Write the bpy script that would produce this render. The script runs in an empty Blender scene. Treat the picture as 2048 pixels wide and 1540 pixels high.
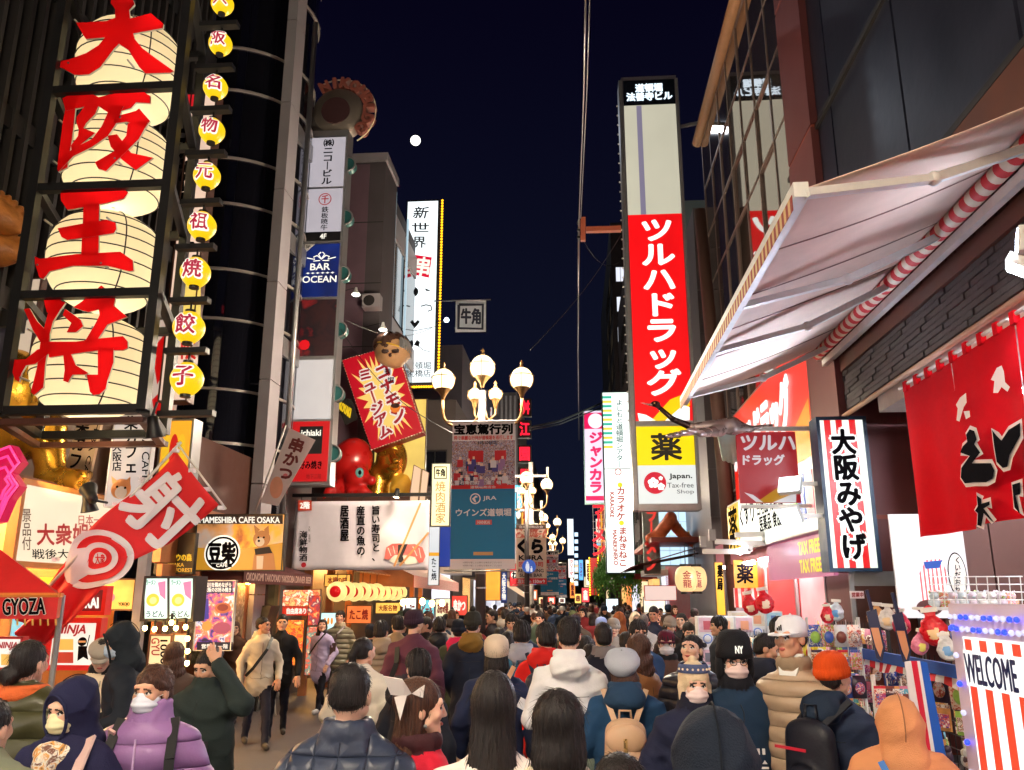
import bpy, bmesh, math, random
import numpy as np
from mathutils import Vector, Matrix
random.seed(7); RN=np.random.RandomState(11)
scene=bpy.context.scene; COL=scene.collection
# ---------------------------------------------------------------- camera, sky, exposure
FPX=1660.0; PITCH=math.atan(425/FPX); YAW=math.atan(126/math.hypot(425,FPX)); CAMH=2.0
cam=bpy.data.cameras.new('camera'); cam.sensor_width=36; cam.lens=FPX/2048*36; cam.clip_start=.05; cam.clip_end=3000
camo=bpy.data.objects.new('camera',cam); COL.objects.link(camo)
camo.location=(0,0,CAMH); camo.rotation_euler=(math.pi/2+PITCH,0,YAW); scene.camera=camo
wd=bpy.data.worlds.new('World'); scene.world=wd; wd.use_nodes=True
wn=wd.node_tree.nodes; wl=wd.node_tree.links; wn.clear()
tc=wn.new('ShaderNodeTexCoord'); sx=wn.new('ShaderNodeSeparateXYZ'); rp=wn.new('ShaderNodeValToRGB')
bg=wn.new('ShaderNodeBackground'); wo=wn.new('ShaderNodeOutputWorld')
wl.new(tc.outputs['Generated'],sx.inputs[0]); wl.new(sx.outputs['Z'],rp.inputs[0]); wl.new(rp.outputs[0],bg.inputs[0]); wl.new(bg.outputs[0],wo.inputs[0])
rp.color_ramp.elements[0].position=0.0; rp.color_ramp.elements[0].color=(.009,.013,.034,1)
rp.color_ramp.elements[1].position=.62; rp.color_ramp.elements[1].color=(.0028,.0022,.0125,1)
bg.inputs[1].default_value=.24
moonlight=bpy.data.lights.new('moonlight','SUN'); moonlight.energy=.02; moonlight.angle=math.radians(.5); moonlight.color=(.8,.88,1)
mlo=bpy.data.objects.new('moonlight',moonlight); COL.objects.link(mlo)
vs=scene.view_settings; vs.view_transform='Standard'; vs.look='None'; vs.exposure=EXPOSURE=1.5; EMK=.38; vs.gamma=1
scene.cycles.use_denoising=True
try: scene.cycles.denoiser='OPENIMAGEDENOISE'
except Exception: pass
scene.cycles.max_bounces=5; scene.cycles.diffuse_bounces=3; scene.cycles.glossy_bounces=3; scene.cycles.transmission_bounces=4
scene.cycles.sample_clamp_indirect=4; scene.cycles.use_light_tree=True; scene.cycles.caustics_reflective=False; scene.cycles.caustics_refractive=False
# ---------------------------------------------------------------- pixel rays (directions only)
_cp,_sp,_cy,_sy=math.cos(PITCH),math.sin(PITCH),math.cos(YAW),math.sin(YAW)
def ray(px,py):
    u=(px-1024)/FPX; v=(770-py)/FPX; f=_cp-v*_sp; z=_sp+v*_cp
    return (u*_cy-f*_sy,f*_cy+u*_sy,z)
def atY(px,py,Y):
    d=ray(px,py); t=Y/d[1]; return Vector((d[0]*t,Y,CAMH+d[2]*t))
def atX(px,py,X):
    d=ray(px,py); t=X/d[0]; return Vector((X,d[1]*t,CAMH+d[2]*t))
def atZ(px,py,Z):
    d=ray(px,py); t=(Z-CAMH)/d[2]; return Vector((d[0]*t,d[1]*t,Z))
# ---------------------------------------------------------------- materials
def lin(c):
    f=lambda v:(v/12.92 if v<=.04045 else ((v+.055)/1.055)**2.4)
    return tuple(f(max(0,min(255,x))/255) for x in c[:3])
_mats={}
def mat(name,c,rough=.6,metal=0,noise=.12,scale=6,bump=.0,bscale=None,spec=.4,coat=0,trans=0,alpha=1,sheen=0):
    key=('m',name,c,rough,metal,noise,scale,bump,spec,coat,trans,alpha)
    if key in _mats: return _mats[key]
    m=bpy.data.materials.new(name); m.use_nodes=True; nt=m.node_tree; b=nt.nodes['Principled BSDF']
    L=lin(c); b.inputs['Roughness'].default_value=rough; b.inputs['Metallic'].default_value=metal
    b.inputs['Specular IOR Level'].default_value=spec; b.inputs['Coat Weight'].default_value=coat
    b.inputs['Transmission Weight'].default_value=trans; b.inputs['Alpha'].default_value=alpha
    if sheen: b.inputs['Sheen Weight'].default_value=sheen
    if noise>0:
        t=nt.nodes.new('ShaderNodeTexCoord'); n=nt.nodes.new('ShaderNodeTexNoise'); n.inputs['Scale'].default_value=scale; n.inputs['Detail'].default_value=5
        mx=nt.nodes.new('ShaderNodeMix'); mx.data_type='RGBA'
        nt.links.new(t.outputs['Object'],n.inputs['Vector']); nt.links.new(n.outputs['Fac'],mx.inputs['Factor'])
        mx.inputs['A'].default_value=tuple(max(0,x*(1-noise*1.6)) for x in L)+(1,); mx.inputs['B'].default_value=tuple(min(1,x*(1+noise*1.6)) for x in L)+(1,)
        nt.links.new(mx.outputs['Result'],b.inputs['Base Color'])
        mr=nt.nodes.new('ShaderNodeMapRange'); mr.inputs['To Min'].default_value=max(0,rough-.12); mr.inputs['To Max'].default_value=min(1,rough+.12)
        nt.links.new(n.outputs['Fac'],mr.inputs['Value']); nt.links.new(mr.outputs[0],b.inputs['Roughness'])
        if bump>0:
            n2=nt.nodes.new('ShaderNodeTexNoise'); n2.inputs['Scale'].default_value=bscale or scale*6; n2.inputs['Detail'].default_value=3
            nt.links.new(t.outputs['Object'],n2.inputs['Vector'])
            bp=nt.nodes.new('ShaderNodeBump'); bp.inputs['Strength'].default_value=bump; bp.inputs['Distance'].default_value=.02
            nt.links.new(n2.outputs['Fac'],bp.inputs['Height']); nt.links.new(bp.outputs[0],b.inputs['Normal'])
    else: b.inputs['Base Color'].default_value=L+(1,)
    _mats[key]=m; return m
def em(c,s=1.0,name='lit_sign',vary=0.0,scale=2.0):
    key=('e',c,s,name,vary,scale)
    if key in _mats: return _mats[key]
    m=bpy.data.materials.new(name); m.use_nodes=True; nt=m.node_tree; b=nt.nodes['Principled BSDF']
    s=s*EMK if s<4 else s
    L=lin(c); b.inputs['Base Color'].default_value=tuple(x*.25 for x in L)+(1,); b.inputs['Roughness'].default_value=.35
    b.inputs['Emission Color'].default_value=L+(1,); b.inputs['Emission Strength'].default_value=s
    if vary:
        t=nt.nodes.new('ShaderNodeTexCoord'); n=nt.nodes.new('ShaderNodeTexNoise'); n.inputs['Scale'].default_value=scale
        mr=nt.nodes.new('ShaderNodeMapRange'); mr.inputs['From Min'].default_value=.3; mr.inputs['From Max'].default_value=.7; mr.inputs['To Min'].default_value=s*(1-vary); mr.inputs['To Max'].default_value=s*(1+vary)
        nt.links.new(t.outputs['Object'],n.inputs['Vector']); nt.links.new(n.outputs['Fac'],mr.inputs['Value']); nt.links.new(mr.outputs[0],b.inputs['Emission Strength'])
    _mats[key]=m; return m
def stripes(name,c1,c2,axis,period,duty=.5,emit=0,rough=.7,soft=0):
    m=bpy.data.materials.new(name); m.use_nodes=True; nt=m.node_tree; b=nt.nodes['Principled BSDF']
    t=nt.nodes.new('ShaderNodeTexCoord'); s=nt.nodes.new('ShaderNodeSeparateXYZ'); nt.links.new(t.outputs['Object'],s.inputs[0])
    d=nt.nodes.new('ShaderNodeMath'); d.operation='DIVIDE'; d.inputs[1].default_value=period; nt.links.new(s.outputs[axis],d.inputs[0])
    f=nt.nodes.new('ShaderNodeMath'); f.operation='FRACT'; nt.links.new(d.outputs[0],f.inputs[0])
    g=nt.nodes.new('ShaderNodeMath'); g.operation='GREATER_THAN'; g.inputs[1].default_value=duty; nt.links.new(f.outputs[0],g.inputs[0])
    mx=nt.nodes.new('ShaderNodeMix'); mx.data_type='RGBA'; mx.inputs['A'].default_value=lin(c1)+(1,); mx.inputs['B'].default_value=lin(c2)+(1,)
    nt.links.new(g.outputs[0],mx.inputs['Factor']); nt.links.new(mx.outputs['Result'],b.inputs['Base Color']); b.inputs['Roughness'].default_value=rough
    if emit: nt.links.new(mx.outputs['Result'],b.inputs['Emission Color']); b.inputs['Emission Strength'].default_value=emit*EMK
    return m
def photo_print(name,cols,scale=8,emit=0,seed=0,distort=.6):
    """flat printed picture: a procedural patchwork of the given colours"""
    m=bpy.data.materials.new(name); m.use_nodes=True; nt=m.node_tree; b=nt.nodes['Principled BSDF']
    t=nt.nodes.new('ShaderNodeTexCoord'); mp=nt.nodes.new('ShaderNodeMapping'); mp.inputs['Location'].default_value=(seed*3.1,seed*1.7,seed*.9)
    n=nt.nodes.new('ShaderNodeTexNoise'); n.inputs['Scale'].default_value=scale; n.inputs['Detail'].default_value=6; n.inputs['Distortion'].default_value=distort
    r=nt.nodes.new('ShaderNodeValToRGB'); nt.links.new(t.outputs['Object'],mp.inputs[0]); nt.links.new(mp.outputs[0],n.inputs['Vector']); nt.links.new(n.outputs['Fac'],r.inputs[0])
    e=r.color_ramp.elements; k=len(cols)
    for i,c in enumerate(cols):
        pos=.3+.4*i/max(1,k-1)
        el=e[i] if i<2 else e.new(pos)
        el.position=pos; el.color=lin(c)+(1,)
    r.color_ramp.interpolation='EASE'
    nt.links.new(r.outputs[0],b.inputs['Base Color']); b.inputs['Roughness'].default_value=.5
    if emit: nt.links.new(r.outputs[0],b.inputs['Emission Color']); b.inputs['Emission Strength'].default_value=emit*EMK
    return m
# ---------------------------------------------------------------- mesh builder
class MB:
    def __init__(s): s.v=[]; s.f=[]; s.m=[]
    def add(s,v,f,m=0):
        n=len(s.v); s.v+= [tuple(p) for p in v]; s.f+=[tuple(i+n for i in q) for q in f]; s.m+=[m]*len(f); return s
    def box(s,a,b,m=0):
        (x0,y0,z0),(x1,y1,z1)=a,b
        if x0>x1:x0,x1=x1,x0
        if y0>y1:y0,y1=y1,y0
        if z0>z1:z0,z1=z1,z0
        return s.add([(x0,y0,z0),(x1,y0,z0),(x1,y1,z0),(x0,y1,z0),(x0,y0,z1),(x1,y0,z1),(x1,y1,z1),(x0,y1,z1)],[(0,3,2,1),(4,5,6,7),(0,1,5,4),(1,2,6,5),(2,3,7,6),(3,0,4,7)],m)
    def quad(s,a,b,c,d,m=0): return s.add([a,b,c,d],[(0,1,2,3)],m)
    def poly(s,pts,m=0): return s.add(pts,[tuple(range(len(pts)))],m)
    def prism(s,pts,dv,m=0):
        n=len(pts); d=Vector(dv); v=[Vector(p) for p in pts]; v+=[p+d for p in v]
        return s.add(v,[tuple(range(n)),tuple(range(2*n-1,n-1,-1))]+[(i,i+n,(i+1)%n+n,(i+1)%n) for i in range(n)],m)
    def tube(s,path,r,n=8,m=0,cap=True):
        path=[Vector(p) for p in path]; rs=r if isinstance(r,(list,tuple)) else [r]*len(path); v=[]; f=[]
        up=None
        for i,p in enumerate(path):
            t=(path[min(i+1,len(path)-1)]-path[max(i-1,0)]).normalized()
            if up is None: up=Vector((0,0,1)) if abs(t.z)<.9 else Vector((1,0,0))
            a=t.cross(up).normalized(); b=a.cross(t).normalized(); up=b
            for k in range(n):
                q=2*math.pi*k/n; v.append(p+(a*math.cos(q)+b*math.sin(q))*rs[i])
        for i in range(len(path)-1):
            for k in range(n):
                f.append((i*n+k,i*n+(k+1)%n,(i+1)*n+(k+1)%n,(i+1)*n+k))
        if cap: f.append(tuple(range(n-1,-1,-1))); f.append(tuple((len(path)-1)*n+k for k in range(n)))
        return s.add(v,f,m)
    def bar(s,a,b,w,h=None,m=0,up=(0,0,1)):
        a,b=Vector(a),Vector(b); h=h or w; t=(b-a).normalized(); u=Vector(up)
        if abs(t.dot(u))>.95: u=Vector((0,1,0))
        x=t.cross(u).normalized()*w/2; y=x.cross(t).normalized()*h/2
        v=[a-x-y,a+x-y,a+x+y,a-x+y,b-x-y,b+x-y,b+x+y,b-x+y]
        return s.add(v,[(0,3,2,1),(4,5,6,7),(0,1,5,4),(1,2,6,5),(2,3,7,6),(3,0,4,7)],m)
    def lathe(s,prof,c=(0,0,0),n=20,m=0,axis='z',a0=0,a1=2*math.pi):
        v=[];f=[];k=len(prof); full=abs(a1-a0-2*math.pi)<1e-6; nn=n if full else n+1
        for i in range(nn):
            q=a0+(a1-a0)*i/n
            for r,z in prof:
                if axis=='z': v.append((c[0]+r*math.cos(q),c[1]+r*math.sin(q),c[2]+z))
                elif axis=='y': v.append((c[0]+r*math.cos(q),c[1]+z,c[2]+r*math.sin(q)))
                else: v.append((c[0]+z,c[1]+r*math.cos(q),c[2]+r*math.sin(q)))
        for i in range(n):
            j=(i+1)%nn
            for t in range(k-1): f.append((i*k+t,j*k+t,j*k+t+1,i*k+t+1))
        return s.add(v,f,m)
    def ball(s,c,r,n=14,m=0,k=8):
        r=r if isinstance(r,(tuple,list)) else (r,r,r); v=[];f=[]
        for i in range(1,k):
            a=math.pi*i/k
            for j in range(n):
                b=2*math.pi*j/n; v.append((c[0]+r[0]*math.sin(a)*math.cos(b),c[1]+r[1]*math.sin(a)*math.sin(b),c[2]+r[2]*math.cos(a)))
        t=len(v); v+=[(c[0],c[1],c[2]+r[2]),(c[0],c[1],c[2]-r[2])]
        for i in range(k-2):
            for j in range(n): f.append((i*n+j,(i+1)*n+j,(i+1)*n+(j+1)%n,i*n+(j+1)%n))
        for j in range(n): f.append((t,j,(j+1)%n)); f.append((t+1,(k-2)*n+(j+1)%n,(k-2)*n+j))
        return s.add(v,f,m)
    def mesh(s,name,mats,smooth=False):
        me=bpy.data.meshes.new(name); me.from_pydata([tuple(p) for p in s.v],[],s.f)
        for x in (mats if isinstance(mats,(list,tuple)) else [mats]): me.materials.append(x)
        if any(s.m): me.polygons.foreach_set('material_index',s.m)
        if smooth: me.polygons.foreach_set('use_smooth',[True]*len(s.f))
        me.update(); return me
def link(o,parent=None):
    COL.objects.link(o)
    if parent is not None: o.parent=parent
    return o
def obj(name,mb,mats,parent=None,smooth=False,loc=None):
    if smooth=='auto':
        me=mb.mesh(name,mats,True); me.set_sharp_from_angle(angle=math.radians(40))
    else: me=mb.mesh(name,mats,smooth) if isinstance(mb,MB) else mb
    o=bpy.data.objects.new(name,me)
    if loc is not None: o.location=loc
    return link(o,parent)
def thing(name,label,cat,loc=(0,0,0),rz=0,group=None):
    o=bpy.data.objects.new(name,None); o.empty_display_size=.2; o.location=loc; o.rotation_euler=(0,0,rz); link(o)
    return tag(o,label,cat,group)
def tag(o,label,cat,group=None):
    o['label']=label; o['category']=cat
    if group: o['group']=group
    return o
def struct(name,mb,mats,smooth=False):
    o=obj(name,mb,mats,None,smooth); o['kind']='structure'; return o
def rel(pts,o): return [Vector(p)-Vector(o) for p in pts]
# ---------------------------------------------------------------- lettering (converted to meshes at the end)
TEXTS=[]
def vert_chars(s): return '\n'.join(s.replace('ー','｜').replace('〜','｜'))
def letter(parent,s,quad,m,y=-.01,bold=0.0,vertical=False,name='lettering',bend=None,extrude=0,fitw=True,slant=0):
    """quad: local (x,z) corners TL,TR,BR,BL"""
    cu=bpy.data.curves.new(name,'FONT'); cu.body=vert_chars(s) if vertical else s; cu.align_x='CENTER'; cu.resolution_u=3
    cu.space_line=.98 if vertical else 1.0; cu.shear=slant
    o=bpy.data.objects.new(name,cu); COL.objects.link(o); TEXTS.append((o,parent,quad,m,y,bold,name,bend,extrude,max(1,len(s) if vertical else s.count('\n')+1)))
def flush_texts():
    bpy.context.view_layer.update(); dg=bpy.context.evaluated_depsgraph_get()
    for o,parent,quad,m,y,bold,name,bend,extrude,nch in TEXTS:
        me=o.evaluated_get(dg).to_mesh(); n=len(me.vertices)
        co=np.empty(n*3); me.vertices.foreach_get('co',co); co=co.reshape(-1,3)
        faces=[tuple(p.vertices) for p in me.polygons]; o.evaluated_get(dg).to_mesh_clear()
        if n==0: continue
        mn=co.min(0); mx=co.max(0); u=(co[:,0]-mn[0])/max(1e-6,mx[0]-mn[0]); v=(mx[1]-co[:,1])/max(1e-6,mx[1]-mn[1])
        q=np.array(quad,float); xz=((1-u)*(1-v))[:,None]*q[0]+(u*(1-v))[:,None]*q[1]+(u*v)[:,None]*q[2]+((1-u)*v)[:,None]*q[3]
        h=np.linalg.norm(q[3]-q[0])/nch; offs=[(0,0)]
        if bold>0: offs=[(bold*h*math.cos(a),bold*h*math.sin(a)) for a in [k*math.pi/4 for k in range(8)]]+[(0,0)]
        V=[];Fc=[]
        for k,(dx,dz) in enumerate(offs):
            b=len(V); yy=np.full(n,y-.0004*k)
            P=np.stack([xz[:,0]+dx,yy,xz[:,1]+dz],1)
            if bend is not None: P[:,1]+=bend(P[:,0],P[:,2])
            V+= [tuple(p) for p in P]; Fc+=[tuple(i+b for i in f) for f in faces]
        if extrude:
            b=len(V); base=V[:]; V+=[(x,yy+extrude,z) for x,yy,z in base]; cnt={}
            for f in Fc:
                for i in range(len(f)):
                    e=(f[i],f[(i+1)%len(f)]); cnt[e]=1
            Fc+=[(e[1],e[0],e[0]+b,e[1]+b) for e in cnt if (e[1],e[0]) not in cnt]
        nm=bpy.data.meshes.new(name); nm.from_pydata(V,[],Fc); nm.materials.append(m); nm.update()
        no=bpy.data.objects.new(name,nm); link(no,parent)
    for t in TEXTS:
        cu=t[0].data; bpy.data.objects.remove(t[0]); bpy.data.curves.remove(cu)
    TEXTS.clear()
# ---------------------------------------------------------------- signs laid out on a wall plane or a plane across the street
class Sign:
    def __init__(s,name,label,cat,pl,val,box,group=None):
        """pl: 'Y' faces the camera end of the street, 'R' right wall facing left, 'L' left wall facing right; box in photo pixels"""
        s.pl,s.val=pl,val; x0,y0,x1,y1=box; ym=(y0+y1)/2; xm=(x0+x1)/2
        a=s.w(x0,ym); b=s.w(x1,ym); t=s.w(xm,y0); c=s.w(xm,y1)
        s.o=Vector(((a.x+b.x)/2,(a.y+b.y)/2,c.z)); s.W=(b-a).length; s.Hh=t.z-c.z
        if pl!='Y': s.Hh=(s.w(xm,y0).z-c.z)
        s.rz={'Y':0,'R':-math.pi/2,'L':math.pi/2}[pl]
        s.root=thing(name,label,cat,s.o,s.rz,group); s.k=1+max(0,(abs(s.o.y)-15)/15)
    def w(s,px,py): return atY(px,py,s.val) if s.pl=='Y' else atX(px,py,s.val)
    def q(s,px,py):
        p=s.w(px,py)-s.o
        return {'Y':(p.x,p.z),'R':(-p.y,p.z),'L':(p.y,p.z)}[s.pl]
    def ly(s,layer): return -.004*layer*s.k
    def cab(s,depth=.25,body=None,face=None,border=.05,name='cabinet'):
        w,h=s.W/2,s.Hh; b=MB().box((-w-border,0.0,-border),(w+border,depth,h+border)); obj(name,b,body or M_STEEL,s.root)
        if border>.005:
            f=MB()
            t=.02
            f.box((-w-border,-t,-border),(-w,-.001,h+border)); f.box((w,-t,-border),(w+border,-.001,h+border)); f.box((-w,-t,h),(w,-.001,h+border)); f.box((-w,-t,-border),(w,-.001,0))
            obj('frame',f,body or M_STEEL,s.root)
        if face: obj('face',MB().quad((-w,-.003,0),(w,-.003,0),(w,-.003,h),(-w,-.003,h)),face,s.root)
        return s
    def sheet(s,m,name='cloth',amp=.02,per=.5,seed=0,nx=24,nz=16,thick=.004,ph=0):
        w,h=s.W/2,s.Hh; s.bend=lambda x,z:amp*(np.sin(x/per*6.28+seed+z*1.3)+.5*np.sin(z/per*4+seed*2+x))*np.clip((h-z)/h+.25,0,1)
        V=[];Fc=[]
        for j in range(nz+1):
            for i in range(nx+1):
                x=-w+2*w*i/nx; z=h*j/nz; V.append((x,float(s.bend(x,z)),z))
        for j in range(nz):
            for i in range(nx): a=j*(nx+1)+i; Fc.append((a,a+1,a+nx+2,a+nx+1))
        o=obj(name,MB().add(V,Fc),m,s.root,True); md=o.modifiers.new('thickness','SOLIDIFY'); md.thickness=thick; md.offset=-1
        s.layer0=-.012; return s
    bend=None; layer0=0
    def poly(s,pts,m,layer=2,name='print',local=False,thick=0):
        P=[(p if local else s.q(*p)) for p in pts]; y=s.layer0+s.ly(layer)
        pts3=[(x,y+(float(s.bend(x,z)) if s.bend else 0),z) for x,z in P]
        b=MB()
        if s.bend and len(P)==4:
            nu,nv=16,10; g=[]
            for j in range(nv+1):
                for i in range(nu+1):
                    u,v=i/nu,j/nv; x,z=[P[0][t]*(1-u)*(1-v)+P[1][t]*u*(1-v)+P[2][t]*u*v+P[3][t]*(1-u)*v for t in (0,1)]; g.append((x,y+float(s.bend(x,z)),z))
            b.add(g,[(j*(nu+1)+i,j*(nu+1)+i+1,(j+1)*(nu+1)+i+1,(j+1)*(nu+1)+i) for j in range(nv) for i in range(nu)])
        elif thick: b.prism(pts3,(0,thick,0))
        else: b.poly(pts3)
        return obj(name,b,m,s.root)
    def rect(s,x0,y0,x1,y1,m,layer=2,name='print'):
        return s.poly([(x0,y0),(x1,y0),(x1,y1),(x0,y1)],m,layer,name)
    def fr(s,u0,v0,u1,v1,m,layer=2,name='print'):
        w,h=s.W,s.Hh; X=lambda u:(u-.5)*w; Z=lambda v:(1-v)*h
        return s.poly([(X(u0),Z(v0)),(X(u1),Z(v0)),(X(u1),Z(v1)),(X(u0),Z(v1))],m,layer,name,True)
    def disc(s,cx,cy,r,m,layer=2,name='print',n=28,ry=None,r_in=0):
        c=s.q(cx,cy); e=s.q(cx+r,cy); rx=abs(e[0]-c[0]); e2=s.q(cx,cy+(ry or r)); rz=abs(e2[1]-c[1]); y=s.layer0+s.ly(layer); b=MB()
        ring=lambda k:[(c[0]+k*rx*math.cos(6.28319*i/n),y,c[1]+k*rz*math.sin(6.28319*i/n)) for i in range(n)]
        if r_in: b.add(ring(1)+ring(r_in/r),[(i,(i+1)%n,(i+1)%n+n,i+n) for i in range(n)])
        else: b.poly(ring(1))
        return obj(name,b,m,s.root)
    def txt(s,t,box,m,layer=3,bold=0.0,vertical=False,name='lettering',extrude=0,slant=0):
        if len(box)==4 and not isinstance(box[0],(tuple,list)): x0,y0,x1,y1=box; quad=[(x0,y0),(x1,y0),(x1,y1),(x0,y1)]
        else: quad=box
        letter(s.root,t,[s.q(*p) for p in quad],m,s.layer0+s.ly(layer),bold,vertical,name,s.bend,extrude,slant=slant); return s
    def txtf(s,t,u0,v0,u1,v1,m,layer=3,bold=0.0,vertical=False):
        w,h=s.W,s.Hh; X=lambda u:(u-.5)*w; Z=lambda v:(1-v)*h
        letter(s.root,t,[(X(u0),Z(v0)),(X(u1),Z(v0)),(X(u1),Z(v1)),(X(u0),Z(v1))],m,s.layer0+s.ly(layer),bold,vertical,'lettering',s.bend); return s
    def stroke(s,pts,wpx,m,layer=3,name='print',closed=False):
        b=MB(); y=s.layer0+s.ly(layer); P=[Vector(s.q(*p)) for p in pts]
        if closed: P.append(P[0])
        e=Vector(s.q(pts[0][0]+wpx,pts[0][1])); hw=(e-P[0]).length/2
        L=[];R=[]
        for i,p in enumerate(P):
            t=(P[min(i+1,len(P)-1)]-P[max(i-1,0)]).normalized(); n=Vector((-t.y,t.x))*hw; L.append(p+n); R.append(p-n)
        bd=lambda x,z:(float(s.bend(x,z)) if s.bend else 0)
        V=[(a.x,y+bd(a.x,a.y),a.y) for a in L]+[(a.x,y+bd(a.x,a.y),a.y) for a in R]; n=len(P)
        b.add(V,[(i,i+1,n+i+1,n+i) for i in range(n-1)]); return obj(name,b,m,s.root)
# ---------------------------------------------------------------- signed-distance modelling (surface nets)
def _rot(a,axis):
    c,s=math.cos(a),math.sin(a)
    return np.array({'x':[[1,0,0],[0,c,-s],[0,s,c]],'y':[[c,0,s],[0,1,0],[-s,0,c]],'z':[[c,-s,0],[s,c,0],[0,0,1]]}[axis])
class SDF:
    def __init__(s): s.p=[]
    def cone(s,a,b,ra,rb,lab=0,k=.03,sy=1.0,disp=None,sub=False): s.p.append(('c',np.array(a,float),np.array(b,float),ra,rb,lab,k,sy,disp,sub)); return s
    def ell(s,c,r,lab=0,k=.03,R=None,disp=None,sub=False): s.p.append(('e',np.array(c,float),np.array(r,float),R,None,lab,k,1.0,disp,sub)); return s
    def dist(s,q,P):
        if q[0]=='c':
            _,a,b,ra,rb,lab,k,sy,disp,sub=q
            x,y,z=P; sc=1/sy; ba=b-a; d=np.array([ba[0],ba[1]*sc,ba[2]]); L=max(1e-9,float(d@d))
            px,py,pz=x-a[0],(y-a[1])*sc,z-a[2]
            t=np.clip((px*d[0]+py*d[1]+pz*d[2])/L,0,1)
            r=np.sqrt((px-t*d[0])**2+(py-t*d[1])**2+(pz-t*d[2])**2)-(ra+(rb-ra)*t); r=r*min(1,.5+.5*sy)
        else:
            _,c,rad,R,_,lab,k,_,disp,sub=q
            x,y,z=P[0]-c[0],P[1]-c[1],P[2]-c[2]
            if R is not None: x,y,z=R[0,0]*x+R[1,0]*y+R[2,0]*z,R[0,1]*x+R[1,1]*y+R[2,1]*z,R[0,2]*x+R[1,2]*y+R[2,2]*z
            k0=np.sqrt((x/rad[0])**2+(y/rad[1])**2+(z/rad[2])**2); k1=np.sqrt((x/rad[0]**2)**2+(y/rad[1]**2)**2+(z/rad[2]**2)**2)+1e-9
            r=k0*(k0-1)/k1
        if disp is not None: r=r-disp(P[0],P[1],P[2])
        return r
    def bounds(s,q,pad):
        if q[0]=='c':
            r=max(q[3],q[4])*max(1,q[7])+pad; return np.minimum(q[1],q[2])-r,np.maximum(q[1],q[2])+r
        r=max(q[2])+pad if q[3] is not None else q[2]+pad
        return q[1]-r,q[1]+r
    def mesh(s,vox,zmin=None):
        lo=np.min([s.bounds(q,3*vox+.02)[0] for q in s.p if not q[9]],0); hi=np.max([s.bounds(q,3*vox+.02)[1] for q in s.p if not q[9]],0)
        n=np.ceil((hi-lo)/vox).astype(int)+1; D=np.full(n,1.0,np.float32)
        ax=[lo[i]+vox*np.arange(n[i]) for i in range(3)]
        for q in s.p:
            k=q[6]; a,b=s.bounds(q,k+3*vox+.02); i0=np.maximum(0,((a-lo)/vox).astype(int)); i1=np.minimum(n,np.ceil((b-lo)/vox).astype(int)+1)
            if (i1<=i0).any(): continue
            sl=tuple(slice(i0[i],i1[i]) for i in range(3))
            P=(ax[0][sl[0]][:,None,None],ax[1][sl[1]][None,:,None],ax[2][sl[2]][None,None,:])
            d=s.dist(q,P); e=D[sl]
            if q[9]: h=np.clip(.5-.5*(d+e)/k,0,1); D[sl]=e+(-d-e)*h+k*h*(1-h)
            else: h=np.clip(.5+.5*(e-d)/k,0,1); D[sl]=e+(d-e)*h-k*h*(1-h)
        I=D<0
        c=np.zeros([x-1 for x in n],np.int8)
        for dx in (0,1):
            for dy in (0,1):
                for dz in (0,1): c+=I[dx:n[0]-1+dx,dy:n[1]-1+dy,dz:n[2]-1+dz]
        act=(c>0)&(c<8); idx=np.full(act.shape,-1,int); cells=np.argwhere(act); idx[act]=np.arange(len(cells))
        acc=np.zeros((len(cells),3)); cnt=np.zeros(len(cells)); x,y,z=cells.T
        cor=[(a,b,d) for a in (0,1) for b in (0,1) for d in (0,1)]
        val={q:D[x+q[0],y+q[1],z+q[2]] for q in cor}
        for a in cor:
            for axi in range(3):
                if a[axi]==0:
                    b=list(a); b[axi]=1; b=tuple(b); va,vb=val[a],val[b]; m=(va<0)!=(vb<0); t=va[m]/(va[m]-vb[m])
                    p=np.tile(np.array(a,float),(m.sum(),1)); p[:,axi]+=t; acc[m]+=p; cnt[m]+=1
        V=(cells+acc/np.maximum(1,cnt)[:,None])*vox+lo; Fs=[]
        for axi in range(3):
            o1,o2=[i for i in range(3) if i!=axi]
            A=I[tuple(slice(0,-1) if i==axi else slice(1,-1) for i in range(3))]; B=I[tuple(slice(1,None) if i==axi else slice(1,-1) for i in range(3))]
            e=np.argwhere(A!=B)
            if not len(e): continue
            off=np.array([0 if i==axi else 1 for i in range(3)]); e=e+off; fl=I[tuple(e.T)]
            def cid(a,b):
                g=e.copy(); g[:,o1]-=a; g[:,o2]-=b; return idx[tuple(g.T)]
            q=np.stack([cid(0,0),cid(1,0),cid(1,1),cid(0,1)],1); ok=(q>=0).all(1); q=q[ok]; fl=fl[ok]
            flip=fl if axi!=1 else ~fl
            q[~flip]=q[~flip][:,::-1]; Fs.append(q)
        Fc=np.concatenate(Fs)
        labs=[q for q in s.p if not q[9]]; best=np.full(len(V),1e9); lab=np.zeros(len(V),int); PV=(V[:,0],V[:,1],V[:,2])
        for q in labs:
            d=s.dist(q,PV); m=d<best; best[m]=d[m]; lab[m]=q[5]
        return V,Fc,lab
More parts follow.
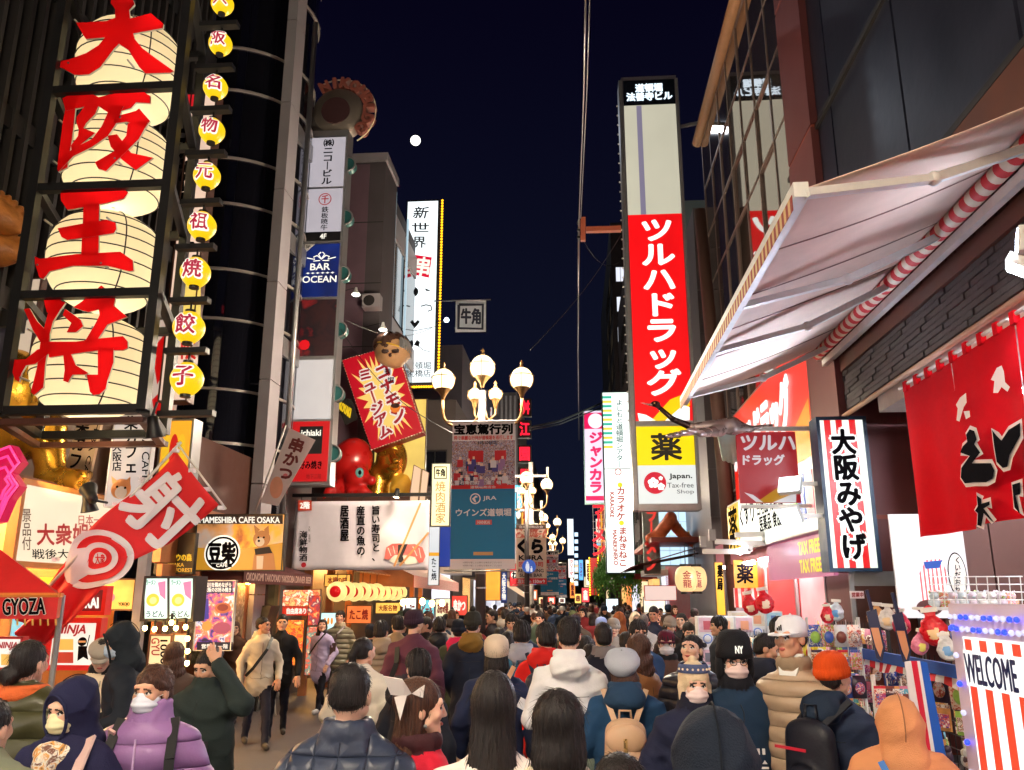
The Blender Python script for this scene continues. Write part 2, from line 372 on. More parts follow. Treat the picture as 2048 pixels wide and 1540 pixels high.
def np_mesh(name,parts,mats):
    """parts: list of (V,F,lab) joined into one mesh with smooth shading"""
    VV=[];FF=[];ML=[];n=0
    for V,Fc,lab in parts:
        VV.append(V); FF.append(Fc+n); n+=len(V)
        l=np.sort(lab[Fc],1); ML.append(l[:,1] if Fc.shape[1]==4 else l[:,0])
    V=np.concatenate(VV); Fc=np.concatenate(FF); ML=np.concatenate(ML)
    me=bpy.data.meshes.new(name); nf=len(Fc); w=Fc.shape[1]
    me.vertices.add(len(V)); me.vertices.foreach_set('co',V.astype(np.float32).ravel()); me.loops.add(nf*w); me.loops.foreach_set('vertex_index',Fc.astype(np.int32).ravel())
    me.polygons.add(nf); me.polygons.foreach_set('loop_start',np.arange(0,nf*w,w,dtype=np.int32)); 
    for x in mats: me.materials.append(x)
    me.polygons.foreach_set('material_index',ML.astype(np.int32)); me.polygons.foreach_set('use_smooth',np.ones(nf,bool)); me.update(); me.validate(); return me
# shared materials
M_STEEL=mat('brushed_steel',(150,150,152),.4,.7); M_BLACK=mat('black_paint',(22,22,24),.45); M_DARK=mat('dark_metal',(48,46,46),.5,.3); M_WHITE=mat('white_paint',(225,225,222),.5); M_INK=mat('black_ink',(16,14,18),.95,noise=0,spec=.02)
M_WOOD=mat('brown_wood',(84,52,34),.55,bump=.2); M_BROWNM=mat('brown_metal',(78,48,40),.5,.2)
GLOBE=540; FLOOD=220; TUBE=60; LPW=3.8
# ================================================================ ground and buildings
M_ASPH=mat('asphalt',(74,72,78),.55,noise=.25,scale=1.7,bump=.35,bscale=90,spec=.5)
struct('ground',MB().quad((-400,-200,0),(400,-200,0),(400,900,0),(-400,900,0)),M_ASPH)
# moon
mp=atY(831,281,900); moon=obj('moon',MB().ball((0,0,0),mp.length*9.6/FPX*1.0,24,0,14),em((255,252,240),3.0,'moon_glow'),None,True,mp); tag(moon,'round bright full moon in the dark night sky','moon')
mlo.rotation_euler=(mp-Vector((0,0,2))).to_track_quat('Z','Y').to_euler()

def building(name,label,x0,x1,y0,y1,z1,m,group=None,cat='building'):
    t=thing(name,label,cat,((x0+x1)/2,(y0+y1)/2,0),0,group)
    obj('wall',MB().box((-(x1-x0)/2,-(y1-y0)/2,0),((x1-x0)/2,(y1-y0)/2,z1)),m,t); return t
M_GLS=mat('dark_window_glass',(18,20,28),.06,0,noise=.0,spec=.8)
def windows(t,face,us,zs,w,h,glass=None,lit=None,plit=.0,frame=None,sill=False):
    """face 'F' towards the camera end, 'E' towards the street on its right, 'W' towards the street on its left; us in metres along the face from its centre"""
    b=t.children[0].data; co=np.array([v.co for v in b.vertices]); mn,mx=co.min(0),co.max(0); rnd=random.Random(len(us)*7+len(zs))
    for u in us:
        for z in zs:
            fr=MB(); 
            if face=='F': P=lambda a,c,d:(u+a,mn[1]-d,z+c)
            elif face=='E': P=lambda a,c,d:(mx[0]+d,u+a,z+c)
            else: P=lambda a,c,d:(mn[0]-d,u-a,z+c)
            fw=.07
            for (a0,a1,c0,c1) in ((-w/2-fw,w/2+fw,-fw,0),(-w/2-fw,w/2+fw,h,h+fw),(-w/2-fw,-w/2,0,h),(w/2,w/2+fw,0,h),(-.02,.02,0,h)): fr.box(P(a0,c0,.0),P(a1,c1,.06))
            f=obj('window',fr,frame or M_DARK,t)
            g=glass or M_GLS
            if lit and rnd.random()<plit: g=lit
            obj('pane',MB().quad(P(-w/2,0,.02),P(w/2,0,.02),P(w/2,h,.02),P(-w/2,h,.02)),g,f)
# --- left row
M_BL=mat('navy_cladding',(26,26,48),.5,.2,noise=.2,scale=1.2)
nb=thing('restaurant_building','dark building with close vertical fins behind the giant white lanterns','building',(-9.8,9.2,0))
obj('wall',MB().box((-5,-3.7,3.3),(2.85,4.6,16)),M_BL,nb)
for i in range(34):
    y=-3.6+i*.235; obj('fin',MB().box((2.853,y,5.2),(2.99,y+.07,15.9)),M_DARK,nb)
for z in (5.4,7.6,9.8,12.0,14.2): obj('floor_band',MB().box((2.853,-3.69,z),(2.955,4.59,z+.28)),M_BLACK,nb)
obj('fascia',MB().box((2.853,-3.69,3.35),(2.95,4.59,4.6)),mat('brown_fascia',(92,66,48),.6),nb)
# round black-glass corner tower
M_TG=mat('black_tower_glass',(52,52,66),.05,.85,noise=0,spec=1.0,coat=1.0); M_RING=mat('steel_ring',(190,182,176),.35,.6)
TX,TY,TR=-7.42,16.55,1.55
tw=thing('corner_tower','round black glass corner tower banded with thin steel rings','building',(TX,TY,0))
zr=[0]+[atY(px,py,TY-TR*.93).z for px,py in ((392,1060),(392,886),(409,779),(416,639),(428,540),(444,409),(450,319),(466,184),(469,100),(475,-40),(480,-130))]+[20]
for i in range(1,len(zr)-1):
    z0,z1=zr[i],zr[i+1]
    for k in range(9):
        a0=math.radians(180+k*22.5); a1=math.radians(180+(k+1)*22.5-.4)
        obj('glass_panel',MB().lathe([(TR-.02,z0+.05),(TR-.02,z1)],n=5,a0=a0,a1=a1),M_TG,tw,True)
    obj('ring',MB().lathe([(TR-.03,z0-.01),(TR+.02,z0-.01),(TR+.02,z0+.04),(TR-.03,z0+.04)],n=40),M_RING,tw)
obj('core',MB().lathe([(TR-.06,0),(TR-.06,20),(0,20)],n=32),M_BLACK,tw)
# pale column beside it
M_PALE=mat('pale_cladding',(158,154,158),.5,noise=.08,scale=2)
pc=thing('cladding_column','tall pale clad column between the black tower and the vertical building sign','column',(-6.0,15.5,0))
for i in range(9):
    z=i*2.05; obj('cladding_panel',MB().box((-.1,-.15,z+.012),(.12,.4,z+2.04)),M_PALE,pc)
obj('wall',MB().box((-1.9,1.2,0),(-.12,3.6,9.5)),mat('grey_render',(96,92,92),.7),pc)
for py in (262,480,690):
    z=atY(560,py,15.9).z; obj('bracket',MB().box((-.05,.42,z-.2),(.12,1.45,z+.2)),M_STEEL,pc)
obj('drain_pipe',MB().tube([(.2,.8,3.2),(.2,.8,15)],.06,10),M_STEEL,pc,True)
# slab and windowed blocks behind it
M_PINK=mat('mauve_render',(112,88,100),.8,noise=.2,scale=1.3,bump=.2); M_GREYR=mat('grey_stone',(82,76,80),.8,noise=.2,scale=1.3,bump=.2)
b2=building('apartment_block','mauve and grey slab block behind the vertical building sign',-9.5,atY(768,420,22).x,22,23.6,atY(740,325,22).z,M_GREYR)
w2=atY(690,420,22).x,atY(736,420,22).x; zt=atY(712,330,22).z
obj('mauve_panel',MB().box((w2[0]-b2.location.x,-.82,3),(w2[1]-b2.location.x,-.801,zt)),M_PINK,b2)
obj('parapet',MB().box((-(b2.location.x+9.5)-.05,-.86,zt+.1),((b2.location.x+9.5)+.06,.8,zt+.35)),M_PALE,b2)
M_EDGE=em((190,220,235),.75,'cool_edge_light')
b3=building('office_block','dark block edged with cool white light beside the tall white calligraphy sign',-10,-5.6,23.7,27.9,atY(775,400,24.4).z,mat('dark_render',(70,66,70),.7))
X3=-5.6
for i,(y0,y1) in enumerate(((23.9,25.7),(25.9,27.8))):
    for j in range(3):
        z0=3.6+j*3.5; obj('window',MB().box((X3-b3.location.x+.001,y0-b3.location.y,z0),(X3-b3.location.x+.05,y1-b3.location.y,z0+2.5)),M_GLS,b3)
        obj('spandrel',MB().box((X3-b3.location.x+.001,y0-b3.location.y,z0+2.55),(X3-b3.location.x+.09,y1-b3.location.y,z0+3.35)),M_PALE,b3)
    obj('edge_light',MB().box((X3-b3.location.x+.09,y0-.06-b3.location.y,3.5),(X3-b3.location.x+.15,y0-b3.location.y,atY(775,400,24.4).z)),M_EDGE,b3)
for z in [atY(712,330,22).z-1.9*k for k in range(1,7)]: obj('panel_joint',MB().box((-(b2.location.x+9.5)*0+w2[0]-b2.location.x,-.826,z),(atY(768,420,22).x-b2.location.x,-.8205,z+.03)),M_DARK,b2)
for k,(px,py) in enumerate(((748,610),)):
    p=atY(px,py,22)-b2.location; u=obj('air_conditioner',MB().box((p.x-.25,-1.2,p.z-.2),(p.x+.25,-.83,p.z+.2)),M_PALE,b2); obj('fan_grille',MB().lathe([(0,-.004),(.15,-.003),(.16,0)],c=(p.x-.05,-1.2,p.z),n=18,axis='y'),M_DARK,u)
# far left row
bs=[('office_building','grey office block with railings beyond the white calligraphy sign',44,54,atY(885,705,44).x-5,atY(925,705,44).x,atY(905,690,44).z,(92,88,98)),
('office_building','blue grey block standing behind the lamp post globes',54,64,atY(890,800,54).x-4,atY(975,800,54).x,atY(925,780,54).z,(78,82,108)),
('office_building','pale ribbed block behind the right globe of the tallest street lamp',66,80,-12,atY(1034,800,66).x,atY(1010,785,66).z,(118,116,124)),
('office_building','low dark block beyond the red boxed neon sign',82,110,-12,-3.8,15,(52,50,58)),
('apartment_building','narrow tan block between the octopus and the lamp banners',36.2,43.8,-11,-5.2,atY(860,800,36.2).z,(86,78,76))]
for n,l,y0,y1,x0,x1,z1,c in bs:
    t=building(n,l,x0,x1,y0,y1,z1,mat('render_wall',c,.75,noise=.12,scale=.6)); w=x1-x0
    if 'ribbed' in l:
        for k in range(9): obj('rib',MB().box((w/2-.25-k*.36,-(y1-y0)/2-.12,4),(w/2-.1-k*.36,-(y1-y0)/2-.001,z1-.3)),mat('pale_rib',(190,190,200),.6),t)
    else:
        windows(t,'F',[w/2-.9,w/2-2.4],[4+2.8*k for k in range(int((z1-5)/2.8))],1.0,1.5,lit=em((255,225,170),.8,'lit_window'),plit=.2)
        windows(t,'E',[-(y1-y0)/2+1.5+2.2*k for k in range(4)],[4+2.8*k for k in range(int((z1-5)/2.8))],1.3,1.5,lit=em((255,225,170),.8,'lit_window'),plit=.25)
# --- right row
XR=4.0
M_BRW=mat('brown_wall',(88,58,50),.55,.1,noise=.18,scale=1.5)
# souvenir building: dark panelled upper wall over an open shop
sb=thing('souvenir_building','dark panelled building over the souvenir shop with the big awning','building',(XR,6,0))
M_DPAN=mat('dark_panel',(44,46,60),.34,.3,noise=.4,scale=.8,bump=.12,bscale=5)
obj('core_wall',MB().box((.14,-14,6.6),(6,7.9,30)),M_BLACK,sb)
obj('side_wall',MB().box((1.6,4.95,0),(6,7.9,6.6)),M_BRW,sb)
obj('ceiling',MB().box((.02,-14,4.35),(6,4.95,4.6)),mat('shop_ceiling',(190,186,180),.7),sb)
obj('back_wall',MB().box((5,-14,0),(6,4.95,4.35)),mat('shop_back_wall',(200,190,182),.7),sb)
for i in range(9):
    for j in range(9):
        y0=-13.9+i*2.42; z0=6.65+j*2.6
        obj('wall_panel',MB().box((.0,y0+.03,z0+.03),(.13,y0+2.39,z0+2.57)),M_DPAN,sb)
for j in range(9): obj('panel_rail',MB().box((-.05,-14,6.62+j*2.6),(-.002,7.88,6.70+j*2.6)),M_DARK,sb)
# brown fascia with slits between awning and noren
M_FAS=mat('rust_fascia',(98,58,46),.5,.25,noise=.25,scale=2.5)
obj('fascia_beam',MB().box((-.06,-14,5.95),(.13,6.9,6.6)),M_FAS,sb)
obj('fascia_backing',MB().box((.05,-14,4.62),(.13,6.9,5.95)),mat('backing_grey',(36,30,30),.7),sb)  # plain dark grey board behind the slats
for i in range(64): obj('fascia_slat',MB().box((-.02,-7+i*.2165,5.45),(.048,-7+i*.2165+.165,5.93)),M_FAS,sb)
obj('fascia_beam',MB().box((-.04,-14,5.22),(.046,6.9,5.43)),M_FAS,sb)
M_BRK=mat('dark_brick',(62,56,60),.6,noise=.35,scale=4,bump=.2)
for j in range(8):
    for i in range(26): 
        o=(j%2)*.13; obj('brick',MB().box((-.005-(i*7+j*3)%4*.004,-.2+i*.272+o,4.64+j*.072),(.048,-.2+i*.272+o+.262,4.64+j*.072+.064)),M_BRK,sb)
obj('shutter_rail',MB().tube([(-.06,-14,4.55),(-.06,6.9,4.55)],.035,8),mat('tan_rail',(170,130,100),.5),sb,True)
# end wall of the shop: dark brown panels, door
for k,(x0,x1) in enumerate(((4.0,4.62),(4.64,5.25),(5.27,5.6))):
    obj('wall_panel',MB().box((x0-XR+.53,4.88,0),(x1-XR+.53,4.949,4.33)),M_BRW,sb)
# column at its far corner
cl=thing('clad_column','red brown clad column at the corner between glass block and souvenir building','column',(XR,12.9,0))
M_RBC=mat('redbrown_clad',(104,58,58),.45,.15,noise=.15,scale=.9)
for i,z in enumerate((0,3.1,6.2,9.3,12.4,15.5,18.6)):
    obj('cladding_panel',MB().box((-.12,-.78,z+.03),(1.6,.6,z+3.07)),M_RBC,cl); obj('joint',MB().box((-.1,-.76,z-.03),(1.6,.58,z+.03)),mat('rust_joint',(136,66,48),.5),cl)
obj('door',MB().box((-.16,-.86,.02),(.62,-.785,2.15)),mat('door_brown',(74,42,34),.35,noise=.15),cl)
obj('door_frame',MB().box((-.22,-.84,0),(-.165,-.782,2.35)).box((.625,-.84,0),(.69,-.782,2.35)).box((-.163,-.84,2.155),(.623,-.782,2.35)),M_STEEL,cl)
obj('door_handle',MB().tube([(-.06,-.93,.8),(-.06,-.93,1.55)],.018,8),M_STEEL,cl,True)
# glass block
GY0,GY1,GZ=13.55,22.7,15.2
gb=thing('glass_building','curtain wall block mirroring the tall red drugstore sign','building',(XR,GY0,0))
obj('core_wall',MB().box((.22,0,4.4),(6,GY1-GY0,GZ-.1)),mat('dim_interior',(92,84,80),.8),gb)
M_CG=mat('curtain_glass',(150,138,132),.03,.9,noise=0,spec=1.0); M_MUL=mat('bronze_mullion',(136,118,110),.4,.5)
ny,nz=7,7; dy=(GY1-GY0)/ny; dz=(GZ-4.6)/nz
for i in range(ny):
    for j in range(nz):
        g=obj('glass_panel',MB().quad((.06,(i+1)*dy-.04,4.6+j*dz+.04),(.06,i*dy+.04,4.6+j*dz+.04),(.06,i*dy+.04,4.6+(j+1)*dz-.04),(.06,(i+1)*dy-.04,4.6+(j+1)*dz-.04)),M_CG,gb)
        g.rotation_euler=(0,random.uniform(-.0015,.0015),random.uniform(-.002,.002))
for i in range(ny+1): obj('mullion',MB().box((.03,i*dy-.025,4.55),(.2,i*dy+.025,GZ)),M_MUL,gb)
for j in range(nz+1): obj('transom',MB().box((.034,.0,4.6+j*dz-.025),(.19,GY1-GY0,4.6+j*dz+.025)),M_MUL,gb)
obj('roof_pipe',MB().tube([(-.05,-.1,GZ+.15),(-.05,GY1-GY0+.2,GZ+.15)],.16,10),mat('tan_pipe',(176,132,96),.5),gb,True)
# grey clad block the tall sign hangs on
g2=thing('clad_building','grey panel building just behind the tall red drugstore sign','building',(XR,22.8,0))
M_GP=mat('grey_panel',(118,112,116),.4,.3,noise=.1,scale=1)
obj('core_wall',MB().box((-.3,.1,0),(6,5.2,13.2)),M_GP,g2)
for j in range(7):
    for i,(a,b) in enumerate(((-.32,.4),(.41,1.3))): obj('cladding_panel',MB().box((a,.03,4.1+j*1.3),(b,.098,4.1+j*1.3+1.27)),M_GP,g2)
# red ramen building and the row beyond
rb=building('ramen_building','bright red restaurant building with a dragon over its counter',3.9,9,28.2,37,8.2,mat('red_render',(170,22,34),.5,noise=.12))
M_GRN=mat('grey_green_pillar',(118,138,132),.5)
far=[('apartment_building','brown block with lit stair windows beyond the white karaoke sign',54,70,4.2,10,26,(74,62,60)),
('office_building','tall dark block far down the street beside the ramen neon',72,100,3.9,12,36,(54,48,52)),
('office_building','grey ribbed rooftop block behind the top of the karaoke sign',38,53,4.6,10,21,(120,140,146)),
('office_building','dark block closing the view at the far end of the street',128,150,-16,14,7.5,(64,58,60))]
for n,l,y0,y1,x0,x1,z1,c in far:
    t=building(n,l,x0,x1,y0,y1,z1,mat('render_wall',c,.75,noise=.12,scale=.6))
    windows(t,'W',[-(y1-y0)/2+1.2+2.0*k for k in range(6)],[4+2.9*k for k in range(int((z1-5)/2.9))],1.2,1.5,lit=em((255,232,190),.9,'lit_window'),plit=.3)
    if x0>0: windows(t,'F',[-(x1-x0)/2+.8],[4+2.9*k for k in range(int((z1-5)/2.9))],.8,1.4,lit=em((235,240,255),1.0,'lit_window_cool'),plit=.5)
    else: windows(t,'F',[-9+2*k for k in range(10)],[3.5,5.6],1.2,1.5,lit=em((255,232,190),.9,'lit_window'),plit=.4)
# ================================================================ left side: giant lantern sign
LY=8.0
def translucent(name,c,mixd):
    m=bpy.data.materials.new(name); m.use_nodes=True; n=m.node_tree.nodes; l=m.node_tree.links; n.clear(); t=n.new('ShaderNodeBsdfTranslucent'); t.inputs[0].default_value=c+(1,); d=n.new('ShaderNodeBsdfPrincipled'); d.inputs['Base Color'].default_value=tuple(x*.65 for x in c)+(1,); d.inputs['Roughness'].default_value=.45; x=n.new('ShaderNodeMixShader'); x.inputs[0].default_value=mixd; o=n.new('ShaderNodeOutputMaterial'); l.new(t.outputs[0],x.inputs[1]); l.new(d.outputs[0],x.inputs[2]); l.new(x.outputs[0],o.inputs[0]); return m
M_LANT=translucent('lantern_paper',(.94,.88,.7),.25); M_RED=em((225,12,14),.62,'red_acrylic'); M_REDT=translucent('red_translucent',(.9,.006,.01),.3); M_REDR=mat('dark_red_edge',(120,8,16),.4)
M_RIM=mat('clear_rim',(196,190,178),.3,noise=0)
c0=atY(190,820,LY); ls=thing('lantern_sign','tower of four giant white paper lanterns with red brush characters in a black frame','sign',(c0.x,LY,c0.z))
o0=ls.location
def LP(px,py,dy=0): p=atY(px,py,LY+dy); return Vector((p.x-o0.x,dy,p.z-o0.z))
zt=LP(250,-60).z; zb=LP(150,820).z; xl=(LP(15,804).x+LP(67,420).x)/2; xr=(LP(300,815).x+LP(375,0).x)/2; dp=1.25
for x in (xl,xr):
    for y in (-.05,dp): sh=-.42 if y>0 else 0; obj('frame_post',MB().box((x-.05+sh,y-.05,zb-.02),(x+.05+sh,y+.05,zt)),M_BLACK,ls)
zl=[LP(160,820).z,LP(180,590).z,LP(210,376).z,LP(230,182).z,LP(250,-20).z]
for k,z in enumerate(zl):
    for y in (-.05,dp): sh=-.42 if y>0 else 0; obj('frame_rail',MB().box((xl+.05+sh,y-.045,z-.055),(xr-.05+sh,y+.045,z+.035)),M_BLACK,ls)
    for x in (xl,xr): obj('frame_rail',MB().bar((x,.0,z-.01),(x-.42,dp-.05,z-.01),.09,.086),M_BLACK,ls)
for y in (-.05,dp): sh=-.42 if y>0 else 0; obj('base_beam',MB().box((xl-.04+sh,y-.05,zl[0]-.16),(xr+.04+sh,y+.05,zl[0]-.1)),M_BROWNM,ls)
for x in (xl,xr): obj('base_beam',MB().bar((x,.0,zl[0]-.13),(x-.42,dp-.05,zl[0]-.13),.09,.055),M_BROWNM,ls)
xc=[LP(160,690),LP(198,480),LP(228,280),LP(254,95)]
Z=lambda zx,zy:(zx/3.2,zy/3.2); Z2=lambda zx,zy:(zx/3.2,420+zy/3.2)
DAI=[[(720,10),(860,10),(870,40),(835,75),(840,130),(975,95),(1055,165),(1050,190),(860,225),(870,260),(920,320),(1000,380),(1120,465),(1100,475),(940,480),(900,440),(830,330),(770,290),(740,320),(650,440),(580,485),(510,490),(480,485),(335,408),(450,390),(560,350),(640,300),(680,250),(560,260),(545,240),(495,155),(530,155),(690,145),(745,125),(745,70),(715,30)]]
HAN=[[(440,640),(500,640),(470,900),(440,1080),(385,1110),(375,1090),(410,800)],[(410,640),(440,622),(560,590),(640,632),(760,605),(900,580),(970,625),(970,670),(880,665),(850,700),(720,740),(640,690),(560,690),(430,720)],
[(560,680),(640,690),(620,740),(560,800),(545,830),(620,860),(540,925),(470,980),(465,940),(510,880),(515,840),(500,800),(500,760)],[(720,690),(800,690),(760,790),(700,880),(600,950),(480,1010),(385,1110),(380,1040),(480,960),(600,900),(660,820)],
[(740,760),(880,720),(900,705),(970,785),(940,830),(820,790),(745,800)],[(700,880),(760,870),(850,990),(990,1020),(880,1100),(790,1030),(720,950)],[(830,800),(960,790),(900,900),(800,1000),(690,1105),(640,1090),(620,1050),(740,980),(820,880)]]
OU=[[(395,1215),(640,1215),(780,1205),(830,1240),(800,1280),(680,1310),(480,1345),(440,1350),(400,1290)],[(545,1320),(645,1310),(640,1640),(530,1640)],[(380,1469),(540,1439),(690,1414),(750,1434),(755,1474),(740,1499),(620,1519),(440,1544),(405,1524)],[(235,1649),(270,1664),(500,1634),(780,1619),(860,1674),(865,1739),(840,1744),(700,1709),(480,1709),(330,1744),(290,1794),(265,1784),(235,1694)]]
SHO=[[(280,525),(300,515),(400,580),(410,630),(350,680),(310,660),(295,600)],[(165,640),(200,635),(250,720),(330,800),(330,850),(270,850),(220,770)],[(350,560),(430,600),(400,640),(350,720),(330,800),(300,1000),(290,1140),(230,1190),(210,1170),(250,1010),(270,860),(310,700)],[(70,965),(180,960),(250,900),(340,870),(330,920),(240,990),(180,1000),(150,1050),(135,1105),(110,1090),(80,1010)],
[(480,630),(540,590),(600,540),(660,490),(750,560),(745,580),(690,600),(650,640),(580,660),(540,650)],[(640,600),(750,570),(740,620),(825,690),(800,700),(700,740),(640,830),(600,850),(560,840),(620,740),(650,680)],[(430,640),(530,710),(545,750),(500,790),(440,790),(470,730),(415,680)],[(310,850),(500,850),(640,830),(800,815),(830,850),(830,890),(800,905),(640,905),(400,940),(330,950)],
[(640,890),(740,890),(740,980),(700,1100),(690,1150),(650,1185),(610,1190),(590,1170),(570,1060),(640,1060),(640,1010)],[(420,930),(470,930),(500,1000),(580,1050),(560,1060),(480,1060),(450,1110),(420,1100),(430,1030)]]
def glyph(parent,polys,conv,off,y,m,name,thick=.018,grow=0):
    b=MB()
    for k,pl in enumerate(polys):
        P=[conv(*p) for p in pl]
        if grow:
            cx=sum(p[0] for p in P)/len(P); cy=sum(p[1] for p in P)/len(P); A=sum(P[i-1][0]*P[i][1]-P[i][0]*P[i-1][1] for i in range(len(P))); sg=1 if A>0 else -1
            Q=[]
            for i,p in enumerate(P):
                a=Vector(P[i-1]); c=Vector(P[(i+1)%len(P)]); t=(c-a).normalized(); Q.append((p[0]+t.y*grow*sg,p[1]-t.x*grow*sg))
            P=Q
        Q=[LP(*p)+Vector((0,y-.0015*k,0))-off for p in P]; n=len(Q)
        if not thick: b.poly(Q)
        else:
            for i in range(n): b.quad(Q[i],Q[(i+1)%n],Q[(i+1)%n]+Vector((0,thick,0)),Q[i]+Vector((0,thick,0)))
    return obj(name,b,m,parent)
rad=[.62,.61,.6,.58]
for k,(c,polys,cv) in enumerate(zip(xc,(SHO,OU,HAN,DAI),(Z2,Z,Z,Z))):
    hh=(zl[k+1]-zl[k])*.5-.07; R=.62; c=Vector(((xl+xr)/2-.24,dp/2-.02,(zl[k]+zl[k+1])/2-.0)); H=hh
    RF=lambda t:R*math.sqrt(1-.86*abs(t)**2.6); prof=[(RF(t),H*t) for t in [i/14 for i in range(-14,15)]]
    lt=obj('lantern',MB().lathe([(0.02,-H)]+prof+[(.02,H)],n=36),M_LANT,ls,True,c)
    for lz,pw in ((-.24,LPW),(.12,LPW*.55)):
        pl=bpy.data.lights.new('lantern_light','POINT'); pl.energy=pw; pl.color=lin((255,238,200)); pl.shadow_soft_size=.1; po=bpy.data.objects.new('lantern_light',pl); link(po,lt); po.location=(0,0,lz)
    for j in range(1,8):
        t=-1+2*j/8; r=RF(t)+.004; obj('rib',MB().tube([(r*math.cos(a),r*math.sin(a),H*t) for a in [i*math.pi/18 for i in range(37)]],.008,5,0,False),M_BLACK,lt)
    for a in (-.75,2.4): obj('wire',MB().tube([((r+.012)*math.cos(a),(r+.012)*math.sin(a),z) for r,z in prof],.008,5),M_BLACK,lt)
    ch=glyph(lt,polys,cv,c,-.03,M_REDT,'character',0); glyph(lt,polys,cv,c,-.03,M_RIM,'character_rim',.025)
    pn=MB()
    for px in (-R*.6,R*.55):
        for pz in (-H*.5,H*.45): pn.tube([(px,-R*.8,pz),(px,-dp/2-.02,pz)],.012,6)
    obj('stand_off',pn,M_STEEL,lt)
# giant dumpling at the frame edge
def gyoza(c,s,rz,tilt):
    S=SDF().ell((0,0,0),(.75,.33,.36),0,.05,disp=lambda x,y,z:.012*np.sin(x*9+z*5)+.01*np.sin(y*14)); 
    for i in range(9): a=-.62+i*.155; S.ell((a,-.02,.36-.3*a*a),(.075,.05,.13),0,.05)
    V,Fc,lab=S.mesh(.035); return V*s,Fc,lab
M_GY=mat('fried_dumpling',(150,92,40),.45,noise=.6,scale=6,bump=.4)
gz=thing('giant_dumpling','giant golden fried dumpling sculpture at the edge beside the lanterns','sculpture',atY(-25,420,8.6)); 
o=link(bpy.data.objects.new('dumpling_body',np_mesh('dumpling_body',[gyoza(0,.62,0,0)],[M_GY])),gz); o.rotation_euler=(0,.5,.3)
o2=o.copy(); link(o2,gz); o2.location=(-.05,.1,-.42); o2.rotation_euler=(0,.2,.2)
obj('bracket',MB().box((-.6,.2,-.05),(-.2,.5,.05)),M_BLACK,gz)
# yellow lanterns on arms
YL=8.2; M_YEL=em((255,205,20),.95,'yellow_lantern_paper',.12,4); chars=[('大',445,8),('阪',441,88),('名',431,175),('物',424,262),('元',414,352),('祖',404,452),('焼',391,545),('餃',378,655),('子',374,758)]
ym=MB().lathe([(0.055,-.26),(.06,-.22)]+[(.06+.165*math.sin(math.pi*(i+.6)/12)**.8,-.22+.44*i/11) for i in range(12)]+[(.05,.22)],n=20).mesh('paper_shell',[M_YEL],True)
M_PINKCH=em((205,20,70),.55,'crimson_print'); M_WHL=em((255,250,235),1.0,'white_print')
for i,(ch,px,py) in enumerate(chars):
    p=atY(px,py,YL); sc=[.82,.84,.86,.9,.92,.96,1,1.04,1.06][i]*.72
    t=thing('yellow_lantern',f'small yellow paper lantern marked {ch}, '+['topmost','second','third','fourth','fifth','sixth','seventh','eighth','lowest'][i]+' in the hanging column','lantern',p,.28,'yellow lanterns in a column')
    s=link(bpy.data.objects.new('paper_shell',ym),t); s.scale=(sc,)*3
    for z in (-.235,.235): obj('cap',MB().lathe([(0,z-.025),(.075,z-.025),(.075,z+.025),(0,z+.025)],n=14),M_BLACK,t).scale=(sc,)*3
    g=obj('rib',MB().add(sum(([(r*math.cos(a),r*math.sin(a),z) for z,r in ((-.2,.12),(-.1,.215),(0,.232),(.1,.215),(.2,.12))] for a in [k*math.pi/4+.2 for k in range(8)]),[]),[]),M_BLACK,t) if False else None
    letter(t,ch,[(-.155*sc,.14*sc),(.115*sc,.14*sc),(.115*sc,-.14*sc),(-.155*sc,-.14*sc)],M_WHL,0,.09,False,'lettering',lambda x,z,R=.237*sc:-np.sqrt(np.maximum(R*R-x*x-.8*z*z,.0004))); letter(t,ch,[(-.15*sc,.135*sc),(.11*sc,.135*sc),(.11*sc,-.135*sc),(-.15*sc,-.135*sc)],M_PINKCH,-.006,.028,False,'lettering',lambda x,z,R=.237*sc:-np.sqrt(np.maximum(R*R-x*x-.8*z*z,.0004)))
    hk=MB().tube([(0,0,.26*sc),(0,0,.36*sc)],.012,6); obj('hook',hk,M_BLACK,t)
for i,(ch,px,py) in enumerate(chars):
    p=atY(px,py,YL); z=p.z+.36*[.82,.84,.86,.9,.92,.96,1,1.04,1.06][i]*.72+.03-o0.z; x=p.x-o0.x
    obj('lantern_arm',MB().box((xr+.05,.14,z-.03),(x+.2,.24,z+.03)),M_BLACK,ls)
p=LP(372,808); obj('lantern_arm',MB().box((xr+.05,.14,p.z-.09),(p.x+.22,.24,p.z-.03)),M_BLACK,ls)
# spotlights clamped on the left
def spotlamp(label,px,py,Y,dirv,col=(255,225,170),power=25,spot=1.6,s=1.0,bracket=(0,.3,.25)):
    p=atY(px,py,Y); t=thing('spotlight',label,'spotlight',p); d=Vector(dirv).normalized(); q=d.to_track_quat('Z','Y')
    def tr(mb): mb.v=[tuple(q@Vector(v)) for v in mb.v]; return mb
    obj('housing',tr(MB().lathe([(.0,-.16*s),(.05*s,-.15*s),(.06*s,-.05*s),(.09*s,.06*s),(.095*s,.07*s),(.085*s,.065*s),(.02,.0)],n=16)),M_BLACK,t,True)
    obj('bulb',tr(MB().ball((0,0,.045*s),(.07*s,.07*s,.02*s),12,0,6)),em(col,14,'lamp_bulb'),t,True)
    obj('bracket',MB().tube([tuple(-d*.15*s),tuple(bracket)],.014,6),M_BLACK,t)
    l=bpy.data.lights.new('lamp_light','SPOT'); l.energy=power; l.spot_size=spot; l.color=lin(col); l.shadow_soft_size=.06
    lo=bpy.data.objects.new('lamp_light',l); link(lo,t); lo.location=d*.1*s; lo.rotation_euler=(-d).to_track_quat('Z','Y').to_euler(); return t
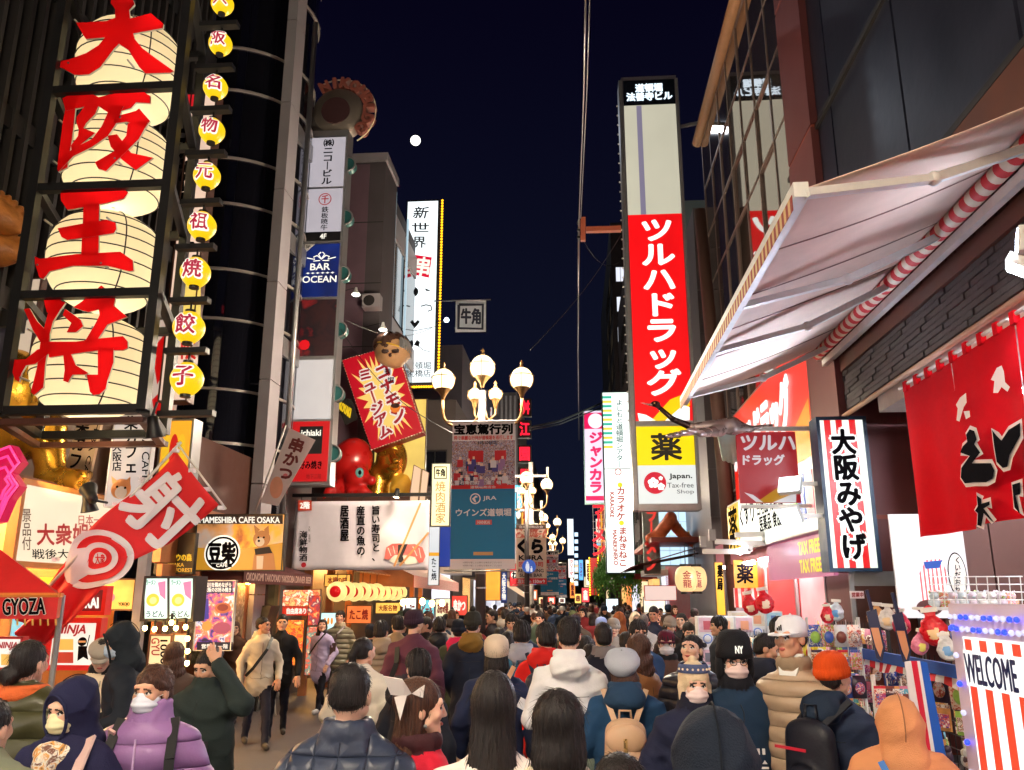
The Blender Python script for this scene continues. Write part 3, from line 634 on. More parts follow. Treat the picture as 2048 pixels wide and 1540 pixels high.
spotlamp('black spotlight hanging below the corner of the lantern frame',308,862,8.0,(.1,.25,-1),power=60,bracket=(0,.0,.3))
spotlamp('black spotlight shining towards the golden statue over the game sign',180,985,8.6,(-.5,.4,.5),power=40,bracket=(.15,.1,-.1))
spotlamp('black spotlight pointing down beside the slanted red flag',178,1010,8.7,(.1,.3,-1),power=40,bracket=(0,.1,.2))
# ---- signs between lanterns and tower
S=Sign('banner_sign','white vertical dog cafe banner seen square on','sign','Y',9.7,(221,832,300,1012)); S.cab(.08,M_WHITE,em((228,214,205),.62,'banner_white'),.01)
S.txt('柴カフェ',(250,832,276,945),M_INK,3,.03,True); S.txt('大阪店',(226,885,244,942),M_INK,3,.02,True); S.txt('SHIBA CAFE',[(300,830),(300,962),(285,962),(285,830)],M_INK,3,.01)
S.disc(243,978,20,mat('tan_fur',(214,150,98),.8),3,'dog_face'); S.disc(243,985,12,M_WHITE,4,'dog_muzzle'); S.disc(236,974,2.5,M_INK,5,'dog_eye'); S.disc(252,976,2.5,M_INK,5,'dog_eye'); S.poly([(226,968),(224,952),(236,962)],mat('tan_fur',(214,150,98),.8),4,'dog_ear'); S.poly([(252,962),(262,953),(262,968)],mat('tan_fur',(214,150,98),.8),4,'dog_ear')
S=Sign('banner_sign','greyish vertical dog cafe banner set slantwise beside the golden statue','sign','Y',9.9,(122,828,205,985))
S.poly([(160,828),(206,832),(172,985),(120,975)],mat('grey_banner',(196,172,150),.6),1,'face',thick=.05); S.txt('柴カフェ',[(158,833),(184,836),(152,975),(128,970)],M_INK,3,.03,True); S.txt('SHIBA CAFE',[(206,834),(168,975),(160,973),(196,832)][0:4],M_INK,3,.01)
# tall lit sign behind the lantern frame
S=Sign('vertical_sign','narrow peach lit vertical sign half hidden behind the lantern frame','sign','Y',10.5,(352,190,402,800)); S.cab(.2,M_BROWNM,em((250,214,190),.8,'peach_panel',.1),.02); S.txt('元祖餃子',(360,260,388,520),M_INK,3,.03,True); S.rect(352,190,402,215,em((214,30,40),.8),3); S.rect(352,560,402,640,em((252,220,110),.8),3); S.txt('大阪名物',(362,650,392,790),M_RED,3,.03,True)
S=Sign('vertical_sign','pale board with red side strokes behind the lowest giant lanterns','sign','Y',10.9,(300,640,352,830)); S.cab(.1,M_BROWNM,em((238,214,196),.55,'pale_board'),.02); S.poly([(305,700),(345,650),(350,700),(315,770)],M_RED,3); S.poly([(305,800),(345,760),(348,830),(310,830)],M_RED,3)
S=Sign('poster_board','pale board with red writing at the edge behind the lanterns','sign','Y',9.5,(-20,560,62,830)); S.cab(.1,M_BROWNM,em((240,214,186),.6,'pale_board'),.02); S.txt('元祖',(2,640,18,700),M_RED,3,.02,True); S.rect(10,560,30,610,M_RED,3)
S=Sign('poster_box','orange lit box printed with red and yellow lanterns','sign','Y',10.8,(320,842,378,1000)); S.cab(.25,M_STEEL,em((255,170,40),1.0,'amber_panel',.15),.03)
for k,(x,c) in enumerate(((333,(240,190,40)),(348,(205,30,24)),(363,(240,190,40)))): S.disc(x,900,8.5,em(c,.9),3+k,'printed_lantern',ry=32)
# golden statue (seated, foot forward)
M_GOLD=mat('gold_leaf',(232,170,60),.25,.9,noise=.2,scale=3)
G=SDF().cone((-.5,0,.7),(-.1,-.05,.75),.34,.26,0,.1).cone((-.1,-.05,.75),(.1,-.1,.25),.24,.17,0,.08).cone((.05,-.1,.16),(.5,-.15,.12),.15,.13,0,.06).ell((-.7,.1,1.3),(.5,.4,.6),0,.1)
for i in range(5): G.ell((.62-.02*i,-.27+.06*i,.15+.012*i),(.07,.045,.06),0,.02)
V,Fc,lb=G.mesh(.03); gs=thing('gold_statue','golden seated statue with a bare foot stuck out over the game sign','statue',atY(92,982,9.5)); o=link(bpy.data.objects.new('body',np_mesh('body',[(V*.95,Fc,lb)],[M_GOLD])),gs)
obj('ledge',MB().box((-1.4,-.4,-.1),(.4,.6,0)),M_BROWNM,gs)
# game hall sign on the wall, tent, pink arrow
S=Sign('hall_sign','cream framed game hall sign with red brush characters','sign','L',-5.85,(38,985,225,1128)); S.cab(.1,mat('oak_frame',(170,110,50),.5),em((250,232,200),.85,'cream_panel',.05),.06)
S.txt('大衆娯楽',(72,1048,205,1090),em((190,30,30),.6,'red_ink'),3,.03); S.txt('戦後大阪名物',(62,1098,200,1118),M_INK,3,.01); S.txt('日本一',(155,1030,200,1050),em((190,30,30),.6,'red_ink'),3,.01); S.txt('景品付',(42,1018,60,1100),mat('brown_ink',(96,66,50),.6),3,.01,True)
p=atY(8,968,7.2); ar=thing('neon_arrow','glowing pink and red arrow shaped neon board at the edge','sign',p)
pts=[(-.14,.3),(.02,.36),(.14,.2),(.06,.1),(.16,-.02),(.08,-.14),(.02,-.34),(-.08,-.36),(-.1,-.1),(-.2,.02)]
obj('board',MB().prism([(x,0,z) for x,z in pts],(0,.1,0)),em((200,0,70),.8,'magenta_acrylic'),ar)
nt=MB(); [nt.tube([(x*k,-.03,z*k+.0) for x,z in pts+pts[:1]],.012,6) for k in (.95,.7,.42)]; obj('neon_tube',nt,em((255,60,130),1.5,'pink_neon'),ar,True)
# striped market tent with GYOZA
ty=6.6; a=atY(118,1190,ty); b=atY(118,1238,ty); x0=a.x-1.6
tn=thing('stall_tent','red peaked stall tent lettered GYOZA at the edge','tent',(a.x-.8,ty+.25,0)); o=tn.location; M_TENT=mat('red_canvas',(196,24,22),.6,noise=.15,bump=.1); pk=atY(-20,1095,ty+.7).z
R=lambda x,y,z:(x-o.x,y-o.y,z)
c4=[(a.x,ty,a.z),(x0,ty,a.z),(x0,ty+.5,a.z),(a.x-.28,ty+.5,a.z)]; P=(o.x,o.y+.0,pk)
for i in range(4): obj('roof_panel',MB().poly([R(*c4[i]),R(*c4[(i+1)%4]),R(*P)]),M_TENT,tn)
for i in range(4):
    q,r=c4[i],c4[(i+1)%4]; obj('valance',MB().quad(R(*q),R(*r),R(r[0],r[1],b.z),R(q[0],q[1],b.z)),M_TENT,tn)
fr=MB()
for i in range(26): x=x0+(a.x-x0)*i/25; fr.tube([R(x,ty-.005,b.z),R(x+.01,ty-.005,b.z-.05)],.008,4)
ft=obj('fringe',fr,mat('gold_fringe',(200,150,70),.6),tn); ft['kind']='stuff'
obj('edge_pole',MB().tube([R(*c4[i]) for i in (0,1,2,3,0)],.02,6),mat('gold_pole',(210,120,50),.4),tn)
for q in c4[1:]: obj('leg',MB().tube([R(q[0]*1,q[1],0),R(q[0],q[1],a.z)],.025,6),M_STEEL,tn)
w=lambda px,py:(atY(px,py,ty).x-o.x,atY(px,py,ty).z)
letter(tn,'GYOZA',[w(8,1198),w(92,1196),w(92,1228),w(8,1230)],mat('white_ink',(225,215,205),.6),-.26,.07); letter(tn,'GYOZA',[w(8,1198),w(92,1196),w(92,1228),w(8,1230)],M_INK,-.266,.03)
# red framed ninja and samurai stall boards
S=Sign('stall_board','dark red board with white lettering over the ninja stall','sign','Y',8.3,(118,1180,206,1222)); S.cab(.1,mat('red_lacquer',(196,26,28),.4),em((130,14,22),.6,'dark_red_panel'),.04); S.txt('SAMURAI',(122,1195,198,1216),M_WHL,3,.04)
S=Sign('stall_board','white board with red ninja lettering and a ninja figure','sign','Y',8.3,(104,1246,190,1330)); S.cab(.1,mat('red_lacquer',(196,26,28),.4),em((250,240,225),.9,'white_board'),.05); S.txt('NINJA',(112,1250,172,1272),em((190,20,30),.6,'red_ink'),3,.04,slant=.3); S.disc(166,1283,9,M_INK,3,'ninja_head'); S.rect(159,1281,173,1285,mat('skin_print',(230,190,150),.7),4); S.poly([(158,1292),(174,1292),(178,1320),(168,1314),(156,1322)],M_INK,3,'ninja_body'); S.stroke([(174,1300),(181,1270)],2,M_INK,4); S.rect(110,1278,148,1300,em((250,190,90),.8),3); S.rect(106,1304,148,1326,mat('red_print',(190,70,60),.6),3)
S=Sign('stall_board','small white ninja board on the stall below the tent','sign','Y',6.9,(-10,1278,40,1335)); S.cab(.06,mat('red_lacquer',(196,26,28),.4),em((245,238,228),.9,'white_board'),.02); S.txt('NINJA',(-4,1284,36,1300),em((190,20,30),.6,'red_ink'),3,.04,slant=.3); S.rect(4,1308,22,1330,em((250,190,90),.8),3)
# slanted red flag
FY=7.6
p0=atY(60,1215,FY); p1=atY(362,884,FY); fl=thing('target_flag','large red flag with white characters and a bullseye slanting over the stalls','flag',p0); fo=fl.location
def fbend(x,z): return .05*np.sin(x*4.2+z*3)+.03*np.sin(z*7-x*2)
FP=lambda px,py:(atY(px,py,FY)-fo)
A,B,C,D=FP(352,905),FP(440,1010),FP(108,1400),FP(88,1175)
EL=[(352,905),(250,1000),(170,1075),(108,1140),(36,1240)]; ER=[(440,1010),(330,1088),(243,1134),(180,1205),(92,1305)]; EV=[0,.35,.55,.75,1]
def edge(E,v): return Vector((float(np.interp(v,EV,[FP(*p).x for p in E])),0,float(np.interp(v,EV,[FP(*p).z for p in E]))))
def patch(u,v):
    q=edge(EL,v)*(1-u)+edge(ER,v)*u; fold=.16*math.sin(3.14*min(1,u))*max(0,v-.6); q=q.copy(); q.x+=-fold*.3; return Vector((q.x,float(fbend(q.x,q.z))+(max(0,v-.68)**1.2)*.5*math.sin(u*11),q.z))
nx,nv=16,40; V=[patch(i/nx,j/nv) for j in range(nv+1) for i in range(nx+1)]; Fc=[(j*(nx+1)+i,j*(nx+1)+i+1,(j+1)*(nx+1)+i+1,(j+1)*(nx+1)+i) for j in range(nv) for i in range(nx)]
M_FLAG=mat('red_flag_cloth',(205,26,32),.7,noise=.1,bump=.08); o=obj('cloth',MB().add(V,Fc),M_FLAG,fl,True); md=o.modifiers.new('thickness','SOLIDIFY'); md.thickness=.004
M_FW=mat('flag_white',(214,206,212),.7,noise=.05)
Z3=lambda zx,zy:(zx/3.2,800+zy/3.2)
def fpoly(pl,m,nm,k=0,conv=Z3):
    pts=[]
    for p in pl:
        q=FP(*conv(*p)); pts.append((q.x,float(fbend(q.x,q.z))-.02-.002*k,q.z))
    return obj(nm,MB().poly(pts),m,fl)
letter(fl,'射',[tuple(FP(*p).xz) for p in ((338,926),(420,1016),(322,1110),(238,1018))],M_FW,-.022,.028,False,'character',fbend)
def tear(cx,cy,r,n=40):
    P=[]
    for i in range(n):
        a=6.2832*i/n; k=1+.45*max(0,math.cos(a-2.45))**6; P.append((cx+r*k*math.cos(a),cy+r*.82*k*math.sin(a)))
    return P
for k,(r,m) in enumerate(((215,M_FW),(172,M_FLAG),(118,M_FW),(78,M_FLAG),(42,M_FW))): fpoly(tear(655,1010,r),m,'bullseye_ring',k)
letter(fl,'大衆',[tuple(FP(196,1108).xz),tuple(FP(215,1108).xz),tuple(FP(215,1128).xz),tuple(FP(196,1128).xz)],M_FLAG,float(fbend(FP(205,1118).x,FP(205,1118).z))-.035,.02)
M_POLE=mat('white_pole',(200,196,190),.4); obj('pole',MB().tube([(0,0,0),tuple(p1-p0)],.015,8),M_POLE,fl,True); obj('cross_pole',MB().tube([tuple(FP(354,886)),tuple(FP(452,1018))],.01,6),M_POLE,fl,True)
for px,py in ((352,898),(285,955),(232,1005),(170,1062),(112,1115),(384,938),(414,975),(442,1012)): q=FP(px,py); obj('flag_loop',MB().box((q.x-.02,q.y-.03,q.z-.035),(q.x+.03,q.y+.02,q.z+.0)),M_FW,fl)
# ---- shop counters on the ground floor
M_WARM=em((255,190,90),1.3,'warm_shop_light',.35,3.0)
sh=thing('food_stall','open takeaway counter with warm lit interior behind the vendor','shop',(-6,9.4,0)); 
obj('back_wall',MB().box((-1.2,-2.4,0),(-1.1,3.4,3.3)),mat('wood_back',(150,96,50),.7,noise=.3,scale=3),sh)
obj('counter',MB().box((-.5,-2.4,0),(-.05,-.3,1.0)),mat('counter_white',(205,190,170),.5),sh)
for k in range(5): obj('ceiling_light',MB().box((-.9,-2.2+k*1.1,3.12),(-.55,-1.5+k*1.1,3.2)),em((255,205,130),60,'shop_tube'),sh)
obj('ceiling',MB().box((-1.1,-2.4,3.21),(-.02,3.4,3.3)),M_BROWNM,sh)
rnd=random.Random(3)
for k in range(14):
    y=-2.2+rnd.random()*5; z=1.1+rnd.random()*1.6; obj('menu_card',MB().box((-1.09,y,z),(-1.07,y+.25+rnd.random()*.3,z+.2+rnd.random()*.3)),em(rnd.choice([(255,225,170),(230,60,40),(255,190,60),(250,250,240),(120,190,220)]),.8,'menu_print'),sh)
S=Sign('menu_screen','bright double menu screen showing noodle bowls over the bulb lit stall','screen','Y',10.0,(290,1157,386,1238)); S.cab(.3,M_DARK,None,.03)
for a,b in ((290,335),(340,386)):
    S.rect(a,1157,b,1237,em((205,238,226),1.25,'screen_white'),2,'screen'); S.disc((a+b)/2-6,1200,13,em((250,190,60),1.1),3,'noodle_bowl'); S.disc((a+b)/2-5,1201,7,em((255,230,140),1.2),4); S.poly([((a+b)/2+4,1165),(b-3,1162),(b-3,1200),((a+b)/2+8,1190)],em((246,120,160),1.1),3); S.txt('ラーメン',((a+4),1160,(a+b)/2,1170),em((40,110,70),.7),4,.02); S.txt('うどん',(a+4,1222,b-6,1234),em((40,60,90),.7),4,.03)
def bulbs(name,label,pts,Y,r=.026,s=26,col=(255,200,110),cap=True):
    c=sum((atY(*p,Y) for p in pts),Vector())/len(pts); t=thing(name,label,'light',c)
    cable=MB(); cable.tube([atY(x,y,Y)-c+Vector((0,0,.1)) for x,y in pts],.008,5); obj('cable',cable,M_BLACK,t)
    for x,y in pts:
        q=atY(x,y,Y)-c; obj('bulb',MB().ball((q.x,q.y,q.z),(r,r,r*1.25),10,0,7),em(col,s,'warm_bulb'),t,True); obj('socket',MB().tube([(q.x,q.y,q.z+r),(q.x,q.y,q.z+.1)],.016,6),M_BLACK,t)
bulbs('string_lights','row of bare warm bulbs below the menu screens',[(290,1256),(309,1258),(330,1257),(343,1245),(352,1256),(371,1254)],9.8)
bulbs('string_lights','column of bare warm bulbs on the stall corner post',[(375,1277),(375,1302),(374,1326)],9.7)
S=Sign('price_board','cream price board with red and black figures below the bulbs','sign','Y',9.9,(300,1272,340,1332)); S.cab(.06,M_BROWNM,em((250,220,170),.9,'cream_panel2'),.02); S.txt('GYU',[(320,1276),(320,1310),(304,1310),(304,1276)],em((170,30,20),.5),3,.03); S.txt('1000',[(336,1280),(336,1328),(322,1328),(322,1280)],M_INK,3,.04)
S=Sign('light_box','glowing cream menu light box beside the price board','sign','Y',9.95,(343,1270,372,1332)); S.cab(.1,M_WOOD,em((255,225,150),2.2,'bright_panel',.3,6),.02)
S=Sign('light_board','amber lit fascia board at the back of the takeaway counter','sign','Y',10.6,(205,1160,268,1218)); S.cab(.1,M_WOOD,em((255,190,90),1.0,'amber_panel2',.3,5),.02); S.disc(222,1195,9,em((240,120,140),.8),3); S.txt('YOKOJO',(238,1205,260,1213),M_INK,3,.03)
ps=obj('stall_post',MB().box((-.06,-.06,0),(.06,.06,3.2)),M_STEEL,None,False,(atY(276,1250,10.3).x,10.3,0)); tag(ps,'steel post between the counter and the menu screens','post')
S=Sign('poster','tall purple lit okonomiyaki poster with food photographs','poster','Y',12.6,(394,1162,466,1300)); S.cab(.06,M_WHITE,photo_print('food_print_violet',[(26,20,60),(70,50,150),(150,70,130),(210,120,90),(190,200,230),(40,60,150)],9,.62,1),.012); S.rect(394,1162,466,1186,em((40,24,80),.6),2); S.txt('道頓堀川を眺めながら\n本場大阪のお好み焼き',(397,1165,463,1184),M_WHL,3,.02); S.rect(394,1284,466,1300,em((30,24,50),.5),2); S.txt('営業中 一階',(404,1288,456,1297),M_WHL,3,.02)
S.disc(446,1216,16,em((214,120,80),.6),2,'printed_dish',ry=11); S.disc(446,1215,11,em((150,50,50),.6),3,'printed_dish',ry=7); S.disc(444,1256,18,em((190,90,120),.6),2,'printed_dish',ry=12); S.disc(414,1252,10,em((240,180,90),.6),2,'printed_dish'); S.rect(400,1198,418,1238,em((60,60,170),.7),2)
S=Sign('billboard','dog cafe billboard with a seated shiba dog and a round black emblem','sign','Y',12.9,(392,1030,566,1140)); S.cab(.12,M_DARK,photo_print('cafe_print',[(120,80,50),(206,150,90),(196,176,160),(232,170,60),(150,60,50)],1.6,.5,5,.2),.015)
S.rect(392,1030,566,1048,mat('dark_strip',(60,46,40),.6),2); S.txt('MAMESHIBA CAFE OSAKA',(400,1034,560,1046),M_WHL,3,.03); S.poly([(392,1095),(470,1100),(566,1085),(566,1140),(392,1140)],em((236,168,50),.55),2)
S.disc(445,1106,36,M_WHL,3); S.disc(445,1106,33,M_INK,4); S.disc(445,1106,29,M_WHL,5); S.txt('豆柴',(419,1086,471,1126),M_INK,6,.05); S.rect(425,1127,465,1135,M_INK,6); S.txt('CAFE',(434,1128,456,1134),M_WHL,7,.03)
FUR=em((206,130,70),.5,'shiba_fur'); CRM=em((235,205,170),.55,'shiba_cream')
S.poly([(505,1140),(508,1112),(516,1095),(536,1092),(548,1108),(552,1140)],FUR,3,'dog_body'); S.disc(524,1078,17,FUR,4,'dog_head'); S.poly([(511,1068),(509,1050),(521,1060)],FUR,5,'dog_ear'); S.poly([(528,1060),(538,1051),(539,1068)],FUR,5,'dog_ear'); S.disc(521,1084,9,CRM,6,'dog_muzzle'); S.disc(518,1075,2,M_INK,7,'dog_eye'); S.disc(529,1075,2,M_INK,7,'dog_eye'); S.disc(519,1082,2.4,M_INK,7,'dog_nose'); S.poly([(510,1098),(540,1093),(546,1106),(512,1110)],mat('dark_scarf',(54,52,58),.8),6,'dog_scarf'); S.poly([(514,1112),(528,1112),(526,1138),(514,1138)],CRM,5,'dog_chest')
S=Sign('signboard','small owl forest board with yellow lettering half hidden by the flag','sign','Y',12.4,(314,1068,388,1146)); S.cab(.08,M_DARK,mat('brown_board',(62,48,30),.5),.015); S.txt('フクロウの森',(322,1108,384,1122),em((245,190,40),.9),3,.03); S.txt("OSAKA\nOWL'S FOREST",(318,1126,386,1144),em((245,180,60),.9),3,.02)
# maroon awning with pale lettering along the wall
aw=thing('shop_awning','maroon awning with a pale lettered valance over the wooden shop doors','awning',(-5.3,14.3,0)); M_MAR=mat('maroon_canvas',(84,40,42),.7,noise=.15,bump=.1)
z0=atX(500,1152,-5.3).z; obj('slope',MB().quad((0,-1.0,z0+.1),(0,2.6,z0+.1),(-.75,2.6,z0+.32),(-.75,-1.0,z0+.32)),M_MAR,aw); obj('valance',MB().box((-.01,-1.0,z0-.12),(.01,2.6,z0+.1)),M_MAR,aw); obj('end_panel',MB().poly([(0,-1.0,z0-.12),(0,-1.0,z0+.1),(-.75,-1.0,z0+.32),(-.75,-1.0,z0-.12)]),M_MAR,aw)
et=bpy.data.objects.new('valance_text',None); et.rotation_euler=(0,0,math.pi/2); link(et,aw); letter(et,'OKONOMI TAKOYAKI YAKISOBA DINNER BEER',[(-.9,z0+.05),(2.5,z0+.05),(2.5,z0-.07),(-.9,z0-.07)],mat('pale_ink',(190,160,150),.7),-.014,.04)
# wooden doors behind
wdr=thing('wooden_shop','wooden shop front with carved glass panels under the maroon awning','shop',(-6,14.4,0)); M_OAK=mat('warm_oak',(150,92,56),.5,noise=.3,scale=3,bump=.2)
obj('lintel',MB().box((-.3,-2.5,2.5),(.0,2.6,3.4)),M_OAK,wdr)
for k in range(6):
    y=-2.45+k*.85; d=obj('door_panel',MB().box((-.06,y,.03),(.02,y+.8,2.48)),M_OAK,wdr); obj('glass',MB().box((.021,y+.16,1.0),(.03,y+.64,2.2)),mat('patterned_glass',(150,140,110),.25,noise=.6,scale=14,spec=.7),d)
obj('wall_light',MB().ball((.12,.6,2.3),.07,10),em((255,190,110),60,'wall_lamp'),wdr,True)
obj('upper_wall',MB().box((-.6,-2.5,3.41),(-.15,2.4,4.6)),M_BROWNM,wdr)
# ================================================================ left side further on
NY=17.0
S=Sign('building_sign','tall stainless building directory sign with stacked tenant panels','sign','Y',NY,(600,270,674,965)); w,h=S.W/2,S.Hh; w=.4
S.root.location.x=(atY(655,300,NY).x+atY(622,900,NY).x)/2; S.o=S.root.location.copy()
zz=lambda py:atY(630,py,NY).z-S.o.z
obj('cabinet',MB().box((-w-.06,0,zz(970)),(w+.06,.4,zz(262))),M_STEEL,S.root)
PW=em((204,198,208),.62,'tenant_white_glow',.05)  # unlit white panels; a weak glow stands in for the surrounding light
def pan(y0,y1,m,nm='tenant_panel'): return obj(nm,MB().box((-w,-.02,zz(y1)),(w,-.001,zz(y0))),m,S.root)
def lt(t,u0,u1,y0,y1,m,bold=.02,vert=False): letter(S.root,t,[(-w+2*w*u0,zz(y0)),(-w+2*w*u1,zz(y0)),(-w+2*w*u1,zz(y1)),(-w+2*w*u0,zz(y1))],m,-.026,bold,vert)
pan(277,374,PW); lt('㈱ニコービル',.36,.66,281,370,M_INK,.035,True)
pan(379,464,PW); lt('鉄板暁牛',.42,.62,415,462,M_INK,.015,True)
rg=MB().lathe([(.13,-.006),(.15,-.006),(.15,.0),(.13,.0)],c=(0,-.024,zz(400)),n=28,axis='y'); obj('logo_ring',rg,em((190,30,40),.5),S.root); lt('千',.4,.6,392,408,em((190,30,40),.5),.03)
pan(465,482,M_BLACK); lt('4F',.42,.6,469,479,M_WHL)
pan(489,594,em((22,44,120),.5,'blue_panel',.5,1.6)); obj('corner_tag',MB().poly([(-w,-.024,zz(489)),(-w+.24,-.024,zz(489)),(-w,-.024,zz(508))]),M_WHITE,S.root); lt('3F',.03,.16,491,497,M_INK,.01); lt('BAR',.2,.76,528,541,M_WHL,.02); lt('✦✦✦✦✦✦',.08,.9,545,549,M_WHL,0); lt('OCEAN',.0,.96,553,566,M_WHL,.02)
og=MB()
for sgn in (-1,1):
    og.tube([(sgn*x,-.026,zz(518)+z) for x,z in ((.02,0),(.1,.07),(.18,.04),(.15,-.02),(.24,.0),(.33,.02))],.012,5); og.tube([(0,-.026,zz(518)-.02),(sgn*.07,-.026,zz(518)+.1),(sgn*.02,-.026,zz(518)+.15)],.012,5); og.tube([(sgn*.03,-.026,zz(518)-.05),(sgn*.18,-.026,zz(518)-.06)],.01,5)
obj('ornament',og,M_WHL,S.root)
pan(600,712,photo_print('dark_panel_print',[(24,14,22),(40,18,20),(14,12,18),(110,20,24)],2.2,.5,9,.3)); obj('red_flower',MB().lathe([(0,0),(.12,0),(.09,.002)],c=(-w+.14,-.025,zz(690)),n=9,axis='y'),em((220,20,30),.8),S.root)
pan(720,838,em((214,208,206),.7,'blank_panel',.05))
pan(843,963,em((205,24,28),.7,'red_panel')); obj('logo_box',MB().box((-.24,-.028,zz(908)),(.26,-.021,zz(853))),M_BLACK,S.root); 
letter(S.root,'ichiaki',[(-.2,zz(860)),(.22,zz(860)),(.22,zz(872)),(-.2,zz(872))],M_WHL,-.034,.03); lt('お好み焼き',.1,.85,922,938,M_INK,.03); lt('地下二階',.45,.85,948,958,mat('dull_red',(120,20,24),.5),.01)
M_TEAL=mat('teal_enamel',(40,92,92),.35,.2)
for py in (328,434,546,658,786,906): obj('half_lamp',MB().lathe([(0,-.1),(.17,-.1),(.17,.1),(0,.1)],c=(w+.06,.16,zz(py)),n=14,axis='y',a0=-math.pi/2,a1=math.pi/2),[M_TEAL],S.root,False); 
for py in (328,434,546,658,786,906): obj('lamp_rim',MB().tube([(w+.06+.175*math.cos(a),.05,zz(py)+.175*math.sin(a)) for a in [(-90+i*12)*math.pi/180 for i in range(16)]],.02,6),M_STEEL,S.root,True)
# round top with raised letters
cz=zz(222); cx=.16
obj('round_top',MB().lathe([(0,0),(.56,0),(.6,.03),(.6,.35),(0,.35)],c=(cx,.02,cz),n=48,axis='y'),mat('dull_metal',(132,122,112),.35,.6),S.root,'auto')
obj('round_disc',MB().lathe([(0,-.03),(.34,-.03),(.35,.02)],c=(cx-.05,.02,cz+.0),n=40,axis='y'),mat('maroon_disc',(70,46,48),.4,.2),S.root,'auto')
obj('shoulder',MB().box((-w-.06,.045,zz(262)),(cx,.36,cz+.0)),mat('dull_metal2',(104,100,98),.4,.5),S.root)
for i,ch in enumerate('NIKOHBLDG'):
    a=math.radians(118-i*19.5); r0,r1=.63,.87; ux=Vector((math.cos(a),math.sin(a))); tx=Vector((math.sin(a),-math.cos(a))); hw=.105 if ch!='I' else .03
    Q=[Vector((cx,cz))+ux*r1-tx*hw,Vector((cx,cz))+ux*r1+tx*hw,Vector((cx,cz))+ux*r0+tx*hw,Vector((cx,cz))+ux*r0-tx*hw]
    letter(S.root,ch,[tuple(q) for q in Q],mat('rust_letter',(134,74,62),.5),.0,.09,False,'raised_letter',None,.24)
obj('letter_band',MB().tube([(cx+.89*math.cos(a),.12,cz+.89*math.sin(a)) for a in [math.radians(126-i*8) for i in range(24)]],.018,6),mat('cream_edge',(200,186,160),.4),S.root,True)
# lit bulbs by the sign
for px,py,l in ((712,585,'white cone lamp hanging from a wire beside the mauve block'),(766,655,'bright white bulb lamp on a wire below the mauve block')):
    p=atY(px,py,20); t=thing('cone_lamp',l,'lamp',p); obj('shade',MB().lathe([(.03,.14),(.045,.06),(.1,-.02),(.11,-.06)],n=16),M_WHITE,t,True); obj('bulb',MB().ball((0,0,-.06),(.09,.09,.04),12,0,6),em((255,250,235),10,'white_bulb'),t,True); obj('cord',MB().tube([(0,0,.14),(-.5,.2,.1)],.008,5),M_BLACK,t)
# white calligraphy sign with bulb edge
SY=28.0
S=Sign('calligraphy_sign','tall glowing white sign with loose black brush characters and a red seal','sign','Y',SY,(810,403,872,765)); xx=(atY(841,403,SY).x+atY(834,765,SY).x)/2; S.cab(.5,M_DARK,em((238,248,252),1.5,'white_sign_panel',.03),.05)
BR=mat('brush_black',(14,16,22),.6,noise=0)
S.txt('新',(826,414,858,437),BR,3,.02,slant=.2); S.txt('世',(824,446,858,464),BR,3,.02); S.txt('界',(826,474,852,496),BR,3,.02)
S.poly([(830,510),(864,515),(858,556),(818,548)],em((214,10,50),1.0,'seal_red'),3,'seal'); S.txt('串',[(836,514),(862,517),(856,554),(826,550)],M_WHL,4,.03)
S.disc(827,584,10,BR,3,'ink_blot'); S.poly([(850,577),(858,580),(862,583),(852,582)],BR,3,'ink_stroke'); S.stroke([(842,613),(852,610),(862,612),(864,620),(856,623)],2.5,BR,3,'ink_stroke'); S.poly([(816,640),(822,638),(830,646),(836,640),(840,644),(834,652),(828,658)],BR,3,'ink_blot'); S.stroke([(818,664),(864,655)],1.3,BR,3,'ink_stroke'); S.poly([(828,690),(834,680),(840,684),(838,694)],BR,3,'ink_blot'); S.stroke([(834,690),(846,700),(860,704)],1.3,BR,3,'ink_stroke')
S.txt('道頓堀\n戎橋店',(814,724,862,754),BR,3,.01)
bl=MB(); w,h=S.W/2,S.Hh
for i in range(64): bl.ball((w+.16,-.02,h*i/63),.045,6,0,4)
for i in range(14): bl.ball((-w+2*w*i/13,-.02,-.16),.045,6,0,4)
o=obj('bulb_border',bl,em((255,170,20),3.0,'amber_bulb'),S.root,True)
# gyukaku flag
S=Sign('hanging_flag','small white flag with a black brush square emblem on a rod','flag','Y',25,(911,602,972,664)); S.sheet(mat('white_flag',(206,214,224),.8),amp=.015,per=.9,nx=10,nz=8); NB=mat('navy_brush',(40,46,66),.7,noise=0)
S.stroke([(918,610),(966,610),(965,658),(917,657)],6,NB,2,'emblem_square',True); S.txt('牛角',(923,618,961,648),NB,3,.04); obj('rod',MB().tube([(-1.2,0,S.Hh+.03),(S.W/2+.15,0,S.Hh+.03)],.02,6),M_STEEL,S.root,True)
lb=thing('wall_lamp','small cold white lamp glowing beside the calligraphy sign','lamp',atY(893,640,26)); obj('bulb',MB().ball((0,0,0),.08,10),em((220,240,255),8,'cold_bulb'),lb,True); obj('arm',MB().tube([(0,0,0),(-.4,.2,0)],.015,6),M_BLACK,lb)
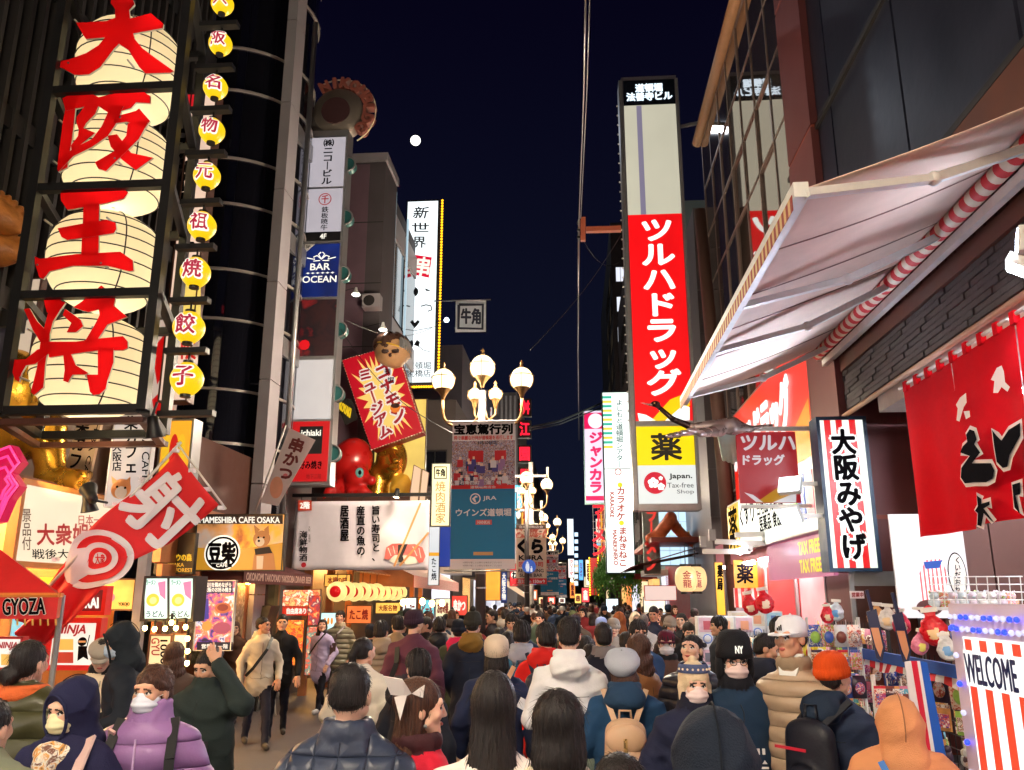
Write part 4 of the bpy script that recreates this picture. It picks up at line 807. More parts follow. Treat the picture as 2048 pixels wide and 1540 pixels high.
# konamon museum box sign, tilted
KY=20.5
S=Sign('museum_sign','tilted red box sign with a yellow starburst and katakana lettering','sign','Y',KY,(685,690,845,900)); KRED=em((205,14,36),.62,'crimson_panel'); quad=[(685,721),(790,690),(845,863),(743,899)]
L=[S.q(*p) for p in quad]; obj('box',MB().prism([(x,.0,z) for x,z in L],(0,.55,0)),mat('crimson_side',(150,16,26),.45),S.root); S.poly(quad,KRED,1,'face')
def B(u,v): 
    a,b,c,d=[Vector(p) for p in quad]; return tuple(a*(1-u)*(1-v)+b*u*(1-v)+c*u*v+d*(1-u)*v)
st=[]; rays=26
for i in range(rays*2):
    a=6.2832*i/(rays*2); r=(.66 if (i//2)%2 else .52) if i%2 else .36; st.append(B(min(.97,max(.03,.5+r*.78*math.cos(a))),min(.97,max(.03,.5+r*.9*math.sin(a)))))
S.poly(st,em((250,205,110),.8,'starburst'),2,'starburst'); WK=em((226,220,215),.8,'white_katakana'); RK=em((180,20,40),.5,'red_katakana')
for k,(mm,bo,ly) in enumerate(((WK,.17,4),(RK,.05,5))):
    S.txt('コナモン',[B(.52,.2),B(.76,.18),B(.78,.8),B(.55,.82)],mm,ly,bo,True); S.txt('ミュージアム',[B(.2,.18),B(.44,.16),B(.47,.9),B(.24,.93)],mm,ly,bo,True)
for v,ch in ((.16,'道'),(.26,'頓'),(.36,'堀')): c=B(.72+.04*v,v); S.disc(c[0],c[1],9,WK,4); S.txt(ch,(c[0]-6,c[1]-6,c[0]+6,c[1]+6),M_INK,8,.02)
c=B(.6,.66); S.disc(c[0]+6,c[1]-2,10,em((225,120,40),.8),6,'takoyaki'); S.disc(c[0]+6,c[1]-6,9,mat('sauce',(70,36,26),.5),7,'sauce',ry=5)
bt=MB()
for (a,b) in zip(L,L[1:]+L[:1]):
    n=int((Vector(b)-Vector(a)).length/.075)
    for i in range(n): q=Vector(a).lerp(Vector(b),i/n); bt.ball((q.x,.02,q.y),.028,6,0,4)
obj('edge_bulbs',bt,mat('dull_bulb',(220,200,170),.3),S.root,True)
tk=thing('takoyaki_ball','big brown takoyaki ball with a sauce topping on the tilted red sign','sculpture',atY(787,702,KY-.2))
TB=SDF().ell((0,0,0),(.47,.44,.44),0,.04,disp=lambda x,y,z:.012*np.sin(x*11+y*5)+.01*np.sin(z*13+x*6)).ell((-.06,.0,.14),(.45,.44,.36),1,.03,disp=lambda x,y,z:.03*np.sin(np.arctan2(y,x)*6))
for sx in (-.13,.14): TB.ell((sx,-.4,-.12),(.1,.05,.06),2,.02)
TB.ell((.02,-.44,-.24),(.05,.04,.06),2,.02); V,Fc,lb_=TB.mesh(.03); link(bpy.data.objects.new('ball',np_mesh('ball',[(V,Fc,lb_)],[mat('takoyaki_batter',(176,136,96),.55,noise=.3,scale=4),mat('sauce_glaze',(74,50,40),.3),mat('mouth_dark',(52,34,30),.5)])),tk)
obj('band',MB().tube([(.45*math.cos(a),.45*math.sin(a),.06-.12*math.cos(a)) for a in [i*.2094 for i in range(31)]],.025,6),mat('gold_band',(210,170,60),.4,.5),tk,True)
for i in range(9): a=-.9+i*.16; obj('sign_letter',MB().box((.42*math.cos(a)-.02,.5*math.sin(a)-.03,-.02-i*.02),(.42*math.cos(a)+.05,.5*math.sin(a)+.02,.24-i*.02)),M_STEEL,tk)
# octopus, gold face, banner
OC=SDF().ell((0,0,.75),(.5,.45,.6),0,.1,R=_rot(.35,'y')).ell((.25,-.3,.32),(.3,.25,.3),0,.12).cone((.38,-.35,.3),(.62,-.45,.22),.1,.12,0,.05)
for i in range(6):
    a=-2.6+i*.72; p0=np.array([.05*i-.1,-.1,.2]); p1=p0+np.array([.34*math.cos(a),-.28+.1*(i%2),-.22]); p2=p1+np.array([.3*math.cos(a+.7),-.05,-.14+.1*(i%3)]); OC.cone(p0,p1,.17,.12,0,.06).cone(p1,p2,.12,.07,0,.05)
V,Fc,lb_=OC.mesh(.04); oc=thing('octopus_sculpture','big glossy red octopus sculpture under the tilted museum sign','sculpture',atY(700,985,KY+.2)); link(bpy.data.objects.new('body',np_mesh('body',[(V*1.05,Fc,lb_)],[mat('octopus_red',(190,26,24),.3,noise=.18,scale=3,coat=.3)])),oc)
for (x,z) in ((.35,.42),): obj('eye',MB().ball((x*1.05,-.55,z),(.11,.06,.13),14,0,8),mat('teal_eye',(120,190,190),.2,.2),oc,True); obj('pupil',MB().ball((x*1.05+.02,-.6,z),(.045,.03,.06),10,0,6),M_INK,oc,True)
obj('plinth',MB().box((-.7,-.5,-.35),(1.9,.6,-.12)),M_BROWNM,oc)
GF=SDF().ell((0,0,.55),(.42,.35,.6),0,.1).cone((.05,-.3,.7),(.2,-.42,.45),.07,.12,0,.06).ell((.1,-.32,.3),(.16,.1,.06),0,.04).cone((-.1,-.25,.85),(.3,-.28,.88),.06,.05,0,.05).cone((-.35,.1,.2),(-.4,.1,-.4),.3,.34,0,.1).ell((.3,-.1,-.25),(.3,.25,.4),1,.08,disp=lambda x,y,z:.02*np.sin(x*18)*np.sin(z*18))
V,Fc,lb_=GF.mesh(.04); gf=thing('gold_figure','shiny golden face sculpture with a ruffled collar behind the octopus','sculpture',atY(782,960,KY+.8)); link(bpy.data.objects.new('head',np_mesh('head',[(V*.98,Fc,lb_)],[M_GOLD,mat('yellow_ruffle',(224,170,50),.6)])),gf)
S=Sign('backdrop_board','glowing cream and yellow display backing behind octopus and golden face','sign','Y',KY+1.6,(692,800,850,1005)); S.cab(.1,M_BROWNM,em((250,214,110),.75,'cream_display',.25,1.5),.02)
S=Sign('banner_strip','black and yellow takoyaki strip banner between tenant sign and red sign','sign','Y',20.2,(668,792,712,852)); S.poly([(668,792),(704,800),(716,838),(690,850)],mat('black_cloth',(26,24,22),.7),1,'face',thick=.02); S.txt('TAKOYAKI',[(672,797),(703,818),(700,836),(671,812)],em((245,205,30),.7),3,.05)
for i,(a,b,c,d) in enumerate((((828,930),(843,938),(836,1005),(818,1000)),((845,938),(858,946),(852,1005),(838,1005)))):
    S=Sign('name_board',['pale narrow name board leaning by the golden face, the inner one','pale narrow name board leaning by the golden face, the outer one'][i],'sign','Y',20.0,(820,930,856,1005)); S.poly([a,b,c,d],em((245,205,170),.7,'pale_board2'),1,'face',thick=.04); S.stroke([a,b,c,d],1.6,M_WOOD,2,'frame',True)
# izakaya cloth banner
S=Sign('cloth_banner','wide white izakaya banner with vertical black writing and a sushi picture','banner','Y',17.5,(588,1002,858,1140)); S.sheet(mat('white_canvas',(216,208,218),.8,noise=.05),amp=.02,per=1.1,nx=30,nz=12)
for t,x in (('旨い寿司と、',752),('産直の魚の',722),('居酒屋',690)): S.txt(t,(x-8,1012,x+8,[1122,1110,1082][[752,722,690].index(x)]),M_INK,3,.03,True)
S.rect(597,1001,624,1021,em((222,66,30),.5,'orange_print'),3); S.txt('2階',(601,1004,620,1018),M_WHL,4,.03); S.txt('海鮮物酒',(600,1062,615,1122),M_INK,3,.02,True); S.txt('大阪 道頓堀',(617,1052,621,1085),M_INK,3,0,True); S.disc(608,1130,5,em((200,40,50),.5),3)
SAL=mat('salmon_print',(226,112,104),.6,noise=.25,scale=6); S.poly([(769,1118),(773,1095),(785,1088),(800,1087),(812,1089),(830,1088),(845,1095),(851,1112),(846,1124),(838,1126),(830,1114),(810,1110),(790,1110),(778,1120)],SAL,3,'sushi_topping'); S.poly([(778,1122),(790,1110),(812,1110),(830,1114),(836,1126),(815,1129),(790,1127)],mat('rice_print',(236,228,214),.7),2,'sushi_rice'); S.poly([(797,1090),(816,1088),(806,1112),(810,1127),(798,1124),(796,1110)],mat('seaweed_print',(40,36,38),.6),4,'seaweed')
for a,b in (((842,1006),(789,1133)),((858,1065),(800,1132))): S.stroke([a,b],4,mat('chopstick_print',(206,150,96),.6),5,'chopstick')
for a,b in (((777,1096),(783,1112)),((787,1092),(791,1108)),((826,1093),(834,1112)),((838,1096),(842,1116))): S.stroke([a,b],1.4,mat('rice_print',(236,228,214),.7),5,'fat_line')
obj('hanging_bar',MB().box((-S.W/2-.1,.02,S.Hh+.1),(S.W/2+.05,.1,S.Hh+.17)),M_BLACK,S.root)
for i in range(9): x=-S.W/2+.1+i*(S.W-.2)/8; obj('tie',MB().tube([(x,.02,S.Hh-.03),(x,.05,S.Hh+.13)],.008,4),M_BLACK,S.root)
spotlamp('small black spotlight clipped over the izakaya banner',793,990,17.2,(-.1,-.2,-1),power=20,s=.9,bracket=(0,.3,.1))
# kushikatsu nobori
S=Sign('nobori_flag','small slanted white flag reading kushikatsu','flag','Y',14.2,(520,855,632,1015)); S.poly([(579,856),(631,880),(556,1012),(521,1005)],mat('white_nobori',(220,206,206),.8,noise=.06),1,'cloth',thick=.006); S.txt('串かつ',[(585,874),(613,882),(580,962),(556,952)],mat('maroon_ink',(110,40,40),.7),3,.05,True); S.disc(553,975,13,mat('peach_print',(236,170,140),.7),2,'printed_skewer',ry=22); S.disc(571,952,5,mat('pink_ink',(220,120,130),.7),3)
obj('pole',MB().tube([tuple(Vector((*S.q(572,850),0)).xzy),tuple(Vector((*S.q(508,1030),0)).xzy)],.015,6),M_POLE,S.root,True)
# small lit vertical sign
S=Sign('vertical_sign','cream lit vertical yakiniku sign with brush emblem','sign','Y',17.5,(864,928,899,1051)); S.cab(.15,M_DARK,em((252,238,180),1.15,'cream_lit_panel',.08),.02); S.stroke([(869,934),(893,934),(893,957),(869,957)],2.4,M_INK,3,'emblem_square',True); S.txt('牛角',(872,938,890,953),M_INK,3,.04); S.txt('焼肉酒家',(871,963,891,1046),em((190,140,60),.6),3,.01,True)
S=Sign('wall_panel_sign','plain blue panel under the cream yakiniku sign','sign','Y',21,(880,1054,901,1133)); S.cab(.1,M_DARK,em((24,60,160),.7,'blue_panel2'),.01)
S=Sign('wall_panel_sign','pale lit panel beside the end of the izakaya banner','sign','Y',22,(858,1054,878,1170)); S.cab(.1,M_DARK,em((220,225,230),.9,'pale_lit'),.01); S.rect(858,1105,878,1112,em((240,170,40),.9),3); S.txt('たこ焼',(863,1116,873,1160),M_INK,3,.02,True)
# takoyaki restaurant with striped awning and dotted lanterns
rs=thing('takoyaki_restaurant','warm lit restaurant front with timber eaves under the izakaya banner','shop',(-5.6,22,0))
obj('back_wall',MB().box((-1.6,-4,0),(-1.5,10,3.4)),em((255,170,70),.9,'amber_wall_glow',.5,1.3),rs); obj('fascia',MB().box((-.3,-4,2.9),(-.1,10,3.6)),M_OAK,rs); obj('ceiling',MB().box((-1.5,-4,2.95),(-.3,10,3.0)),M_OAK,rs)  # back wall glows amber in place of lamplight falling on it
for k in range(9): obj('pillar',MB().box((-.25,-3.9+k*1.7,0),(-.1,-3.75+k*1.7,2.9)),M_OAK,rs)
for k in range(12): obj('eave_plank',MB().bar((-.1,-3.8+k*.36,3.0),(.9,-3.8+k*.36,2.55),.3,.03),M_OAK,rs)
for k in range(8): obj('ceiling_light',MB().box((-1.2,-3.6+k*1.6,2.86),(-.9,-3.2+k*1.6,2.93)),em((255,190,100),64,'shop_tube_warm'),rs)
rnd=random.Random(8)
for k in range(22): y=-3.8+rnd.random()*12; z=1.2+rnd.random()*1.4; obj('menu_card',MB().box((-1.49,y,z),(-1.46,y+.3+rnd.random()*.4,z+.2+rnd.random()*.35)),em(rnd.choice([(255,235,190),(220,50,30),(255,200,80),(250,250,240),(90,180,190)]),.9,'menu_print2'),rs)
M_LT=em((255,226,140),1.0,'dotted_lantern_paper',.1,5); lm=MB().lathe([(.08,-.2)]+[(.08+.13*math.sin(math.pi*i/8)**.6,-.2+.4*i/8) for i in range(9)]+[(.08,.2)],n=16,axis='x').mesh('shell',[M_LT],True); dm=MB().lathe([(0,0),(.12,.012),(.0,.014)],n=16,axis='y').mesh('red_dot',[em((214,20,24),.8,'red_dot')],True)
for i in range(10):
    y=17.7+i*.72; t=thing('dotted_lantern',f'cream paper lantern with a red dot under the eaves, {["first","second","third","fourth","fifth","sixth","seventh","eighth","ninth","tenth"][i]} along the row','lantern',(-5.0,y,2.12+.02*(i%2)),0,'dotted lanterns along the eaves')
    link(bpy.data.objects.new('shell',lm),t); d=link(bpy.data.objects.new('red_dot',dm),t); d.location=(.02,-.215,0); obj('hook',MB().tube([(0,0,.2),(0,0,.42)],.01,5),M_BLACK,t)
an=thing('striped_awning','red and white striped awning over the takoyaki counter','awning',(-4.6,25.5,0)); M_ST=stripes('stripe_canvas',(196,40,44),(232,214,206),'Y',.16)
obj('slope',MB().quad((.5,-4,2.55),(.5,4.5,2.5),(-.9,4.5,3.15),(-.9,-4,3.2)),mat('pale_canvas',(214,178,166),.7),an); obj('valance',MB().quad((.505,-4,2.55),(.505,4.5,2.5),(.505,4.5,2.2),(.505,-4,2.25)),M_ST,an); obj('end_panel',MB().poly([(.5,-4.0,2.55),(-.9,-4.0,3.2),(-.9,-4.0,2.3),(.5,-4.0,2.25)]),M_OAK,an)
bulbs('string_lights','cluster of bare bulbs glowing under the striped awning',[(806,1205),(816,1204),(845,1203),(864,1207),(884,1206)],21.5,.07,16)
S=Sign('shop_board','red lacquer free seating board on the counter','sign','Y',16.2,(566,1214,632,1230)); S.cab(.06,mat('red_lacquer',(196,26,28),.4),em((214,50,30),.9,'red_board'),.01); S.txt('自由席あります',(574,1216,630,1228),M_WHL,3,.03)
S=Sign('shop_board','red lit menu board full of dish pictures above the shop machine','sign','Y',16.5,(566,1180,640,1212)); S.cab(.06,M_BROWNM,photo_print('red_menu',[(190,40,30),(255,190,120),(230,80,50),(250,230,200),(160,30,30)],10,1.0,4),.01)
S=Sign('shop_board','orange lit shelf of sample dishes behind the couple','sign','Y',16.4,(562,1240,606,1330)); S.cab(.06,M_BROWNM,photo_print('shelf_menu',[(150,40,20),(255,150,50),(230,60,40),(255,210,120)],12,1.0,6),.01)
S=Sign('menu_poster','tall food poster hung next to the dark ticket machine','poster','Y',15.9,(617,1192,640,1250)); S.cab(.04,M_DARK,photo_print('skewer_print',[(240,190,120),(200,60,40),(120,60,80),(250,220,190)],9,.9,7),.01)
S=Sign('menu_poster','lower food poster beside the dark ticket machine','poster','Y',15.9,(612,1254,640,1350)); S.cab(.04,M_DARK,photo_print('seafood_print',[(240,220,200),(220,90,60),(90,140,130),(250,200,150)],10,.9,8),.01)
S=Sign('menu_light','pale cyan lit menu with skewers behind the couple','sign','Y',16.3,(641,1226,672,1300)); S.cab(.06,M_DARK,em((200,240,240),1.2,'cyan_menu'),.01); [S.disc(x,1242,2.4,em((240,150,40),.9),3,'skewer',ry=7) for x in (650,657,664)]
vm=thing('ticket_machine','dark tall ticket machine with a slanted screen beside the food posters','machine',(atZ(592,1385,0).x,15.9,0)); obj('body',MB().box((-.28,-.25,0),(.28,.25,1.35)),M_DARK,vm); obj('screen_hood',MB().prism([(-.28,-.25,1.351),(.28,-.25,1.351),(.28,.25,1.351),(-.28,.25,1.351)],(.1,.15,.5)),M_DARK,vm); obj('slot',MB().box((-.1,-.262,1.0),(.1,-.251,1.06)),M_STEEL,vm)
af=thing('sign_stand','folding A frame stand with white tube legs by the couple','sign stand',(atZ(590,1405,0).x,15.4,0))
lg=[((-.25,-.2,0),(-.05,0,.85)),((.25,-.2,0),(.05,0,.85)),((-.25,.25,0),(-.05,0,.85)),((.25,.25,0),(.05,0,.85))]
for a,b in lg: obj('leg',MB().tube([a,b],.016,6),M_WHITE,af,True)
obj('cross_bar',MB().tube([(-.15,-.1,.42),(.15,-.1,.42)],.012,6),M_WHITE,af,True)

for px0,py0,px1,py1,Y,c,t,l in ((694,1212,742,1246,20.5,(236,120,60),'たこ焼','orange takoyaki board at the counter below the dotted lanterns'),(752,1206,800,1226,22.5,(255,196,90),'大阪名物','amber name board under the eaves'),(806,1196,832,1232,23.5,(235,245,240),'メニュー','white menu board under the hanging bulbs'),(842,1200,868,1236,24.5,(120,210,220),'ビール','cyan drinks poster by the striped awning'),(872,1198,900,1234,25.5,(250,235,190),'お好み焼','cream poster by the striped awning'),(904,1192,934,1230,26.5,(226,60,50),'串かつ','red poster past the striped awning'),(650,1150,700,1172,19.0,(255,180,80),'本場の味','glowing amber strip board under the izakaya banner')):
    S=Sign('counter_board',l,'sign','Y',Y,(px0,py0,px1,py1)); S.cab(.06,M_WOOD,em(c,1.15,'counter_lit',.2,4),.02); S.txtf(t,.12,.2,.88,.8,em((150,20,20),.5) if c[1]>100 else M_WHL,3,.03)
# ================================================================ street lamps and their banners
M_BRZ=mat('bronze_paint',(112,84,48),.4,.5); M_POST=mat('post_brown',(88,80,80),.4,.4); M_GLOBE=em((255,226,168),3.2,'globe_glow')
def lamp(label,X,Y,front=True,rz=0):
    t=thing('street_lamp',label,'street lamp',(X,Y,0),rz,'street lamps along the road')
    obj('base',MB().lathe([(0,0),(.16,0),(.16,.5),(.12,.6),(.1,.7)],n=20),M_POST,t,True); obj('post',MB().tube([(0,0,.6),(0,0,5.75)],[.1]*1+[.07],14),M_POST,t,True)
    for z in (2.4,2.15): obj('post_band',MB().lathe([(.092,z),(.1,z),(.1,z+.03),(.092,z+.03)],n=16),M_STEEL,t)
    def globe(x,y,z,r,nm='globe'):
        g=obj(nm,MB().ball((x,y,z),(r,r,r*1.08),20,0,12),M_GLOBE,t,True)
        if r>.15: l=bpy.data.lights.new('globe_light','POINT'); l.energy=GLOBE; l.color=lin((255,236,208)); l.shadow_soft_size=r*1.35; lo=bpy.data.objects.new('globe_light',l); link(lo,g); lo.location=(x,y,z)
        c=MB()
        for k in range(4): a=k*math.pi/2+math.pi/4*0; c.tube([(x+(r+.012)*math.cos(a)*math.cos(e),y+(r+.012)*math.sin(a)*math.cos(e),z+(r*1.08+.012)*math.sin(e)) for e in [(-70+i*14)*math.pi/180 for i in range(8)]],.008,5)
        c.tube([(x+(r+.015)*math.cos(i*.3142),y+(r+.015)*math.sin(i*.3142),z+.06) for i in range(21)],.009,5,0,False)
        obj('cage',c,M_BRZ,g); obj('finial',MB().lathe([(.05,z+r*1.05),(.02,z+r*1.08+.06),(.035,z+r*1.08+.09),(0,z+r*1.08+.15)],c=(x,y,0),n=10),M_BRZ,g,True)
        obj('cup',MB().lathe([(.03,z-r*1.1-.14),(.05,z-r*1.1-.06),(r*.62,z-r*.86),(r*.7,z-r*.78)],c=(x,y,0),n=16),M_BRZ,g,True)
    globe(0,0,6.2,.225)
    for s in (-1,1):
        globe(s*.74,0,5.96,.21)
        obj('arm',MB().tube([(s*.05,0,5.35)]+[(s*(.05+.345*(1-math.cos(a))),0,5.35-.3*math.sin(a)) for a in [i*math.pi/8 for i in range(1,8)]]+[(s*.74,0,5.35),(s*.74,0,5.62)],.03,8),M_BRZ,t,True)
    for s in (-1,1): 
        globe(s*.2,.5,5.8,.12); obj('arm',MB().tube([(0,.05,5.3),(s*.1,.3,5.25),(s*.2,.5,5.4),(s*.2,.5,5.6)],.022,6),M_BRZ,t,True)
    return t
lps=[(-1.66,15,'tall five globe street lamp carrying the procession banner'),(-1.68,30,'street lamp with glowing globes above the sushi bar banner'),(-1.62,45.5,'third street lamp down the road with warm globes'),(-1.55,61,'farthest street lamp with tiny warm globes'),(-1.66,0.2,'street lamp standing beside the viewpoint, nearest of the row'),(-1.66,-14.5,'street lamp behind the viewpoint')]  # last two lamps are out of view, added to light the near crowd
for X,Y,l in lps: lamp(l,X,Y)
# procession banner on the first lamp
def arms(S,z=None):
    for zz in ((S.Hh+.03,-.03)): obj('banner_rod',MB().tube([(-S.W/2-.12,.03,zz),(S.W/2+.03,.03,zz)],.015,6),M_STEEL,S.root,True)
def procession(label,Y,box,full=True,n=26):
    S=Sign('street_banner',label,'banner','Y',Y,box,'procession banners on the lamps'); S.sheet(mat('banner_cloth',(206,200,206),.7,noise=.03),amp=.012*S.k,per=1.2,nx=20,nz=26); S.layer0=-.02
    PW=photo_print('procession_photo',[(60,50,80),(150,50,60),(200,190,200),(70,70,130),(190,150,130),(40,36,56),(180,40,50)],n,.0,2,1.2)
    S.fr(0,.0,1,.13,mat('banner_white',(222,214,218),.7,noise=0),1); S.txtf('宝恵駕行列',.03,.015,.96,.085,M_INK,3,.06); S.txtf('粋で華麗な行列が道頓堀を巡行します',.03,.095,.97,.125,mat('red_print2',(214,40,40),.6,noise=0),3,.02)
    S.fr(0,.13,1,.44,PW,1,'printed_photo'); S.txtf('1月10日㊏',.42,.132,.72,.158,M_INK,3,.03)
    # figures printed in the photograph
    rnd=random.Random(4); SK=mat('print_skin',(222,186,168),.7,noise=0)
    for k in range(26 if full else 8):
        u=.05+.9*rnd.random(); v=.26+.14*rnd.random(); w=.035+.02*rnd.random(); c=rnd.choice([(40,40,80),(70,60,130),(190,40,50),(210,205,215),(50,44,60),(150,110,160)])
        S.fr(u-w,v,u+w,v+.05,mat('print_robe',c,.7,noise=0),2+k*.2,'printed_figure'); S.fr(u-w*.45,v-.02,u+w*.45,v,SK,2.1+k*.2,'printed_figure')
    S.fr(.26,.2,.5,.28,mat('print_robe',(190,30,40),.7,noise=0),2,'printed_figure'); S.fr(.68,.2,.86,.27,mat('print_robe',(200,40,50),.7,noise=0),2,'printed_figure')
    S.txtf('戎  橋  筋　 心 斎 橋 筋\n宗右衛門町　 道　頓　堀',.06,.385,.94,.435,mat('banner_white',(222,214,218),.7,noise=0),9,.03)
    S.fr(0,.44,1,.465,mat('banner_red',(204,40,44),.7,noise=0),1); S.txtf('道頓堀商店会',.3,.444,.7,.462,mat('banner_white',(222,214,218),.7,noise=0),3,.02)
    S.fr(0,.465,1,.935,mat('banner_teal',(14,112,158),.6,noise=.05),1); S.fr(0,.935,1,1,mat('banner_white',(222,214,218),.7,noise=0),1)
    WT=mat('banner_white',(222,214,218),.7,noise=0); S.txtf('JRA',.5,.515,.71,.548,WT,3,.02); S.txtf('ウインズ道頓堀',.08,.6,.94,.65,WT,3,.03)
    w,h=S.W,S.Hh; c=((.38-.5)*w,(1-.532)*h); rr=.085*w
    obj('logo_ring',MB().add([(c[0]+rr*k*math.cos(a),-.04,c[1]+rr*k*math.sin(a)) for k in (1,.78) for a in [i*.2618 for i in range(24)]],[(i,(i+1)%24,(i+1)%24+24,i+24) for i in range(24)]),WT,S.root)
    for sg in (1,): obj('logo_horse',MB().poly([(c[0]-rr*.6,-.041,c[1]),(c[0]+.1*rr,-.041,c[1]+rr*.6),(c[0]+.5*rr,-.041,c[1]+rr*.3),(c[0]-.05*rr,-.041,c[1]+.1*rr),(c[0]+.2*rr,-.041,c[1]-.7*rr),(c[0]-.15*rr,-.041,c[1]-.6*rr)]),WT,S.root)
    S.fr(.39,.675,.64,.707,mat('badge_red',(206,90,90),.7,noise=0),3); S.txtf('HANKAI',.42,.68,.61,.702,WT,4,.02); S.fr(.36,.888,.66,.91,mat('badge_tan',(206,160,110),.7,noise=0),3)
    for v in (.952,.972): S.txtf('※実際の催しとは異なる場合がございます',.2,v,.8,v+.012,mat('print_grey',(120,116,124),.7,noise=0),3,0)
    arms(S); return S
procession('large procession banner, dark blue below, on the nearest lamp in view',14.75,(903,845,1030,1138))
S=procession('smaller procession banner partly behind the sushi bar banner',45.3,(1081,1102,1117,1190),False,12)
S=procession('smallest procession banner, farthest down the row',60.7,(1112,1126,1133,1194),False,9)
S=Sign('street_banner','cream revolving sushi bar banner with bold black lettering on the second lamp','banner','Y',30.1,(1032,1050,1093,1168)); S.sheet(mat('cream_cloth',(222,200,180),.7,noise=.04),amp=.02,per=1.6,nx=10,nz=14); S.layer0=-.03
S.fr(0,0,1,.07,mat('banner_dark',(90,70,60),.7,noise=0),1); S.txtf('道頓堀商店会',.1,.012,.9,.058,mat('banner_white',(222,214,218),.7,noise=0),3,.02); S.fr(0,.07,1,.22,photo_print('sushi_print',[(232,200,180),(206,80,60),(240,220,200),(120,70,60)],5,0,3),1); S.txtf('くら',.08,.25,.86,.48,M_INK,3,.08); S.txtf('KURA',.1,.52,.88,.6,M_INK,3,.05); S.txtf('回転寿司',.1,.63,.88,.71,mat('red_print2',(214,40,40),.6,noise=0),3,.03); S.txtf('REVOLVING\nSUSHI BAR',.08,.75,.9,.88,M_INK,3,.02); S.fr(0,.905,1,1,mat('banner_red',(204,40,44),.7,noise=0),1); S.txtf('左150m 150m↑',.06,.92,.94,.985,mat('banner_white',(222,214,218),.7,noise=0),3,.04); arms(S)
S=Sign('road_sign','round blue pedestrian path sign on the second lamp post','sign','Y',29.6,(1044,1119,1072,1147)); S.disc(1058,1133,14,em((20,90,200),.55,'sign_blue'),2,'disc',32); WS=em((235,240,250),.7,'sign_white'); S.disc(1058,1133,14,WS,1.5,'rim',32,None,13.2); S.disc(1055,1125,1.8,WS,4,'figure'); S.poly([(1052,1127),(1058,1127),(1059,1135),(1058,1143),(1053,1143),(1051,1135)],WS,4,'figure'); S.disc(1063,1134,1.3,WS,4,'figure'); S.poly([(1061,1136),(1065,1136),(1065,1144),(1061,1144)],WS,4,'figure')
cp=thing('camera_pole','white pole with T arms carrying dome cameras behind the second lamp','pole',(atY(1062,1000,33).x,33,0)); z=atY(1062,925,33).z; obj('post',MB().tube([(0,0,0),(0,0,z)],.1,10),M_WHITE,cp,True)
for zz,ww in ((atY(1062,952,33).z,.95),(atY(1062,1020,33).z,.6)):
    obj('cross_arm',MB().box((-ww*.9,-.04,zz-.04),(ww*.75,.04,zz+.04)),M_WHITE,cp)
    for s in (-.85,.7): obj('dome_camera',MB().ball((s*ww,0,zz-.2),(.11,.11,.16),12,0,8),M_WHITE,cp,True); obj('mount',MB().tube([(s*ww,0,zz),(s*ww,0,zz+.35)],.05,8),M_WHITE,cp,True)
# overhead cable along the street, black tie cable, bracket
pts=[atY(1173,-120,6.5),atY(1168,180,12),atY(1158,440,21.5)]; cb=thing('overhead_cable','pair of thin grey overhead cables running along the street','cable',pts[-1]); o=cb.location
b=MB(); b.tube([p-o for p in pts],.012,6); b.tube([p-o+Vector((.05,0,.04)) for p in pts],.009,6); b.tube([Vector((0,0,0)),atY(1156,700,40)-o,atY(1158,880,70)-o],.03,6); obj('cable',b,M_STEEL,cb,True)
cb2=thing('tie_cable','black cable sagging between the lamp row and the karaoke sign','cable',atY(1060,855,32)); o=cb2.location; b=MB(); b.tube([Vector((0,0,0)),atY(1120,842,36)-o,atY(1190,812,41)-o,atY(1255,783,45)-o],.05,6); b.tube([Vector((0,0,-.1)),atY(1120,848,36)-o,atY(1190,820,41)-o,atY(1255,790,45)-o],.03,6); obj('cable',b,M_BLACK,cb2,True)
br=thing('insulator_bracket','rust orange bracket holding cable insulators beside the tall sign','bracket',atY(1200,458,21.8)); o=br.location; R_=mat('rust_orange',(176,92,66),.6)
b=MB(); b.bar(atY(1242,458,21.8)-o,atY(1172,460,21.8)-o,.16,.14); obj('beam',b,R_,br); b=MB(); b.bar(atY(1166,436,21.8)-o,atY(1166,482,21.8)-o,.14,.14); obj('end_plate',b,R_,br)
for py in (446,460,474): q=atY(1158,py,21.8)-o; obj('insulator',MB().lathe([(0,-.06),(.05,-.05),(.03,0),(.05,.05),(0,.06)],c=tuple(q),n=10,axis='x'),M_BLACK,br,True)
# far left neon column
for i,(ch,py) in enumerate((('桝',815),('江',858),('園',908),('屋',952))):
    S=Sign('neon_box',f'{["topmost","second","third","lowest"][i]} dark box of the red neon character column past the lamp globes','sign','Y',52,(1037,py-16,1061,py+16),'red neon boxes'); S.cab(.4,M_BLACK,mat('neon_backing',(30,8,12),.5),.05); S.txt(ch,(1040,py-13,1059,py+13),em((255,24,50),1.8,'red_neon'),4,.03)
S=Sign('vertical_sign','small red and white vertical sign behind the lamp globes','sign','Y',56,(972,815,984,845)); S.cab(.3,M_DARK,em((235,225,220),.8,'pale_sign'),.03); S.txt('クワ',(974,817,982,843),em((200,20,30),.6),3,.05,True)
